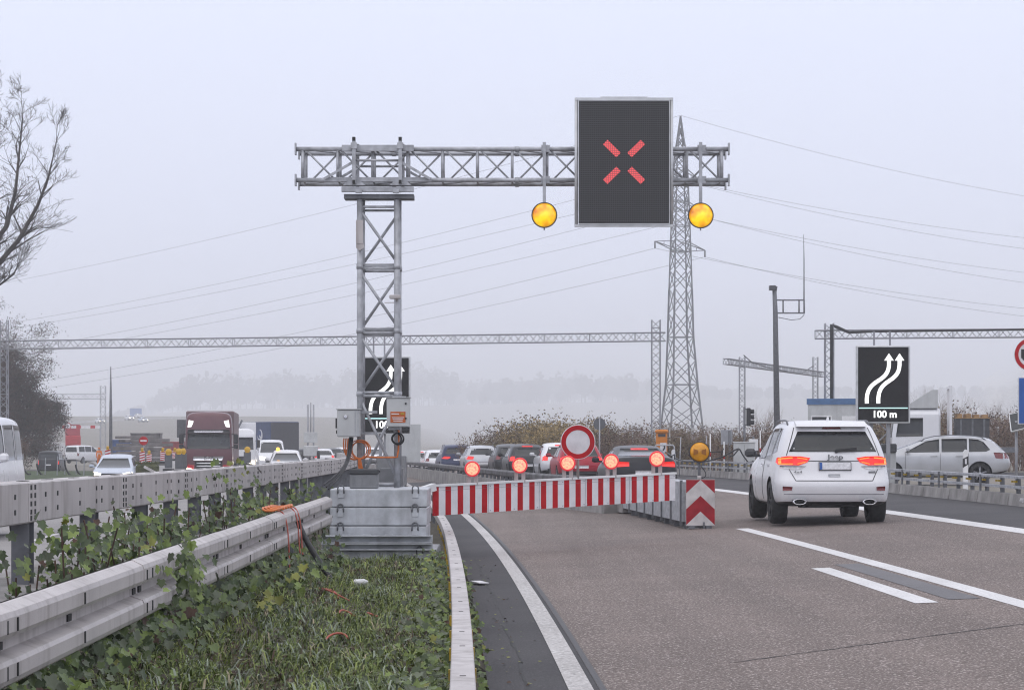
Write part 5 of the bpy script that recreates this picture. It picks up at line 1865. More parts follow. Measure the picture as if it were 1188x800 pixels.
# ================================================================== BARRIER BOOM
A = Vector((P(502, 0, 34.6).x, 34.6, 0))
Bq = Vector((P(783, 0, 37.0).x, 37.0, 0))
zA0, zA1 = P(0, 598, 34.6).z, P(0, 562, 34.6).z
zB0, zB1 = P(0, 580, 37.0).z, P(0, 547.5, 37.0).z
bm_ = thing('barrier_boom', 'red and white striped barrier boom closing the lane, with red lamps and a round sign', 'barrier', (A.x, A.y, 0))
bd = (Bq - A)
bl = bd.length
bu = bd.normalized()
bn = Vector((bu.y, -bu.x, 0))     # towards the viewer
def bp3(s, t_, out=0.0):
    """point on the boom: s along 0..1, t_ up 0..1"""
    z0 = zA0 + (zB0 - zA0) * s
    z1 = zA1 + (zB1 - zA1) * s
    p = A + bd * s + bn * out
    return Vector((p.x, p.y, z0 + (z1 - z0) * t_))
N = 42
bk2 = [0, 9.7, 18.2, 26.5, 35, 43.4, 52]  # rhythm only
def slab(mb, s0, s1, t0, t1, o0, o1, m=0):
    r = []
    for o in (o0, o1):
        r.append([bp3(s0, t0, o), bp3(s1, t0, o), bp3(s1, t1, o), bp3(s0, t1, o)])
    mb.grid(r, True, m, False)
    mb.face(r[0], m)
    mb.face(r[1][::-1], m)
panels = ((0, 0.2155), (0.218, 0.421), (0.4235, 0.613), (0.6155, 0.80), (0.8025, 1.0))
pitch = 1.0 / 21.0
for k, (s0, s1) in enumerate(panels):
    b = MB((A.x, A.y, 0))
    i = 0
    edges = []
    s = s0
    while s < s1 - 1e-6:
        ki = math.floor(s / pitch + 1e-6)
        ph_ = s / pitch - ki
        red = ph_ < 0.46 - 1e-4
        nx_ = min((ki + (0.46 if red else 1.0)) * pitch, s1)
        slab(b, s, nx_, 0.0, 0.925, -.012, .012, 1 if red else 0)
        s = nx_
    for s in (s0 + .006, s1 - .006, (s0 + s1) / 2):
        for t_ in (.06, .86):
            slab(b, s - .0014, s + .0014, t_ - .012, t_ + .012, .012, .017, 2)
    slab(b, s0 + .002, s1 - .002, .80, .806, .0125, .0135, 2)
    b.build('striped_board', [M['white_board'], M['red_board'], M['galv_dark']], bm_)
b = MB((A.x, A.y, 0))
slab(b, -.004, 1.004, .93, 1.0, -.05, .03)
b.build('boom_rail', M['white'], bm_)
b = MB((A.x, A.y, 0))
a0, a1 = bp3(0.0, .93), P(468, 576, 34.2)
for o in (0,):
    b.bar((a1.x, 34.2, a1.z), (a0.x + .02, a0.y - .0, a0.z), .10, .11)
b.bar((P(462, 0, 34).x, 34.1, a1.z - .02), (a1.x + .05, 34.2, a1.z - .01), .16, .16)
b.build('boom_arm', M['white'], bm_)
b = MB((A.x, A.y, 0))
b.box((P(455, 0, 34.3).x, 34.3, .62), (.34, .4, 1.3))
b.build('pivot_housing', M['boxgrey'], bm_)
redlamp = bpy.data.materials.new('red_flash_lens')
redlamp.use_nodes = True
n, l = redlamp.node_tree.nodes, redlamp.node_tree.links
bs = n['Principled BSDF']
tc = n.new('ShaderNodeTexCoord')
vo = n.new('ShaderNodeTexVoronoi'); vo.inputs['Scale'].default_value = 34
l.new(tc.outputs['Object'], vo.inputs['Vector'])
rp = n.new('ShaderNodeValToRGB')
rp.color_ramp.elements[0].position = .42; rp.color_ramp.elements[0].color = (1, .70, .40, 1)
rp.color_ramp.elements[1].position = .85; rp.color_ramp.elements[1].color = (1, .24, .20, 1)
l.new(vo.outputs['Distance'], rp.inputs['Fac'])
l.new(rp.outputs['Color'], bs.inputs['Emission Color'])
bs.inputs['Emission Strength'].default_value = .72
bs.inputs['Base Color'].default_value = (.5, .1, .08, 1)
redrim = mat('red_lamp_rim', (.55, .03, .04), .3, 0, .1, emit=(1, .04, .06), estr=.4)
for px, py in ((548, 543.5), (603, 539.5), (658.5, 537), (709, 535), (762, 532)):
    s = (px - 502) / 281.0
    for _ in range(3):
        pt = bp3(s, 1.0)
        pxx = 594 + 2700 * pt.x / pt.y
        s += (px - pxx) / 281.0
    y = bp3(s, 1).y
    c = P(px, py, y)
    lm = thing('flashing_lamp', None, None, (c.x - A.x, c.y - A.y - .03, c.z))
    lm.parent = bm_
    b = MB()
    r_ = 8.8 / 2700 * y
    b.lathe([(.6 * r_, .10), (r_, .08), (1.04 * r_, 0), (1.0 * r_, -.018), (.82 * r_, -.02), (.80 * r_, .0)], (0, 0, 0), 'y', 24, cap=False)
    b.build('lamp_rim', redrim, lm)
    b = MB()
    b.lathe([(.82 * r_, -.018), (.5 * r_, -.030), (.001, -.034)], (0, 0, 0), 'y', 24)
    b.build('lens', redlamp, lm)
    b = MB()
    zt_ = bp3(s, .93).z - c.z
    for dx in (-.055, .055):
        b.box((dx, .05, (zt_ - r_ * .8) / 2), (.06, .03, abs(zt_ + r_ * .8)))
    b.build('lamp_post', M['galv_dull'], lm)
# round red ringed sign on the boom
s = (670.5 - 502) / 281
for _ in range(3):
    pt = bp3(s, 1.0)
    s += (670.5 - (594 + 2700 * pt.x / pt.y)) / 281
y = bp3(s, 1).y - .06
c = P(670.5, 512.5, y)
sg = thing('round_sign', None, None, (c.x - A.x, c.y - A.y, c.z))
sg.parent = bm_
r_ = 20.2 / 2700 * y
b = MB()
b.lathe([(.001, .02), (r_, .02), (r_, -.004), (r_ * .985, -.006), (.001, -.006)], (0, 0, 0), 'y', 48, sm=False)
b.build('sign_disc', M['white_board'], sg)
b = MB()
b.lathe([(r_ * .955, -.0065), (r_ * .955, -.010), (r_ * .69, -.010), (r_ * .69, -.0065), (r_ * .955, -.0065)], (0, 0, 0), 'y', 48, sm=False, cap=False)
b.build('red_ring', M['red_board'], sg)
b = MB()
b.tube([(0, .04, .3 - .2), (0, .04, bp3(s, .95).z - c.z)], .022, 8)
b.build('sign_post', M['galv_dull'], sg)

# ================================================================== CHEVRON BOARD WITH AMBER LAMP
c = P(812.5, 607, 40.8)
cvx, cvy = c.x, 40.8
gzc = gz(cvx, cvy)
ch = thing('chevron_board', 'red and white chevron board with an unlit amber lamp in front of the transition wall', 'road marker', (cvx, cvy, gzc))
cw, chh = .50, .80
zb_ = .06
def chev(mb, m, z0, t):
    """one chevron band: rises to the middle, clipped to the board"""
    pass
bw, bh = cw / 2, chh
def clip_poly(poly, z0, z1):
    def cut(pl, f, inside):
        out = []
        for a, c_ in zip(pl, pl[1:] + pl[:1]):
            ia, ic = inside(a), inside(c_)
            if ia: out.append(a)
            if ia != ic:
                t_ = f(a, c_)
                out.append((a[0] + (c_[0] - a[0]) * t_, a[1] + (c_[1] - a[1]) * t_))
        return out
    pl = cut(poly, lambda a, c_: (z0 - a[1]) / (c_[1] - a[1]), lambda p: p[1] >= z0)
    if pl: pl = cut(pl, lambda a, c_: (z1 - a[1]) / (c_[1] - a[1]), lambda p: p[1] <= z1)
    return pl
b = MB()
rise = .235
bands = [(-.9, -.0, 0), (-.205 + .0, .075, 1)]
apex = [(.245, 'w'), (.52, 'r'), (.80, 'w'), (1.2, 'r')]
lo = -1.0
for top, k in apex:
    hi = top
    for sd in (-1, 1):
        poly = [(0, lo), (0, hi), (sd * bw, hi - rise), (sd * bw, lo - rise)] if lo > -1 else [(0, -.5), (0, hi), (sd * bw, hi - rise), (sd * bw, -.5)]
        pl = clip_poly(poly, 0.0, bh)
        if len(pl) > 2:
            f = [(p[0], -.03 if False else 0.0, p[1] + zb_) for p in pl]
            b.face(f, 1 if k == 'r' else 0)
    lo = top
me_o = b.build('chevron_face', [M['white_dirty'], M['red_dirty']], ch, fix=False)
me_o.location = (0, -.026, 0)
b = MB()
b.bbox((0, 0, zb_ + bh / 2), (cw + .01, .045, bh + .012), .004)
b.build('board_back', M['galv_dull'], ch)
b = MB()
for xx in (-.15, .15):
    b.box((xx, .12, .03), (.10, .30, .06))
b.box((.06, -.03, .05), (.03, .03, .14))
b.build('board_foot', M['galv_dark'], ch)
c2 = P(811.5, 524, 40.8)
al_ = amber(ch, .182, amd, loc=(c2.x - cvx, -.02, c2.z - gzc))
for sd in (-1, 1):
    b = MB()
    b.prism([(sd * .03, -.03), (sd * .03, .03), (sd * .11, .055), (sd * .11, -.055)], .006, ((0, -.060, 0), (1, 0, 0), (0, 0, 1), (0, 1, 0)))
    b.build('lens_facet', mat('amber_facet', (.33, .12, .004), .3), al_)
b = MB()
b.tube([(c2.x - cvx, .06, bh), (c2.x - cvx, .06, c2.z - gzc - .15)], .024, 8)
b.lathe([(.035, -.03), (.035, .03)], (c2.x - cvx, .03, bh + .10), 'z', 10, m=1)
b.tube(bez((c2.x - cvx + .02, .05, bh + .08), (c2.x - cvx + .18, .0, bh + .10), (c2.x - cvx + .10, .0, bh + .22), (c2.x - cvx + .03, .04, bh + .30)), .008, 6, m=2)
b.build('lamp_post', [M['galv_dark'], M['galv_dull'], M['black']], ch)

# ================================================================== LED DIRECTION SIGNS
def led_sign(px0, px1, py0, py1, y, label, arrows, base_py, post_px, txt='100 m', lattice_top=None):
    a, c = P(px0, py0, y), P(px1, py1, y)
    w, h = c.x - a.x, a.z - c.z
    cxx = (a.x + c.x) / 2
    t = thing('led_sign', label, 'road sign', (cxx, y, gz(cxx, y)))
    zc = (a.z + c.z) / 2 - t.location.z
    b = MB()
    b.bbox((0, .08, zc), (w, .16, h), .02)
    b.build('sign_housing', M['frame_pale'], t)
    b = MB()
    b.box((0, -.006, zc), (w * .935, .02, h * .955))
    pn = b.build('sign_panel', M['led_panel'], t)
    for k, pts in enumerate(arrows):
        b = MB()
        pts = [((p[0] - .5) * w * .935, (p[1] - .5) * h * .955 + zc) for p in pts]
        wid = w * .070
        b.prism(ribbon(pts, wid), .01, ((0, -.028, 0), (1, 0, 0), (0, 0, 1), (0, 1, 0)))
        e_, f = Vector(pts[-1]), Vector(pts[-2])
        d = (e_ - f).normalized()
        s_ = Vector((-d.y, d.x))
        hd = [e_ + s_ * wid * 1.25, e_ + d * wid * 1.9, e_ - s_ * wid * 1.25]
        b.prism([(p.x, p.y) for p in hd], .012, ((0, -.030, 0), (1, 0, 0), (0, 0, 1), (0, 1, 0)))
        b.build('arrow', M['led_white'], t)
    b = MB()
    b.box((0, -.022, zc + h * (-.302)), (w * .90, .012, h * .013))
    b.build('divider_line', M['led_teal'], t)
    text_mesh(txt, h * .125, 'sign_lettering', M['led_white'], t, .006, (0.02 * w, -.026, zc - h * .385), (R(90), 0, 0), bold=h * .003, sx=1.0)
    b = MB()
    for px in post_px:
        xx = P(px, 0, y).x - cxx
        b.box((xx, .22, zc / 2), (.10, .10, zc + h * .4))
    if len(post_px) > 1:
        x0, x1 = P(post_px[0], 0, y).x - cxx, P(post_px[-1], 0, y).x - cxx
        zz = 0.2
        up = True
        while zz < zc:
            b.bar((x0 if up else x1, .22, zz), (x1 if up else x0, .22, zz + .45), .03)
            zz += .45
            up = not up
    b.build('sign_post', M['galv_far'], t)
    return t, w, h, zc
arr_r = [bez((.17, .245), (.13, .62), (.63, .48), (.61, .80), 18) + [(.61, .82)], bez((.40, .245), (.36, .62), (.84, .48), (.82, .80), 18) + [(.82, .82)]]
sg1, w_, h_, zc_ = led_sign(993.5, 1056, 400.5, 491, 64.0, 'black display board with two white curved arrows over 100 m, beside the white off-road car', arr_r, 545, (1012, 1032))
b = MB()
for xx in (-.22, .22):
    b.box((xx, .22, zc_ + h_ / 2 + .1), (.05, .05, .6))
b.build('mast_top', M['galv_far'], sg1)
sg2, w_, h_, zc_ = led_sign(419, 476, 413, 503, 74.0, 'black display board with two white curved arrows seen through the gantry tower', arr_r, 545, (441, 447))
b = MB()
b.box((.55, .1, zc_ - h_ * .62), (1.1, .2, 1.2))
b.build('control_box', M['cabinet'], sg2)
for xx in (-.4, -.05, .45):
    b = MB()
    b.box((xx, .22, zc_ + h_ / 2 + .25), (.05, .05, .9))
    b.build('mast_top', M['galv_far'], sg2)
b = MB()
b.bbox((.18, .2, .65), (.95, .6, 1.4), .03)
b.build('base_cabinet', M['boxgrey'], sg2)

# ================================================================== LATTICE GANTRIES, PYLON, MASTS
def lattice(mb, p, q_, w, nbay, rc, rd, side=None, n=5):
    """square lattice girder from p to q_"""
    p, q_ = Vector(p), Vector(q_)
    d = (q_ - p).normalized()
    u = Vector(side) if side else (Vector((0, 1, 0)) if abs(d.y) < .9 else Vector((1, 0, 0)))
    u = (u - d * u.dot(d)).normalized()
    v = d.cross(u)
    cs = [(u * a + v * c_) * (w / 2) for a, c_ in ((-1, -1), (1, -1), (1, 1), (-1, 1))]
    for c_ in cs:
        mb.tube([p + c_, q_ + c_], rc, n)
    L_ = (q_ - p) / nbay
    for i in range(nbay):
        for k in range(4):
            c0, c1 = cs[k], cs[(k + 1) % 4]
            s0, s1 = p + L_ * i, p + L_ * (i + 1)
            if (i + k) % 2: mb.tube([s0 + c0, s1 + c1], rd, 4, cap=False)
            else: mb.tube([s0 + c1, s1 + c0], rd, 4, cap=False)
            if i % 6 == 0:
                mb.tube([s0 + c0, s0 + c1], rd, 4, cap=False)
def portal(label, pa, pb, y, py_top, w, left_post, right_post, post_top, py2=None, y2=None, group='lattice sign gantries'):
    y2 = y2 or y
    py2 = py2 if py2 is not None else py_top
    a, c = P(pa, py_top, y), P(pb, py2, y2)
    t = thing('lattice_gantry', label, 'gantry', (a.x, y, gz(a.x, y)), 0, group)
    o = t.location.copy()
    b = MB(o)
    lattice(b, a, c, w, max(6, int((c - a).length / w / .9)), .028, .016)
    b.build('crossbeam', M['galv_far'], t)
    for pp, yy in (left_post, right_post):
        if pp is None: continue
        f = P(pp, 0, yy)
        top = P(pp, post_top, yy).z
        b = MB(o)
        lattice(b, (f.x, yy + w * .0, gz(f.x, yy)), (f.x, yy, top), w, max(6, int((top - gz(f.x, yy)) / w / .9)), .028, .016)
        b.build('lattice_post', M['galv_far'], t)
    return t
portal('lattice gantry spanning both carriageways behind the crossed lane display gantry', -30, 772, 120, 400.5, .42, (4, 120.3), (761, 115.8), 371, py2=390.5, y2=116)
pr = portal('lattice gantry with a drooping black cable above the white arrow board by the ramp', 946, 1230, 112, 388, .40, (962, 112.3), (None, 0), 375, py2=386)
b = MB(pr.location)
for k in range(3):
    p0, p1, p2 = P(964 + k, 377, 111.7), P(985, 386, 111.7), P(1010, 383, 111.7)
    b.tube([P(964 + k * .8, 500, 111.8), P(964 + k * .8, 376 + k, 111.7), P(970, 378 + k, 111.7), P(985, 385 + k * .5, 111.7), P(1012, 384.5, 111.7), P(1200, 382, 111.7)], .05, 5)
b.build('feed_cable', M['black'], pr)
pm = portal('smaller lattice gantry standing askew beyond the off-road car', 842, 956, 150, 419, .36, (861, 150.5), (946, 172), 414, py2=434.5, y2=174)
b = MB(pm.location)
b.tube([P(863, 412, 150), P(872, 420, 152), P(890, 426, 156), P(915, 431, 164), P(930, 433, 168), P(944, 424, 172)], .035, 5)
b.build('feed_cable', M['dark'], pm)
portal('foggy lattice gantry far behind the dark tree', 66, 121, 290, 460, .62, (119.5, 290.6), (None, 0), 447, py2=460)

# power pylon
PY = 310.0
def pq(px, py):
    return P(px, py, PY)
py_t = thing('power_pylon', 'tall lattice power pylon rising behind the right end of the gantry arm', 'pylon', (pq(790.5, 0).x, PY, 0.3))
o = py_t.location.copy()
axis = pq(789.5, 0).x
prof = [(498, 45), (446, 34), (391, 27.5), (335, 24.5), (292, 22), (262, 20), (234, 18), (206, 16), (182, 13.5), (160, 7), (135, 0.6)]
rot = R(14)
def ring(py, wpx):
    h = wpx / 2 / 2700 * PY * .98
    z = pq(0, py).z
    xs0 = axis + (0.0 if py < 400 else 0.15)
    return [Vector((xs0 + h * (ca * math.cos(rot) - sa * math.sin(rot)), PY + h * (ca * math.sin(rot) + sa * math.cos(rot)), z)) for ca, sa in ((-.88, -.88), (.88, -.88), (.88, .88), (-.88, .88))]
rings = [ring(a, w) for a, w in prof]
base = [Vector((p.x + (p.x - axis) * .12, p.y + (p.y - PY) * .12, -.4)) for p in rings[0]]
rings = [base] + rings
for k in range(4):
    b = MB(o)
    for r0, r1 in zip(rings, rings[1:]):
        b.bar(r0[k], r1[k], .24 if r0[k].z < 18 else .17)
    b.build('pylon_leg', M['galv_dark'], py_t)
b = MB(o)
for i, (r0, r1) in enumerate(zip(rings, rings[1:])):
    hgt = (r1[0] - r0[0]).length
    wid = (r0[0] - r0[1]).length
    nsub = max(1, round(hgt / max(wid * .72, 1.2)))
    nsub = min(nsub, 2)
    for k in range(4):
        for s_ in range(nsub):
            a0, a1 = r0[k].lerp(r1[k], s_ / nsub), r0[k].lerp(r1[k], (s_ + 1) / nsub)
            c0, c1 = r0[(k + 1) % 4].lerp(r1[(k + 1) % 4], s_ / nsub), r0[(k + 1) % 4].lerp(r1[(k + 1) % 4], (s_ + 1) / nsub)
            b.bar(a0, c1, .095)
            b.bar(c0, a1, .095)
            if s_ == 0 and i in (2, 3, 5, 6, 7, 8, 9):
                b.bar(a0, c0, .11)
b.build('pylon_bracing', M['galv_dark'], py_t)
adir = Vector((math.cos(R(62)), math.sin(R(62)), 0))
arm_tips = []
for py, ln in ((203, 5.4), (240, 6.6), (287, 8.2)):
    for sd in (-1, 1):
        b = MB(o)
        z = pq(0, py).z
        tip = Vector((axis, PY, z + .2)) + adir * ln * sd
        for dz in (0.9, -0.5):
            for of in (-.6, .6):
                root_ = Vector((axis + of * math.sin(R(62)), PY - of * math.cos(R(62)), z + dz)) + adir * sd * .7
                b.bar(root_, tip, .10)
        for t_ in (.35, .65):
            p1 = Vector((axis, PY, z + .9)).lerp(tip, t_)
            p2 = Vector((axis, PY, z - .5)).lerp(tip, t_)
            b.bar(p1, p2, .07)
        b.tube([tip, tip - Vector((0, 0, .9))], .12, 6)
        b.build('crossarm', M['galv_dark'], py_t)
        arm_tips.append(tip - Vector((0, 0, .9)))
b = MB(o)
for k in range(4):
    p = base[k]
    b.box((p.x, p.y, -.2), (.9, .9, 1.0))
b.build('pylon_foot', M['concrete'], py_t)
# conductors
wm = mat('conductor', (0.22, 0.22, 0.23), .5, .3)
ends_r = [(1290, 285, 345), (1290, 300, 350), (1290, 326, 345), (1290, 340, 350), (1290, 366, 345), (1290, 377, 350)]
ends_l = [(-60, 386, 420), (-60, 392, 432), (-60, 418, 420), (-60, 424, 432), (-60, 458, 420), (-60, 466, 432)]
top = Vector((axis, PY, pq(0, 134).z))
wires = list(zip([top] + arm_tips, [(1290, 243, 345)] + ends_r, [(-60, 340, 420)] + ends_l))
names_w = ['earth wire running down from the tip of the pylon', 'power line hung from the near end of the topmost crossarm', 'power line hung from the far end of the topmost crossarm', 'power line hung from the near end of the middle crossarm', 'power line hung from the far end of the middle crossarm', 'power line hung from the near end of the lowest crossarm', 'power line hung from the far end of the lowest crossarm']
for (p, er, el_), lab in zip(wires, names_w):
    b = MB()
    for e_, sag in ((P(*er), 1.2), (P(*el_), 1.6)):
        pts = []
        for i in range(25):
            t_ = i / 24
            v = p.lerp(e_, t_)
            v.z -= sag * 4 * t_ * (1 - t_)
            pts.append(v)
        b.tube(pts, .022, 4, cap=False)
    tag(b.build('power_line', wm, fix=False), lab, 'power line', 'power lines strung from the pylon')

# camera mast
my = 130.0
f = P(901, 500, my)
t = thing('camera_mast', 'tall grey mast with a camera, side bracket and whip aerial', 'mast', (f.x, my, gz(f.x, my)))
o = t.location.copy()
b = MB(o)
b.tube([(f.x + .05, my, o.z - .2), (P(899.5, 0, my).x, my, P(0, 362, my).z), (P(898.5, 0, my).x, my, P(0, 337, my).z)], [.19, .14, .12], 10)
b.build('mast_pole', M['galv_dark'], t)
b = MB(o)
c = P(896, 334, my)
b.box((c.x, my, c.z), (.34, .5, .26))
b.tube([P(899, 338, my), P(900, 332, my)], .1, 8)
b.build('camera', M['dark'], t)
b = MB(o)
for py in (348, 363):
    b.tube([P(899, py, my), P(933.5, py, my)], .045, 6)
for px in (908.5, 927, 933):
    b.tube([P(px, 348, my), P(px, 363, my)], .045, 6)
b.build('side_bracket', M['galv_dark'], t)
b = MB(o)
b.tube([P(932.8, 364, my), P(932.8, 300, my), P(932.3, 272, my)], [.045, .03, .012], 5)
b.tube([P(903, 368, my), P(918, 371, my), P(928, 370, my), P(933, 365, my)], .02, 4)
b.build('whip_aerial', M['galv_dark'], t)
# slim pole by the far road
f = P(128.5, 0, 165)
t = thing('tapered_pole', 'tall slim tapered pole beside the foggy far lattice gantry', 'pole', (f.x, 165, gz(f.x, 165)))
b = MB()
b.tube([(0, 0, -.2), (0, 0, P(0, 470, 165).z - t.location.z), (0, 0, P(0, 425, 165).z - t.location.z)], [.14, .10, .03], 8)
b.build('pole_shaft', M['galv_dark'], t)
b = MB()
b.box((0, .02, .6), (.34, .34, 1.2))
b.build('pole_base', M['concrete'], t)
# ================================================================== ROADSIDE THINGS, RIGHT SIDE
def gnd(px, y):
    x = (px - 594) / 2700 * y
    return Vector((x, y, gz(x, y)))
# truck restriction sign, blue sign and solar panel at the picture's edge
f = gnd(1190, 62)
t = thing('restriction_sign', 'round red-ringed no-lorries sign above a blue rectangular sign on a post', 'road sign', f)
c = P(1196, 411, 62)
r_ = .44
cz = c.z - f.z
b = MB()
b.lathe([(.001, .03), (r_, .03), (r_, 0), (.001, 0)], (c.x - f.x, 0, cz), 'y', 40, sm=False)
d_ = b.build('sign_disc', M['white_board'], t)
b = MB()
b.lathe([(r_ * .98, -.001), (r_ * .98, -.006), (r_ * .76, -.006), (r_ * .76, -.001), (r_ * .98, -.001)], (c.x - f.x, 0, cz), 'y', 40, sm=False, cap=False)
b.build('red_ring', M['red_board'], t)
b = MB()
xo_ = c.x - f.x
for pts in ([(-.26, -.10), (.02, -.10), (.02, .14), (-.26, .14)], [(.04, -.10), (.20, -.10), (.20, .02), (.14, .10), (.04, .10)]):
    b.prism(pts, .005, ((xo_, -.006, cz), (1, 0, 0), (0, 0, 1), (0, 1, 0)))
for xx in (-.18, .11):
    b.lathe([(.05, -.004), (.05, .001)], (xo_ + xx, -.004, cz - .11), 'y', 14)
b.build('lorry_symbol', M['black'], t)
b = MB()
z0, z1 = P(0, 492, 62).z - f.z, P(0, 437, 62).z - f.z
xw0 = P(1181, 0, 62).x - f.x
b.bbox((xw0 + .6, .02, (z0 + z1) / 2), (1.2, .03, z1 - z0), .01)
b.build('blue_board_rim', M['white_board'], t)
b = MB()
b.box((xw0 + .6, -.003, (z0 + z1) / 2), (1.14, .02, z1 - z0 - .06))
b.build('blue_board', M['blue_sign'], t)
b = MB()
b.tube([(.2, .08, -.2), (.2, .08, cz + .4)], .04, 8)
b.build('sign_post', M['galv_far'], t)
f = gnd(1179, 66)
t = thing('solar_panel_post', 'tilted solar panel on a thin grey post beside the blue sign', 'solar panel', f)
b = MB()
cz = P(0, 488, 66).z - f.z
m3 = Matrix.Rotation(R(28), 3, 'Y') @ Matrix.Rotation(R(0), 3, 'X')
m3 = Matrix.Rotation(R(-18), 3, 'Z') @ Matrix.Rotation(R(-14), 3, 'Y') @ Matrix.Rotation(R(40), 3, 'X')
b.box((.12, -.02, cz), (.62, .80, .04), rot=m3)
b.build('panel_frame', M['frame_pale'], t)
b = MB()
b.box(Vector((.12, -.02, cz)) + m3 @ Vector((0, 0, .022)), (.56, .74, .01), rot=m3)
b.build('solar_cells', M['glass'], t)
b = MB()
b.tube([(0, 0, -.2), (0, 0, cz)], .04, 8)
b.bar((0, 0, cz - .3), (.1, 0, cz - .05), .04)
b.build('post', M['galv_far'], t)
# delineator posts
def delineator(px, y, py_top, label):
    f = gnd(px, y)
    t = thing('delineator_post', label, 'marker post', f, 0, 'white marker posts')
    h = P(0, py_top, y).z - f.z
    b = MB()
    b.prism([(-.06, -.1), (.06, -.1), (.06, h), (.0, h + .02), (-.06, h - .05)], .10, ((0, 0, 0), (1, 0, 0), (0, 0, 1), (0, 1, 0)))
    b.build('post_body', M['white'], t)
    b = MB()
    b.prism([(-.0625, h * .58), (.0625, h * .66), (.0625, h * .86), (-.0625, h * .80)], .106, ((0, -.003, 0), (1, 0, 0), (0, 0, 1), (0, 1, 0)))
    b.build('black_band', M['black'], t)
    b = MB()
    b.box((0, -.006, h * .73), (.045, .01, h * .13))
    b.build('reflector', M['white_board'], t)
delineator(1120.5, 60, 522, 'white marker post with a black band in front of the estate car')
delineator(781, 88, 521.5, 'white marker post behind the guardrail near the orange telephone')
delineator(575, 128, 520, 'small white marker post between the silver and black queueing cars')
# emergency telephone
f = gnd(767.5, 96)
t = thing('emergency_phone', 'orange emergency telephone pillar with a white handset sign', 'telephone', f)
h = P(0, 498, 96).z - f.z
b = MB()
b.bbox((0, 0, h / 2), (.46, .34, h), .05)
b.build('phone_pillar', M['orange'], t)
b = MB()
b.bbox((0, -.02, h - .08), (.54, .44, .16), .05)
b.build('phone_hood', M['orange'], t)
b = MB()
b.box((.06, -.175, h * .60), (.26, .012, .40))
pn = b.build('handset_sign', M['white_board'], t)
b = MB()
b.tube(bez((.02, -.188, h * .60 + .12), (.14, -.188, h * .60 + .12), (.14, -.188, h * .60 - .04), (.04, -.188, h * .60 - .10), 8), .03, 6)
b.build('handset_symbol', M['black'], pn)
b = MB()
b.box((0, -.175, h - .24), (.3, .012, .12))
b.build('call_flap', M['dark'], t)
# portable railing by the phone
f = gnd(774, 92)
t = thing('tube_railing', 'bent grey tube railing beside the orange telephone', 'railing', f)
b = MB()
z = P(0, 516, 92).z - f.z
b.tube([(-.45, 0, z), (.22, 0, z), (.27, 0, z - .06), (.40, 0, -.2)], .035, 6)
b.tube([(-.45, 0, z), (-.45, 0, -.2)], .035, 6)
b.build('rail', M['galv'], t)
# grey cabinets and traffic light
f = gnd(864, 84)
t = thing('switch_cabinet', 'pale grey switch cabinet behind the guardrail with thick cables drooping past it', 'cabinet', f)
w, h = .74, P(0, 513.5, 84).z - f.z
b = MB()
b.bbox((0, .2, h / 2), (w, .45, h), .015)
b.build('cabinet_body', M['cabinet'], t)
b = MB()
b.bbox((0, .2, h + .02), (w + .05, .5, .05), .015)
b.build('cabinet_roof', M['cabinet'], t)
b = MB()
b.box((-.02, -.032, h * .5), (.008, .012, h * .9))
b.box((w * .38, -.035, h * .45), (.03, .02, .10))
b.build('door_gap', M['dark'], t)
f = gnd(874, 93)
t = thing('meter_cabinet', 'small white cabinet on a stand behind the pale grey switch cabinet', 'cabinet', f)
h = P(0, 509.5, 93).z - f.z
b = MB()
b.bbox((0, 0, h - .22), (.36, .25, .46), .015)
b.build('cabinet_body', M['white'], t)
b = MB()
for xx in (-.13, .13):
    b.box((xx, 0, (h - .4) / 2), (.04, .04, h - .4))
b.lathe([(.05, 0), (.05, .08), (.02, .12)], (0, 0, h), 'z', 8)
b.build('stand', M['galv_dark'], t)
f = gnd(867, 98)
t = thing('traffic_light', 'dark three-lamp traffic light seen from the side with visors pointing right', 'traffic light', f)
zt_, zb2 = P(0, 473, 98).z - f.z, P(0, 494, 98).z - f.z
b = MB()
b.bbox((.05, 0, (zt_ + zb2) / 2), (.17, .26, zt_ - zb2), .03)
b.build('signal_housing', M['black'], t)
for k in range(3):
    b = MB()
    zz = zb2 + (zt_ - zb2) * (.2 + .3 * k)
    b.lathe([(.095, .12), (.10, .30)], (-.02, 0, zz), 'x', 14)
    b.lathe([(.001, .125), (.09, .125)], (-.02, 0, zz), 'x', 14)
    b.build('visor', M['black'], t)
b = MB()
b.tube([(-.12, 0, -.2), (-.12, 0, zt_ + .05)], .05, 8)
b.box((-.05, 0, zb2 + .05), (.14, .05, .05))
b.box((-.05, 0, zt_ - .05), (.14, .05, .05))
b.build('signal_post', M['galv_dark'], t)
# thick drooping cables
def cable(pts, r, label, m='black', name='supply_cable'):
    b = MB()
    out = []
    for (a, c_) in zip(pts, pts[1:]):
        out += [a.lerp(c_, i / 8) - Vector((0, 0, 0)) for i in range(8)]
    out.append(pts[-1])
    for _ in range(2):
        out = [out[0]] + [(out[i - 1] + out[i] * 2 + out[i + 1]) / 4 for i in range(1, len(out) - 1)] + [out[-1]]
    b.tube(out, r, 6)
    tag(b.build(name, M[m], fix=False), label, 'cable')
cable([P(772, 524, 90), P(785, 532, 88), P(795, 535, 86), P(820, 535, 84), P(838, 530, 83.2), P(852, 522, 83.2), P(857, 520, 83.2)], .028, 'black cable sagging from the orange telephone to the switch cabinet')
cable([P(846, 529, 83.1), P(851, 528, 83.1), P(856, 522, 83.1), P(858, 520.5, 83.1), P(862, 528, 83.1), P(868, 536, 83.1), P(876, 535, 83), P(886, 528, 82.5)], .028, 'black cable looping over the front of the switch cabinet')
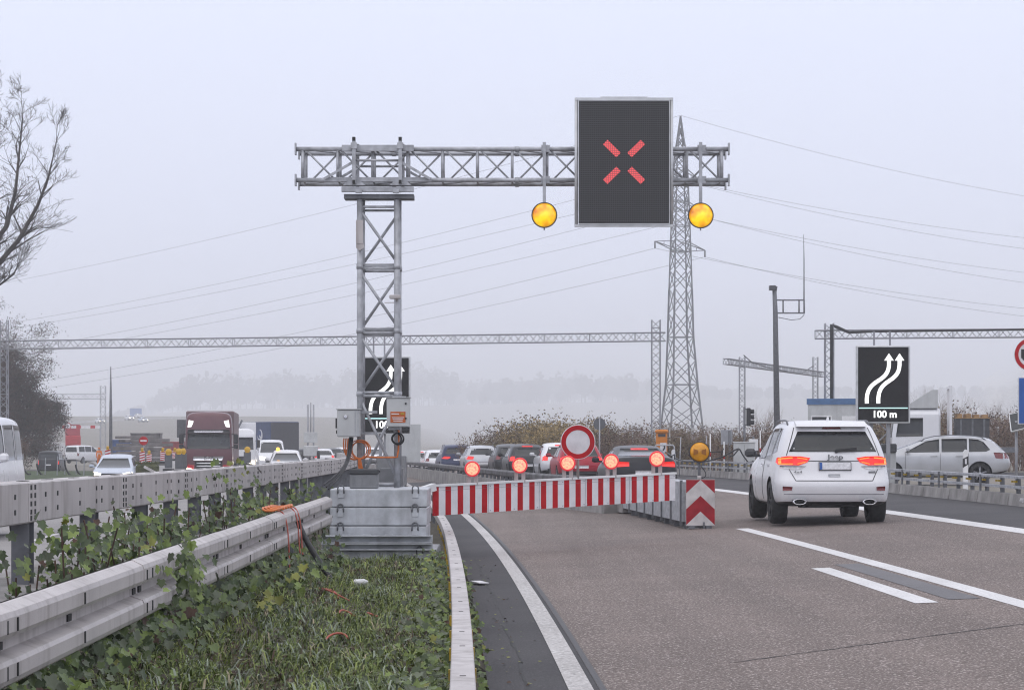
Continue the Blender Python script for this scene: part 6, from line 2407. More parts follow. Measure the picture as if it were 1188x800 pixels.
cable([P(824, 524, 85), P(838, 523.5, 85), P(840, 519, 85), P(836, 529, 85)], .020, 'short black cable hooked between two thin stakes')
# thin stakes, red banded or plain
for i, (px, y, pt, band) in enumerate(((824, 86, 503, 1), (840, 90, 512, 1), (882, 95, 499, 1), (788, 90, 507, 0), (855, 86, 514, 1), (818, 96, 505, 0), (1145, 90, 508, 0))):
    f = gnd(px, y)
    t = thing('marker_stake', ['thin grey stake standing near the white marker post by the telephone', 'thin white stake with a red band to the left of the switch cabinet'][band], 'stake', f, 0, 'thin stakes along the guardrail')
    lbs = ['thin white stake with a red band standing alone right of the amber lamp', 'thin white stake with a red band next to the hooked cable', 'thin white stake with a red band right of the meter cabinet', 'leaning grey stake between marker post and amber lamp', 'thin white red-banded stake touching the switch cabinet', 'plain grey stake in the bushes behind the amber lamp', 'plain grey stake in the bushes behind the estate car']
    t['label'] = lbs[i]
    h = P(0, pt, y).z - f.z
    b = MB()
    b.tube([(0, 0, -.1), (.0 if band else .06, 0, h)], .025, 6)
    b.build('stake_rod', M['white'] if band else M['galv_far'], t)
    if band:
        b = MB()
        b.tube([(0, 0, h * .48), (0, 0, h * .58)], .030, 6)
        b.build('red_band', M['red_board'], t)
# sign seen from behind among the bushes
f = gnd(695.5, 96)
t = thing('sign_from_behind', 'round dark grey back of a road sign on a thin post above the queue', 'road sign', f)
c = P(695.5, 491.5, 96)
b = MB()
b.lathe([(.001, 0), (.25, 0), (.25, .02), (.001, .02)], (0, 0, c.z - f.z), 'y', 28, sm=False)
b.build('sign_disc', M['sign_back'], t)
b = MB()
b.tube([(0, -.04, -.1), (0, -.04, c.z - f.z + .22)], .032, 8)
b.build('sign_post', M['galv_far'], t)
f = gnd(843, 104)
t = thing('sign_from_behind', 'grey back of a square sign board in the bushes behind the cabinets', 'road sign', f)
c = P(843, 507, 104)
b = MB()
b.box((0, 0, c.z - f.z), (.52, .03, .66))
b.build('sign_board', M['galv_far'], t)
b = MB()
b.tube([(.12, -.05, -.1), (.12, -.05, c.z - f.z + .3)], .05, 8)
b.build('sign_post', M['sign_back'], t)
# blue-roofed site cabin
f = gnd(972, 112)
t = thing('site_cabin', 'grey-white site cabin with a blue roof edge behind the off-road car', 'cabin', (f.x, 112, f.z), R(-14))
h = P(0, 466, 112).z - f.z
b = MB()
b.box((0, 0, h / 2), (2.6, 2.4, h))
b.build('cabin_wall', M['cabinet'], t)
b = MB()
b.box((0, 0, h + .0), (2.7, 2.5, .28))
b.build('roof_edge', mat('cabin_blue', (0.055, 0.14, 0.30), .5, 0, .1), t)
b = MB()
b.box((-.65, -1.21, h - 1.0), (.9, .03, .55))
wf = b.build('window', M['glass_far'], t)
b = MB()
for (xx, zz, a, c_) in ((-.65, h - .70, 1.0, .06), (-.65, h - 1.30, 1.0, .06), (-1.12, h - 1, .06, .6), (-.18, h - 1, .06, .6)):
    b.box((xx, -1.225, zz), (a, .05, c_))
b.build('window_frame', M['white'], wf)
b = MB()
b.box((.75, -1.215, h * .42), (.85, .03, h * .72))
b.build('door', M['white'], t)
# grey posts and box near the white arrow board
f = gnd(1028, 66)
t = thing('control_pillar', 'dark control box on a white pillar under the arrow board by the estate car', 'control box', f)
h = P(0, 522, 66).z - f.z
b = MB()
b.box((.06, 0, h / 2), (.40, .3, h))
b.build('pillar', M['cabinet'], t)
b = MB()
b.bbox((.06, -.05, h + .06), (.42, .35, .26), .03)
b.tube([(0.0, 0, h + .1), (0.02, 0, h + .42)], .03, 6)
b.build('control_unit', M['dark'], t)

# wire fence behind the bushes
t = thing('wire_fence', 'light wire fence with thin pale posts running through the bushes', 'fence', (0, 120, 0))
for k in range(26):
    px = 552 + k * 25 + (k * 37 % 9)
    y = 132 - k * 0.6
    f = gnd(px, y)
    b = MB((0, 120, 0))
    b.tube([f, f + Vector((0, 0, 2.0))], .035, 5)
    b.build('fence_post', M['cabinet'], t)
b = MB((0, 120, 0))
for zz in (.5, 1.0, 1.5, 1.95):
    b.tube([gnd(552 + k * 25 + (k * 37 % 9), 132 - k * .6) + Vector((0, 0, zz)) for k in range(26)], .012, 4)
b.build('fence_wire', M['galv_far'], t)

# ================================================================== WORKS SITE ON THE FAR LEFT
def at(px, py, y):
    p = P(px, py, y)
    return p
# striped beacons with yellow lamps and dark bollards
def beacon(px, y, py_foot, py_top, label, striped=True, w=.26):
    p = P(px, py_foot, y)
    t = thing('beacon_board', label, 'beacon', p, 0, 'beacon boards on the works site')
    h = P(0, py_top, y).z - p.z
    if striped:
        b = MB()
        n_ = 5
        for i in range(n_):
            z0 = .12 + (h - .30) * i / n_
            dz = (h - .30) / n_
            b.face([(-w / 2, -.02, z0), (w / 2, -.02, z0 + dz * .5), (w / 2, -.02, z0 + dz), (-w / 2, -.02, z0 + dz * .5)], 1)
            b.face([(-w / 2, -.02, z0 + dz * .5), (w / 2, -.02, z0 + dz), (w / 2, -.02, z0 + dz * 1.5 if i < n_ - 1 else z0 + dz), (-w / 2, -.02, z0 + dz)], 0)
        b.build('striped_face', [M['white_board'], M['red_board']], t, fix=False)
    b = MB()
    b.bbox((0, 0, .12 + (h - .30) / 2), (w, .03, h - .28), .005)
    b.build('board_back', M['sign_back'] if not striped else M['white'], t)
    b = MB()
    q_ = .075 if striped else .12
    b.lathe([(.001, -.03), (q_, -.03), (q_ * 1.08, 0), (q_, .04), (.001, .05)], (0, 0, h - .08), 'y', 14)
    b.box((0, .0, h - .18), (.16, .08, .06))
    b.build('yellow_lamp', M['beacon_off'], t)
    b = MB()
    b.box((0, 0, .04), (.36, .7, .09))
    b.build('foot', M['rubber'], t)
M['beacon_off'] = mat('beacon_amber', (.62, .36, .02), .3, 0, .1, 6.0)
for px, y, pf, pt, st, lab in ((165, 122, 541, 519, 1, 'red-white beacon board just below the no-entry sign'), (173, 120, 541, 522, 1, 'red-white beacon board right of the no-entry post'), (189, 118, 537, 519, 1, 'red-white beacon board with yellow lamp beside the slab stacks'), (203, 116, 534, 519, 1, 'red-white beacon board in front of the red container'),
                            (195.5, 92, 546, 521.5, 0, 'dark beacon board seen from behind, standing alone left of the lorry'), (207.5, 94, 547, 521, 0, 'dark beacon board seen from behind, inner one of the pair by the lorry'), (212.5, 95, 547, 521, 0, 'dark beacon board seen from behind, half covered by the lorry'), (287, 96, 540, 519, 0, 'dark beacon board between the maroon lorry and the white car')):
    beacon(px, y, pf, pt, lab, bool(st), .27 if st else .30)
# no entry sign
p = P(166.5, 541, 124)
t = thing('no_entry_sign', 'round red no-entry sign with white bar in front of the slab stacks', 'road sign', p)
h = P(0, 511, 124).z - p.z
b = MB()
b.lathe([(.001, .02), (.235, .02), (.235, 0), (.001, 0)], (0, 0, h), 'y', 28, sm=False)
b.build('sign_disc', M['red_board'], t)
b = MB()
b.box((0, -.006, h), (.34, .012, .085))
b.build('white_bar', M['white_board'], t)
b = MB()
b.tube([(0, .05, -.1), (0, .05, h + .15)], .035, 6)
b.build('sign_post', M['galv_far'], t)
# slab stacks
k = 0
slab_m = mat('slab_concrete', (.17, .155, .15), .9, 0, .25, 1.5)
for px, y, pf, pt, w, lab in ((150, 148, 540, 517, 1.9, 'broad stack of concrete slabs behind the pale blue car'), (183, 150, 529, 508, 1.6, 'stack of concrete slabs right of the no-entry sign'), (158, 156, 522, 505, 2.4, 'long stack of concrete slabs at the top behind the no-entry sign'), (178, 158, 540, 521, 2.2, 'low stack of dark slabs behind the beacon boards'), (140, 145, 541, 524, 1.3, 'small dark slab stack beside the tapered pole')):
    p = P(px, pf, y)
    t = thing('slab_stack', lab, 'slab stack', p, R(12 + 9 * k), 'stacks of concrete slabs on the works site')
    h = P(0, pt, y).z - p.z
    n_ = 4
    for i in range(n_):
        b = MB()
        b.bbox(((k * 3 + i) % 3 * .06 - .06, 0, h * (i + .5) / n_), (w * (.9 + .1 * ((i + k) % 2)), 1.2, h / n_ - .06), .02)
        b.build('slab', slab_m, t)
    k += 1
# containers
def container(px, y, pf, pt, wpx, rz, m, label, name='site_container'):
    p = P(px, pf, y)
    t = thing(name, label, 'container', p, R(rz))
    h = P(0, pt, y).z - p.z
    w = wpx / 2700 * y
    b = MB()
    n_ = 14
    out = []
    for i in range(n_):
        out += [(-w / 2 + w * i / n_, -1.0), (-w / 2 + w * (i + .5) / n_, -1.0), (-w / 2 + w * (i + .5) / n_, -.95), (-w / 2 + w * (i + 1) / n_, -.95)]
    out += [(w / 2, 1.0), (-w / 2, 1.0)]
    b.prism(out, h, ((0, 0, 0), (1, 0, 0), (0, 1, 0), (0, 0, 1)))
    b.build('container_wall', m, t)
    b = MB()
    b.box((0, 0, h + .03), (w + .08, 2.1, .08))
    b.build('container_roof', m, t)
    return t
container(141, 175, 530, 511, 21, 6, mat('container_blue', (.05, .10, .26), .5, 0, .12), 'blue site container partly behind the tapered pole')
container(204, 170, 529, 513, 24, -5, mat('container_red', (.34, .07, .075), .5, 0, .12), 'red site container left of the maroon lorry')
container(170, 205, 517, 503, 34, 3, slab_m, 'long grey container above the slab stacks in the fog')
# mossy mound in a crate
p = P(171, 549, 100)
t = thing('planted_block', 'olive green grass-covered block behind the pale blue car', 'mound', p, R(8))
b = MB()
rng = random.Random(8)
b.bbox((0, .3, .18), (1.0, .9, .46), .10)
b.build('turf_block', mat('olive_turf', (.07, .075, .03), .95, 0, .3, 8.0, bump=.6, bscale=18), t)
b = MB()
for _ in range(240):
    xx, yy = rng.uniform(-.5, .5), rng.uniform(-.15, .75)
    b.face([(xx - .02, yy, .40), (xx + .02, yy, .40), (xx + rng.uniform(-.06, .06), yy, .40 + rng.uniform(.05, .16))])
b.build('grass_tuft', mat('turf_blades', (.08, .09, .03), .9, 0, .3), t, fix=False)
b = MB()
b.bar((-.1, -.25, .30), (.5, -.3, -.02), .10)
tb_ = b.build('loose_plank', M['white_dirty'])
tb_.location = p
tag(tb_, 'pale plank leaning against the olive turf block', 'plank')
# mobile sign trailer with twin mast in the jam
p = P(360.5, 532, 180)
t = thing('sign_trailer', 'white mobile sign trailer with a twin mast in the far jam', 'sign trailer', p)
b = MB()
for xx in (-.22, .22):
    b.tube([(xx, 0, 0), (xx, 0, P(0, 469, 180).z - p.z)], .07, 6)
b.tube([(0, 0, 2), (0, 0, P(0, 468, 180).z - p.z + .1)], .05, 6)
b.build('mast', M['galv_far'], t)
b = MB()
b.bbox((0, -.1, P(0, 507, 180).z - p.z), (1.05, .1, .8), .02)
b.build('sign_board', M['cabinet'], t)
b = MB()
b.bbox((0, 0, .6), (1.0, 1.6, .8), .05)
b.build('trailer_body', M['cabinet'], t)
for sd in (-1, 1):
    wheel_simple(t, sd * .6, 0, .32, .2)
# height limit bar with round sign
y = 280
p = P(87, 0, y)
t = thing('height_barrier', 'hazy red and white height bar with a round sign across the far road', 'barrier', (p.x, y, gz(p.x, y)))
o = t.location.copy()
b = MB(o)
x0, x1 = P(50, 0, y).x, P(116, 0, y).x
n_ = 12
zc = P(0, 495, y).z
for i in range(n_):
    xa, xb_ = x0 + (x1 - x0) * i / n_, x0 + (x1 - x0) * (i + 1) / n_
    b.box(((xa + xb_) / 2, y, zc), (xb_ - xa, .12, .34), m=1 if i % 3 == 1 else 0)
b.build('height_bar', [M['white_board'], M['red_board']], t)
b = MB(o)
c = P(79, 494, y)
b.lathe([(.001, -.16), (.42, -.16), (.42, -.12), (.001, -.12)], (c.x, y, c.z), 'y', 24, sm=False)
b.lathe([(.42, -.12), (.42, -.18), (.33, -.18), (.33, -.12), (.42, -.12)], (c.x, y, c.z), 'y', 24, m=1, sm=False, cap=False)
b.box((c.x, y - .175, c.z), (.3, .02, .09), m=2)
b.build('round_sign', [M['white_board'], M['red_board'], M['black']], t)
for xx in (x0, x1):
    b = MB(o)
    b.tube([(xx, y + .1, gz(xx, y)), (xx, y + .1, zc + .3)], .08, 6)
    b.build('barrier_post', M['galv_far'], t)
# hazy red vehicle beyond it
p = P(84, 521, 300)
t = thing('red_lorry', 'hazy red emergency lorry standing behind the height bar', 'lorry', p, R(12))
t.scale = (1.3, 1.3, 1.3)
tr = lorry_cab(t, paints['red'], 1.55, 1.6, 1.45)
b = MB()
b.bbox((0, -2.6, .85), (1.45, 2.0, 1.0), .06)
b.build('load_box', M['red_board'], t)
b = MB()
b.box((0, -2.4, .32), (1.2, 4.4, .2))
b.build('chassis', M['black'], t)
for sd in (-1, 1):
    for yy in (-.6, -2.6):
        wheel_simple(t, sd * .6, yy, .3, .2)
# blue direction sign far up the hill
y = 1100
p = P(157.5, 481, y)
t = thing('direction_sign', 'large pale blue direction sign dissolving in the fog on the far hill', 'road sign', (p.x, y, gz(p.x, y)))
b = MB()
b.box((0, 0, p.z - t.location.z), (5.6, .2, 6.2))
b.build('sign_board', M['blue_sign'], t)
b = MB()
for xx in (-2.2, 2.2):
    b.box((xx, .3, (p.z - t.location.z) / 2), (.16, .16, p.z - t.location.z))
b.build('sign_post', M['galv_far'], t)
# grey board behind the lorry and two slanting poles
p = P(213, 535, 130)
t = thing('sign_from_behind', 'grey back of a tall sign board half hidden by the maroon lorry', 'road sign', p)
b = MB()
b.box((0, 0, P(0, 497, 130).z - p.z), (.75, .04, 1.0))
b.build('sign_board', M['sign_back'], t)
b = MB()
b.tube([(0, .06, -.2), (0, .06, P(0, 490, 130).z - p.z)], .04, 6)
b.build('sign_post', M['galv_far'], t)
p = P(270, 535, 152)
t = thing('works_crane', 'two slanting grey boom arms rising behind the maroon lorry', 'crane', p)
b = MB()
b.bar((0, 0, 1.5), P(281, 487, 152) - p, .12)
b.bar((-.2, 0, 1.0), P(281, 497, 152) - p, .22)
b.build('crane_arm', M['galv_dark'], t)
b = MB()
b.bbox((-.1, 0, .8), (1.6, 1.6, 1.5), .1)
b.build('crane_body', M['dark'], t)
# worker
p = P(115, 541, 128)
t = thing('person', 'person in orange high-visibility clothing standing left of the pale blue car', 'person', p)
def figure(parent, h, m_):
    J = {'pelvis': (0, 0, .52), 'chest': (0, 0, .74), 'neck': (0, 0, .84), 'head': (0, -.01, .93), 'sl': (-.105, 0, .81), 'el': (-.14, 0, .64), 'wl': (-.13, -.06, .49), 'hl_': (-.12, -.08, .44), 'sr': (.105, 0, .81), 'er': (.14, .01, .64), 'wr': (.14, -.03, .49), 'hr': (.14, -.05, .44), 'hipl': (-.055, 0, .50), 'kl': (-.06, -.01, .27), 'al': (-.065, .01, .04), 'tl': (-.07, -.07, .02), 'hipr': (.055, 0, .50), 'kr': (.065, -.01, .27), 'ar': (.07, .01, .04), 'tr': (.08, -.07, .02)}
    rad = {'pelvis': .075, 'chest': .085, 'neck': .035, 'head': .055, 'sl': .045, 'sr': .045, 'el': .032, 'er': .032, 'wl': .022, 'wr': .022, 'hl_': .024, 'hr': .024, 'hipl': .06, 'hipr': .06, 'kl': .042, 'kr': .042, 'al': .028, 'ar': .028, 'tl': .025, 'tr': .025}
    E = [('pelvis', 'chest'), ('chest', 'neck'), ('neck', 'head'), ('chest', 'sl'), ('sl', 'el'), ('el', 'wl'), ('wl', 'hl_'), ('chest', 'sr'), ('sr', 'er'), ('er', 'wr'), ('wr', 'hr'), ('pelvis', 'hipl'), ('hipl', 'kl'), ('kl', 'al'), ('al', 'tl'), ('pelvis', 'hipr'), ('hipr', 'kr'), ('kr', 'ar'), ('ar', 'tr')]
    ks = list(J)
    me = bpy.data.meshes.new('body')
    me.from_pydata([tuple(c * h for c in J[k]) for k in ks], [(ks.index(a), ks.index(c)) for a, c in E], [])
    o = bpy.data.objects.new('body', me)
    COL.objects.link(o)
    sk = o.modifiers.new('s', 'SKIN')
    o.modifiers.new('u', 'SUBSURF').levels = 1
    for i, k in enumerate(ks):
        v = me.skin_vertices[0].data[i]
        v.radius = (rad[k] * h, rad[k] * h)
        v.use_root = k == 'pelvis'
    dg = bpy.context.evaluated_depsgraph_get()
    m2 = bpy.data.meshes.new_from_object(o.evaluated_get(dg))
    o.modifiers.clear()
    o.data = m2
    m2.materials.clear()
    for mm in m_: m2.materials.append(mm)
    for f in m2.polygons:
        z = f.center.z / h
        f.material_index = 0 if .05 < z < .84 and not (z < .50 and abs(f.center.x) > .10 * h) else (1 if z > .5 or abs(f.center.x) > .10 * h else 2)
        f.use_smooth = True
    o.parent = parent
    return o
M['hivis'] = mat('hi_vis_orange', (.75, .20, .03), .7, 0, .1, emit=None)
M['skin'] = mat('skin', (.45, .26, .19), .6, 0, .08)
figure(t, 1.05, [M['hivis'], M['skin'], M['black']])
b = MB()
b.lathe([(.075, 0), (.075, .03), (.06, .07), (.001, .09)], (0, -.01, .97), 'z', 12)
b.build('helmet', M['hivis'], t)
b = MB()
b.lathe([(.105, 0), (.105, .04)], (0, 0, .70), 'z', 12)
b.build('reflective_band', M['white_board'], t)
t.scale = (1.0, 1.0, 1.0)
# striped warning board right of the worker
beacon(125, 126, 541, 517, 'tall red-white warning board between the orange-clad person and the tapered pole', True, .3)
# stakes and hose arcs along the verge beside the minibus
for i, px in enumerate((26, 43, 52, 66, 75, 88, 97)):
    y = 92 + (i % 3)
    p = P(px, 552, y)
    t = thing('hose_stake', ['thin stake with drooping black hose nearest the minibus', 'thin stake in front of the black van, first of three', 'thin stake in front of the black van, middle of three', 'thin stake at the right edge of the black van', 'thin stake between the black van and the white people carrier', 'thin stake in front of the white people carrier', 'thin stake with hose closest to the orange-clad person'][i], 'stake', p, 0, 'stakes with drooping hose by the verge')
    h = P(0, 526 + (i * 7 % 9), y).z - p.z
    b = MB()
    b.tube([(0, 0, -.2), (.03, 0, h)], .022, 5)
    b.build('stake_rod', M['galv_far'], t)
    if i in (0, 1, 4, 5):
        b = MB()
        b.tube(bez((.0, -.03, h * .75), (.02, -.03, h * .25), (.2, -.03, 0), (.34, -.03, .02 if i else .1), 8), .035, 5)
        b.build('hose', M['black'], t)
b = MB()
b.smooth = True
pts = [[P(px, py, y) for px in (-20, 10, 40, 70, 108)] for py, y in ((556, 80), (551, 92), (546, 104))]
b.grid(pts)
tag(b.build('grass_bank', mat('bank_grass', (.05, .075, .025), .95, 0, .3, 3.0, bump=.5), fix=False), kind='structure')

# ================================================================== TREES, BUSHES, IVY, GRASS
def branch_tree(mb, p, d, ln, r, depth, rng, spread=.5, up=.12, kids_=3, tips=None, rmin=0.0):
    n_ = 3
    pts, rr = [p.copy()], [r]
    for i in range(n_):
        bend = .125 if rmin else .10
        d = (d + Vector((rng.gauss(0, bend), rng.gauss(0, bend), rng.gauss(0, bend * .5) + up * .4))).normalized()
        p = p + d * ln / n_
        pts.append(p.copy())
        rr.append(r * (1 - .42 * (i + 1) / n_))
    mb.tube(pts, [max(q_, rmin) for q_ in rr], 6 if r > .05 else (4 if r > .012 else 3), cap=False)
    if tips is not None and depth <= 1:
        tips.append(p.copy())
    if depth == 0: return
    for k in range(kids_ + (1 if rng.random() < .4 else 0)):
        i = rng.choice((1, 2, 3, 3))
        base = pts[i]
        nd = (d + Vector((rng.gauss(0, spread), rng.gauss(0, spread), rng.gauss(0, spread * .6) + up))).normalized()
        branch_tree(mb, base, nd, ln * rng.uniform(.58, .82), rr[i] * rng.uniform(.5, .72), depth - 1, rng, spread, up, kids_, tips, rmin)
rng = random.Random(21)
f = P(-75, 0, 108)
t = thing('bare_tree', 'tall leafless tree reaching into the sky above the dark-leaved tree', 'tree', (f.x, 108, -.5))
o = t.location.copy()
fork = P(-48, 350, 108)
b = MB(o)
b.tube([o + Vector((0, 0, -.3)), o + Vector((.3, 0, 3.0)), fork], [.40, .33, .24], 10)
b.build('trunk', M['bark'], t)
b = MB(o)
rng = random.Random(22)
for pl_, r0, dy in (([(-48, 350), (-12, 318), (22, 278), (44, 238), (56, 206), (62, 180)], .15, 0.0), ([(-48, 350), (-20, 300), (8, 262), (18, 222), (22, 180), (26, 140)], .16, .6), ([(-48, 350), (-34, 290), (-22, 230), (-12, 180), (-6, 132)], .16, -.6), ([(-48, 350), (-20, 340), (0, 330), (16, 318), (24, 300)], .09, .3)):
    pts = [P(px, py, 108 + dy * k) for k, (px, py) in enumerate(pl_)]
    rr = [r0 * (1 - .82 * k / (len(pts) - 1)) for k in range(len(pts))]
    b.tube(pts, rr, 8, cap=False)
    for k in range(1, len(pts)):
        d = (pts[k] - pts[k - 1]).normalized()
        for m_ in range(4 if k > 1 else 2):
            base = pts[k - 1].lerp(pts[k], rng.random())
            sd_ = Vector((rng.choice((-1, 1)) * rng.uniform(.3, .8), rng.uniform(-.7, .7), rng.uniform(0, .6)))
            branch_tree(b, base, (d * .8 + sd_).normalized(), rng.uniform(.9, 1.35) * (1.15 - .1 * k), rr[k] * .5 + .008, 4, rng, .55, .08, 2, None, .006)
    branch_tree(b, pts[-1], (pts[-1] - pts[-2]).normalized(), 1.0, rr[-1], 4, rng, .5, .1, 3, None, .006)
b.build('crown', M['twig'], t, fix=False)

M['leaf_brown'] = mat('leaf_dark_brown', (.075, .040, .026), .8, 0, .4, 2.0)
M['leaf_dkgreen'] = mat('leaf_dark_green', (.030, .034, .018), .8, 0, .4, 2.0)
M['leaf_rust'] = mat('leaf_rust', (.13, .075, .045), .8, 0, .4, 2.0)
def leaf_quad(b, c, s, rng, m, flat=0.0):
    n = Vector((rng.gauss(0, 1), rng.gauss(0, 1), rng.gauss(0, 1) + flat)).normalized()
    u = n.orthogonal().normalized()
    a = rng.uniform(0, 6.28)
    v = n.cross(u)
    u, v = u * math.cos(a) + v * math.sin(a), v * math.cos(a) - u * math.sin(a)
    b.face([c - u * s, c + v * s * .55 - u * s * .1, c + u * s, c - v * s * .55 - u * s * .1], m)
f = P(4, 0, 178)
t = thing('brown_leaved_tree', 'dark tree keeping brown leaves behind the minibus and the lattice post', 'tree', (f.x, 178, -.5))
t.scale = (1.12, 1.2, 1.36)
b = MB()
tips = []
b.tube([(0, 0, -.3), (-.1, 0, 1.0), (-.05, 0, 2.6), (.05, 0, 4.2)], [.22, .17, .10, .03], 8)
b.build('trunk', M['bark'], t)
b = MB()
rng = random.Random(33)
for zz, ln_ in ((.9, 1.6), (1.3, 1.7), (1.7, 1.7), (2.1, 1.6), (2.5, 1.5), (2.9, 1.3), (3.4, 1.1), (3.9, .9)):
    for k in range(4):
        a = k * 1.57 + zz * 2.1
        branch_tree(b, Vector((-.05, 0, zz)), Vector((math.cos(a), math.sin(a), .25)).normalized(), ln_, .05, 3, rng, .42, .05, 3, tips)
for d0, ln in (((.25, .1, 1), 2.4), ((-.3, .1, 1), 2.4), ((.1, -.3, 1), 2.6), ((.7, 0, .55), 2.0), ((-.7, .1, .5), 2.2), ((.55, .2, .25), 1.7), ((.0, .1, 1), 3.0), ((-.2, .4, .9), 2.6), ((.45, -.1, .9), 2.4), ((.5, -.2, -.02), 1.4)):
    branch_tree(b, Vector((-.1, 0, .8)), Vector(d0).normalized(), ln, .10, 4, rng, .40, .05, 3, tips)
b.build('limbs', M['twig'], t, fix=False)
b = MB()
for p in tips:
    if p.z < .3 and rng.random() < .5: continue
    for _ in range(rng.choice((14, 30, 40, 52))):
        c = p + Vector((rng.gauss(0, .30), rng.gauss(0, .30), rng.gauss(0, .17)))
        leaf_quad(b, c, rng.uniform(.03, .07), rng, rng.choice((0, 0, 0, 1, 1)), .4)
b.build('crown', [M['leaf_brown'], M['leaf_dkgreen'], M['leaf_rust']], t, fix=False)

# bushes along the fence: four kinds, copied one by one
M['leaf_ochre'] = mat('leaf_ochre', (.36, .26, .11), .85, 0, .35, 2.0)
M['leaf_olive'] = mat('leaf_olive', (.21, .165, .085), .85, 0, .35, 2.0)
M['twig_red'] = mat('twig_reddish', (.27, .17, .14), .9, 0, .3, 1.5)
M['twig_grey'] = mat('twig_grey', (.24, .19, .16), .9, 0, .3, 1.5)
bush_words = ['bare reddish bush with thin upright twigs', 'ochre-leaved bush with upright tops', 'olive-brown bush with sparse leaves', 'grey-brown bare bush with fine twigs']
def make_bush(kind, seed):
    rng = random.Random(seed)
    t = thing('roadside_bush', bush_words[kind], 'bush', (0, 0, 0), 0, 'bushes along the fence')
    b = MB()
    tips = []
    for k in range(26):
        a = rng.uniform(0, 6.28)
        rr = rng.uniform(0, .9)
        d = Vector((math.cos(a) * .35 + rng.gauss(0, .15), math.sin(a) * .3, 1)).normalized()
        branch_tree(b, Vector((math.cos(a) * rr, math.sin(a) * rr * .7, -.2)), d, rng.uniform(.8, 1.25), .022, 3, rng, .33, .18, 3, tips)
    b.build('stems', M['twig_red'] if kind == 0 else M['twig_grey'], t, fix=False)
    b = MB()
    dens = (.25, 1.7, 1.0, .35)[kind]
    mats = [(M['leaf_rust'], M['leaf_olive']), (M['leaf_ochre'], M['leaf_olive']), (M['leaf_olive'], M['leaf_rust']), (M['leaf_rust'], M['leaf_brown'])][kind]
    for p in tips:
        for _ in range(4):
            if rng.random() < dens * .5 * (1.3 - .2 * p.z):
                c = p + Vector((rng.gauss(0, .12), rng.gauss(0, .12), rng.gauss(-.1, .18)))
                leaf_quad(b, c, rng.uniform(.04, .085), rng, rng.choice((0, 0, 1)), .2)
    b.build('foliage', list(mats), t, fix=False)
    return t
protos = [make_bush(k, 50 + k) for k in range(4)]
used = [False] * 4
rng = random.Random(77)
spots = []
px = 548
while px < 1215:
    spots.append((px + rng.uniform(-6, 6), rng.uniform(118, 138), 0))
    px += rng.uniform(11, 15)
px = 640
while px < 1215:
    spots.append((px + rng.uniform(-8, 8), rng.uniform(98, 110), 1))
    px += rng.uniform(17, 25)
where = []
def nearest_ref(px, row):
    refs = [(556, 'behind the silver queueing car'), (583, 'behind the black queueing car'), (640, 'behind the white and red cars'), (672, 'behind the red-ringed sign'), (696, 'around the grey sign back'), (737, 'behind the dark saloon'), (767, 'by the orange telephone'), (790, 'at the foot of the pylon'), (812, 'behind the amber lamp'), (843, 'by the square sign back'), (866, 'behind the switch cabinet'), (900, 'at the camera mast'), (940, 'beside the site cabin'), (985, 'behind the site cabin'), (1030, 'behind the arrow board'), (1070, 'behind the white lorry'), (1110, 'behind the timber load'), (1150, 'behind the estate car tail'), (1180, 'by the solar panel')]
    return min(refs, key=lambda r: abs(r[0] - px))[1]
lab_n = {}
for i, (px, y, row) in enumerate(spots):
    f = gnd(px, y)
    kind = 1 if (600 < px < 690 and rng.random() < .6) else rng.choice((0, 0, 2, 3, 2 if px < 800 else 0))
    top_py = 492 if px < 620 else (488 if px < 700 else (494 if px < 1000 else 478))
    if row == 1: top_py += 9
    top_py += rng.uniform(-4, 6)
    if px < 575: top_py += 8
    hgt = P(0, top_py, y).z - f.z
    lab = bush_words[kind] + ' ' + nearest_ref(px, row) + (', nearer row' if row else '')
    lab_n[lab] = lab_n.get(lab, 0) + 1
    s_ = hgt / 2.55
    if not used[kind]:
        o = protos[kind]
        used[kind] = True
        o.location = f
        o.scale = (s_, s_, s_)
        o['label'] = lab
    else:
        o = copy_tree(protos[kind], f, rng.uniform(0, 6.28), lab, scale=s_)
    o.scale = (s_ * rng.uniform(.9, 1.25), s_, s_)
# bigger bare trees behind the lorry, right
for i, (px, y, top) in enumerate(((1075, 170, 452), (1108, 160, 462), (1160, 150, 470), (885, 190, 472))):
    f = gnd(px, y)
    t = thing('bare_tree', ['leafless tree behind the roof of the white lorry', 'small leafless tree right of the white lorry deflector', 'leafless tree left of the solar panel in the fog', 'thin leafless tree in the fog left of the camera mast'][i], 'tree', f)
    hh = P(0, top, y).z - f.z
    b = MB()
    b.tube([(0, 0, -.2), (0.05, 0, hh * .3)], [.13, .10], 6)
    b.build('trunk', M['bark'], t)
    b = MB()
    rng = random.Random(90 + i)
    for k in range(6):
        a = k * 1.05 + rng.uniform(0, .5)
        branch_tree(b, Vector((.05, 0, hh * .28)), Vector((math.cos(a) * .5, math.sin(a) * .5, 1)).normalized(), hh * .32, .05, 4, rng, .36, .12, 3)
    b.build('crown', M['twig_grey'], t, fix=False)

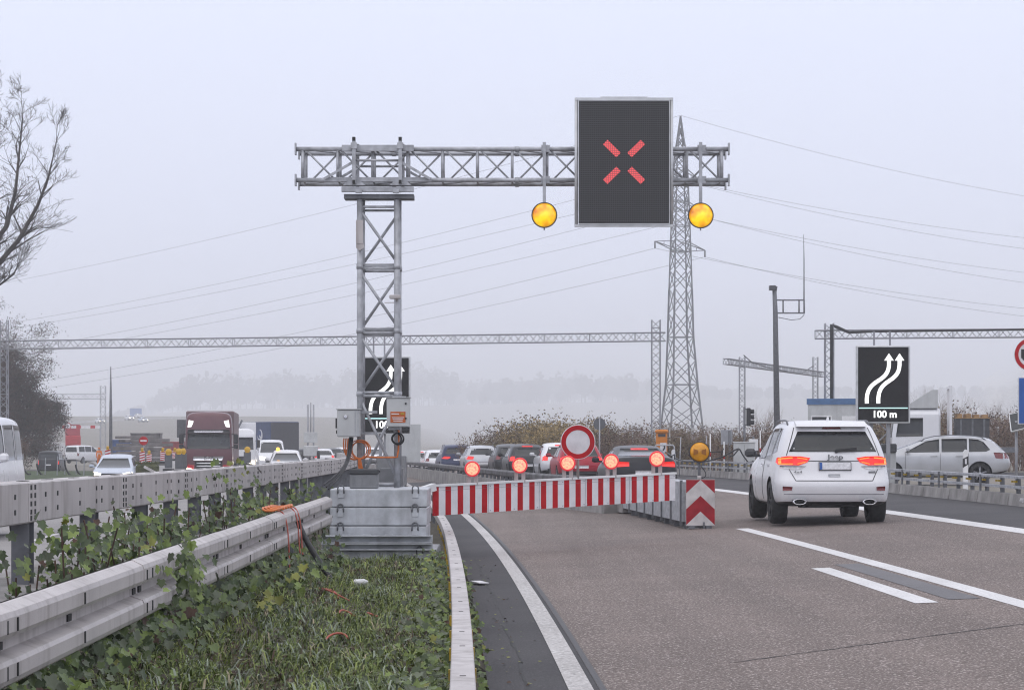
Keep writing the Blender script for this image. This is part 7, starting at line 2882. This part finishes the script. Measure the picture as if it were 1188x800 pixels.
# ivy and weeds
ivy = [mat('ivy_deep', (.045, .072, .020), .5, 0, .25, 3.0), mat('ivy_mid', (.088, .130, .030), .5, 0, .25, 3.0), mat('ivy_light', (.16, .22, .045), .55, 0, .2, 3.0), mat('ivy_yellow', (.20, .21, .035), .6, 0, .2, 3.0), mat('ivy_grey', (.105, .125, .075), .55, 0, .2, 3.0), M['leaf_brown']]
LEAF = [(0, 0), (.30, -.12), (.52, .10), (.40, .32), (.62, .60), (.34, .62), (.0, 1.0), (-.34, .62), (-.62, .60), (-.40, .32), (-.52, .10), (-.30, -.12)]
def ivy_leaf(b, c, s, nrm, rng, m):
    n = (Vector(nrm) + Vector((rng.gauss(0, .45), rng.gauss(0, .45), rng.gauss(0, .35)))).normalized()
    dn = Vector((rng.gauss(0, .5), rng.gauss(0, .5), -1))
    v = (dn - n * dn.dot(n))
    if v.length < 1e-3: v = n.orthogonal()
    v.normalize()
    u = v.cross(n)
    k = len(b.v)
    fold = rng.uniform(.05, .22)
    for (x, y) in LEAF:
        b.v.append(c + u * x * s + v * y * s + n * (abs(x) * fold - .12 * y * y) * s - b.o)
    b.f.append((k, k + 1, k + 2, k + 3, k + 4, k + 5, k + 6)); b.f.append((k, k + 6, k + 7, k + 8, k + 9, k + 10, k + 11))
    b.mi += [m, m]
    b.sm += [False, False]
def pick(rng, w):
    return rng.choices(range(6), weights=w)[0]
rng = random.Random(12)
# 1: ivy on the bank between the two barriers
b = MB()
cl = [(-3.1 + rng.uniform(-.4, .5), y) for y in [rng.uniform(9, 34) for _ in range(200)]]
dens = lambda y: .16 if y < 14.5 else (1.0 if y < 31 else .5)
for (x, y) in cl:
    if rng.random() > dens(y): continue
    zc = rng.uniform(.55, 1.10) - (.2 if x > -2.8 else 0)
    for _ in range(rng.randint(10, 24)):
        c = Vector((x + rng.gauss(0, .16), y + rng.gauss(0, .30), zc + rng.gauss(-.05, .13)))
        if c.x > -2.45 and c.z > .95: continue
        if -3.8 < c.x < -3.3 and c.z > 1.04: continue
        ivy_leaf(b, c, rng.uniform(.03, .078), (.55, -.6, .55), rng, pick(rng, (8, 6, 2.5, .35, 2, .5)))
    p0 = Vector((x, y, .35))
    b.tube([p0, p0 + Vector((rng.gauss(0, .1), rng.gauss(0, .2), zc - .3))], .006, 4, m=5)
tag(b.build('ivy', ivy, fix=False), 'ivy climbing between the two-wave rail and the box barrier', 'ivy', kind='stuff')
# 2: ivy spilling over and below the W-beam
b = MB()
for _ in range(60):
    y = rng.gauss(15.6, .45)
    t_ = rng.random()
    x = wrail_x(y) + .10 + .05 * rng.random()
    c = Vector((x if t_ > .12 else x - .2, y, W_TOP + .06 - t_ * .75))
    for _ in range(3):
        ivy_leaf(b, c + Vector((rng.gauss(0, .03), rng.gauss(0, .08), rng.gauss(0, .05))), rng.uniform(.045, .075), (.8, -.5, .4), rng, pick(rng, (3, 6, 5, 1, 1, .3)))
for _ in range(1150):
    y = rng.uniform(7.5, 30) ** 1.0
    lim = .62
    x = wrail_x(y) + abs(rng.gauss(0, .12 + .06 * smooth(13, 20, y))) - .06
    zz = verge_z(x, y)
    h = rng.uniform(.02, .30) * (1.0 - .8 * smooth(-2.2, -1.5, x))
    if y > 24 and rng.random() < .5: continue
    c = Vector((x, y, min(zz + h, W_TOP - .42)))
    for _ in range(2):
        ivy_leaf(b, c + Vector((rng.gauss(0, .06), rng.gauss(0, .08), rng.gauss(0, .04))), rng.uniform(.03, .078), (.6, -.55, .6), rng, pick(rng, (8, 6, 2, .25, 4, .8)))
for k in range(14):
    y = rng.uniform(17, 22)
    c = Vector((-1.75 + rng.gauss(0, .1), y, verge_z(-1.75, y) + .12))
for y0, x0 in ((18.2, -1.98), (21.3, -2.0)):
    for _ in range(14):
        c = Vector((x0 + rng.gauss(0, .07), y0 + rng.gauss(0, .2), verge_z(x0, y0) + .14 + rng.gauss(0, .05)))
        ivy_leaf(b, c, rng.uniform(.06, .10), (.3, -.6, .8), rng, 3 if rng.random() < .5 else 2)
tag(b.build('ivy', ivy, fix=False), 'ivy hanging over and below the two-wave crash barrier', 'ivy', kind='stuff')
# 3: sprigs over the box barrier
b = MB()
for y0 in (27.5, 30.5):
    for _ in range(9):
        ivy_leaf(b, Vector((bx(y0) + .12 + rng.gauss(0, .05), y0 + rng.gauss(0, .35), bz(y0) - .05 + rng.gauss(0, .10))), rng.uniform(.05, .09), (.6, -.7, .3), rng, pick(rng, (1, 4, 6, 3, 0, 0)))
tag(b.build('ivy_sprig', ivy, fix=False), 'few green sprigs hanging on the face of the box barrier', 'ivy', kind='stuff')
# 4: weeds along the low kerb rail and big rosette weeds at the bottom
b = MB()
for _ in range(1500):
    y = rng.uniform(11, 31)
    sd = -1 if rng.random() < .78 else 1
    x = rx(y) + sd * (.09 + abs(rng.gauss(0, .17 if sd < 0 else .05)))
    c = Vector((x, y, verge_z(x, y) + rng.uniform(.02, .24) * (1 if sd < 0 else .5)))
    ivy_leaf(b, c, rng.uniform(.03, .06), (.1, -.5, .9), rng, pick(rng, (4, 6, 4, 1, 4, .6)))
tag(b.build('weeds', ivy, fix=False), 'leafy weeds crowding both sides of the low kerb rail', 'weeds', kind='stuff')
# grass
grs = [mat('grass_deep', (.080, .115, .024), .7, 0, .3, 4.0), mat('grass_mid', (.150, .20, .042), .7, 0, .3, 4.0), mat('grass_light', (.27, .32, .085), .7, 0, .25, 4.0), mat('grass_grey', (.25, .29, .22), .7, 0, .2, 4.0), mat('grass_straw', (.33, .28, .19), .8, 0, .2, 4.0), mat('grass_dead', (.10, .065, .045), .9, 0, .3, 4.0)]
b = MB()
rng = random.Random(41)
def blade(c, h, w, lean, a, m):
    d = Vector((math.cos(a), math.sin(a), 0))
    s_ = Vector((-d.y, d.x, 0)) * w
    k = len(b.v)
    m1 = c + d * lean * .35 * h + Vector((0, 0, h * .6))
    tp = c + d * lean * h + Vector((0, 0, h * (1 - .25 * lean)))
    b.v.extend([c - s_, c + s_, m1 + s_ * .8, m1 - s_ * .8, tp])
    b.f.append((k, k + 1, k + 2, k + 3)); b.f.append((k + 3, k + 2, k + 4))
    b.mi += [m, m]
    b.sm += [False, False]
def dead(x, y):
    v = math.sin(x * 3.3 + 1.0) * math.sin(y * .9 + .6) + .5 * math.sin(x * 7 + y * 2.1)
    return v
for _ in range(15500):
    y = 11.5 + 21 * rng.random() ** 1.25
    x = cx(y) - .12 - 2.15 * rng.random()
    if x < wrail_x(y) + .02: continue
    dv = dead(x, y)
    if dv > .75 and rng.random() < .6: w_ = (1, 1, .3, 1, 1.5, 5)
    elif dv < -.5: w_ = (4, 5, 2, 4, .5, .3)
    else: w_ = (5, 6, 4, 1.6, .35, .6)
    m = rng.choices(range(6), weights=w_)[0]
    z = verge_z(x, y)
    for _ in range(3):
        blade(Vector((x + rng.gauss(0, .02), y + rng.gauss(0, .03), z - .01)), (rng.uniform(.03, .10) if rng.random() < .85 else rng.uniform(.09, .17)) * (1.2 if m == 4 else 1), rng.uniform(.003, .0075), rng.uniform(.4, 1.8), rng.uniform(0, 6.28), m)
tag(b.build('grass', grs, fix=False), 'short wet grass growing between the crash barrier and the kerb rail', 'grass', kind='stuff')
b = MB()
for _ in range(4200):
    y = 11.5 + 20 * rng.random() ** 1.2
    x = cx(y) - .15 - 2.0 * rng.random()
    if x < wrail_x(y) + .05: continue
    z = verge_z(x, y)
    c = Vector((x, y, z + rng.uniform(.01, .07)))
    ivy_leaf(b, c, rng.uniform(.012, .034), (0, -.3, 1), rng, rng.choices(range(6), weights=(3, 5, 3, .5, 5, 2.2))[0])
tag(b.build('clover', ivy, fix=False), 'small broad leaves and clover scattered through the grass', 'ground cover', kind='stuff')
# hoary grey-leaved herbs in the foreground and dry stalks
b = MB()
for (x0, y0, n_, sp_r) in ((-1.75, 13.0, 60, .22), (-1.35, 12.9, 70, .20), (-1.0, 13.2, 60, .2), (-.75, 13.6, 70, .18), (-1.55, 14.2, 40, .2), (-.6, 14.6, 40, .12), (-1.2, 16.5, 30, .2), (-1.75, 19.5, 30, .2)):
    for _ in range(n_ * 2):
        x, y = x0 + rng.gauss(0, sp_r), y0 + rng.gauss(0, sp_r * 2)
        c = Vector((x, y, verge_z(x, y) + rng.uniform(.01, .12)))
        blade(c, rng.uniform(.05, .12), rng.uniform(.004, .009), rng.uniform(.9, 1.9), rng.uniform(0, 6.28), rng.choices((3, 0, 1, 4), weights=(6, 2, 2, 1))[0])
tag(b.build('herbs', grs, fix=False), 'grey-leaved hoary herbs at the near end of the grass strip', 'weeds', kind='stuff')
# fallen leaves on the shoulder
b = MB()
for _ in range(90):
    y = rng.uniform(14, 34)
    x = cx(y) + rng.choice((.2, .25, .3)) + abs(rng.gauss(0, .12))
    ivy_leaf(b, Vector((x, y, gz(x, y) + .012)), rng.uniform(.015, .035), (0, 0, 3), rng, rng.choice((5, 5, 3, 1)))
tag(b.build('fallen_leaves', ivy, fix=False), 'fallen brown leaves on the dark strip beside the kerb rail', 'leaves', kind='stuff')
# far bushes and trees on the works side
for i, (px, y, pf, top, w) in enumerate(((10, 118, 548, 500, 1.2),)):
    p = P(px, pf, y)
    s_ = (P(0, top, y).z - p.z) / 2.55
    copy_tree(protos[3], p, i * 1.3, 'bare bush behind the minibus roof under the brown-leaved tree', scale=s_)
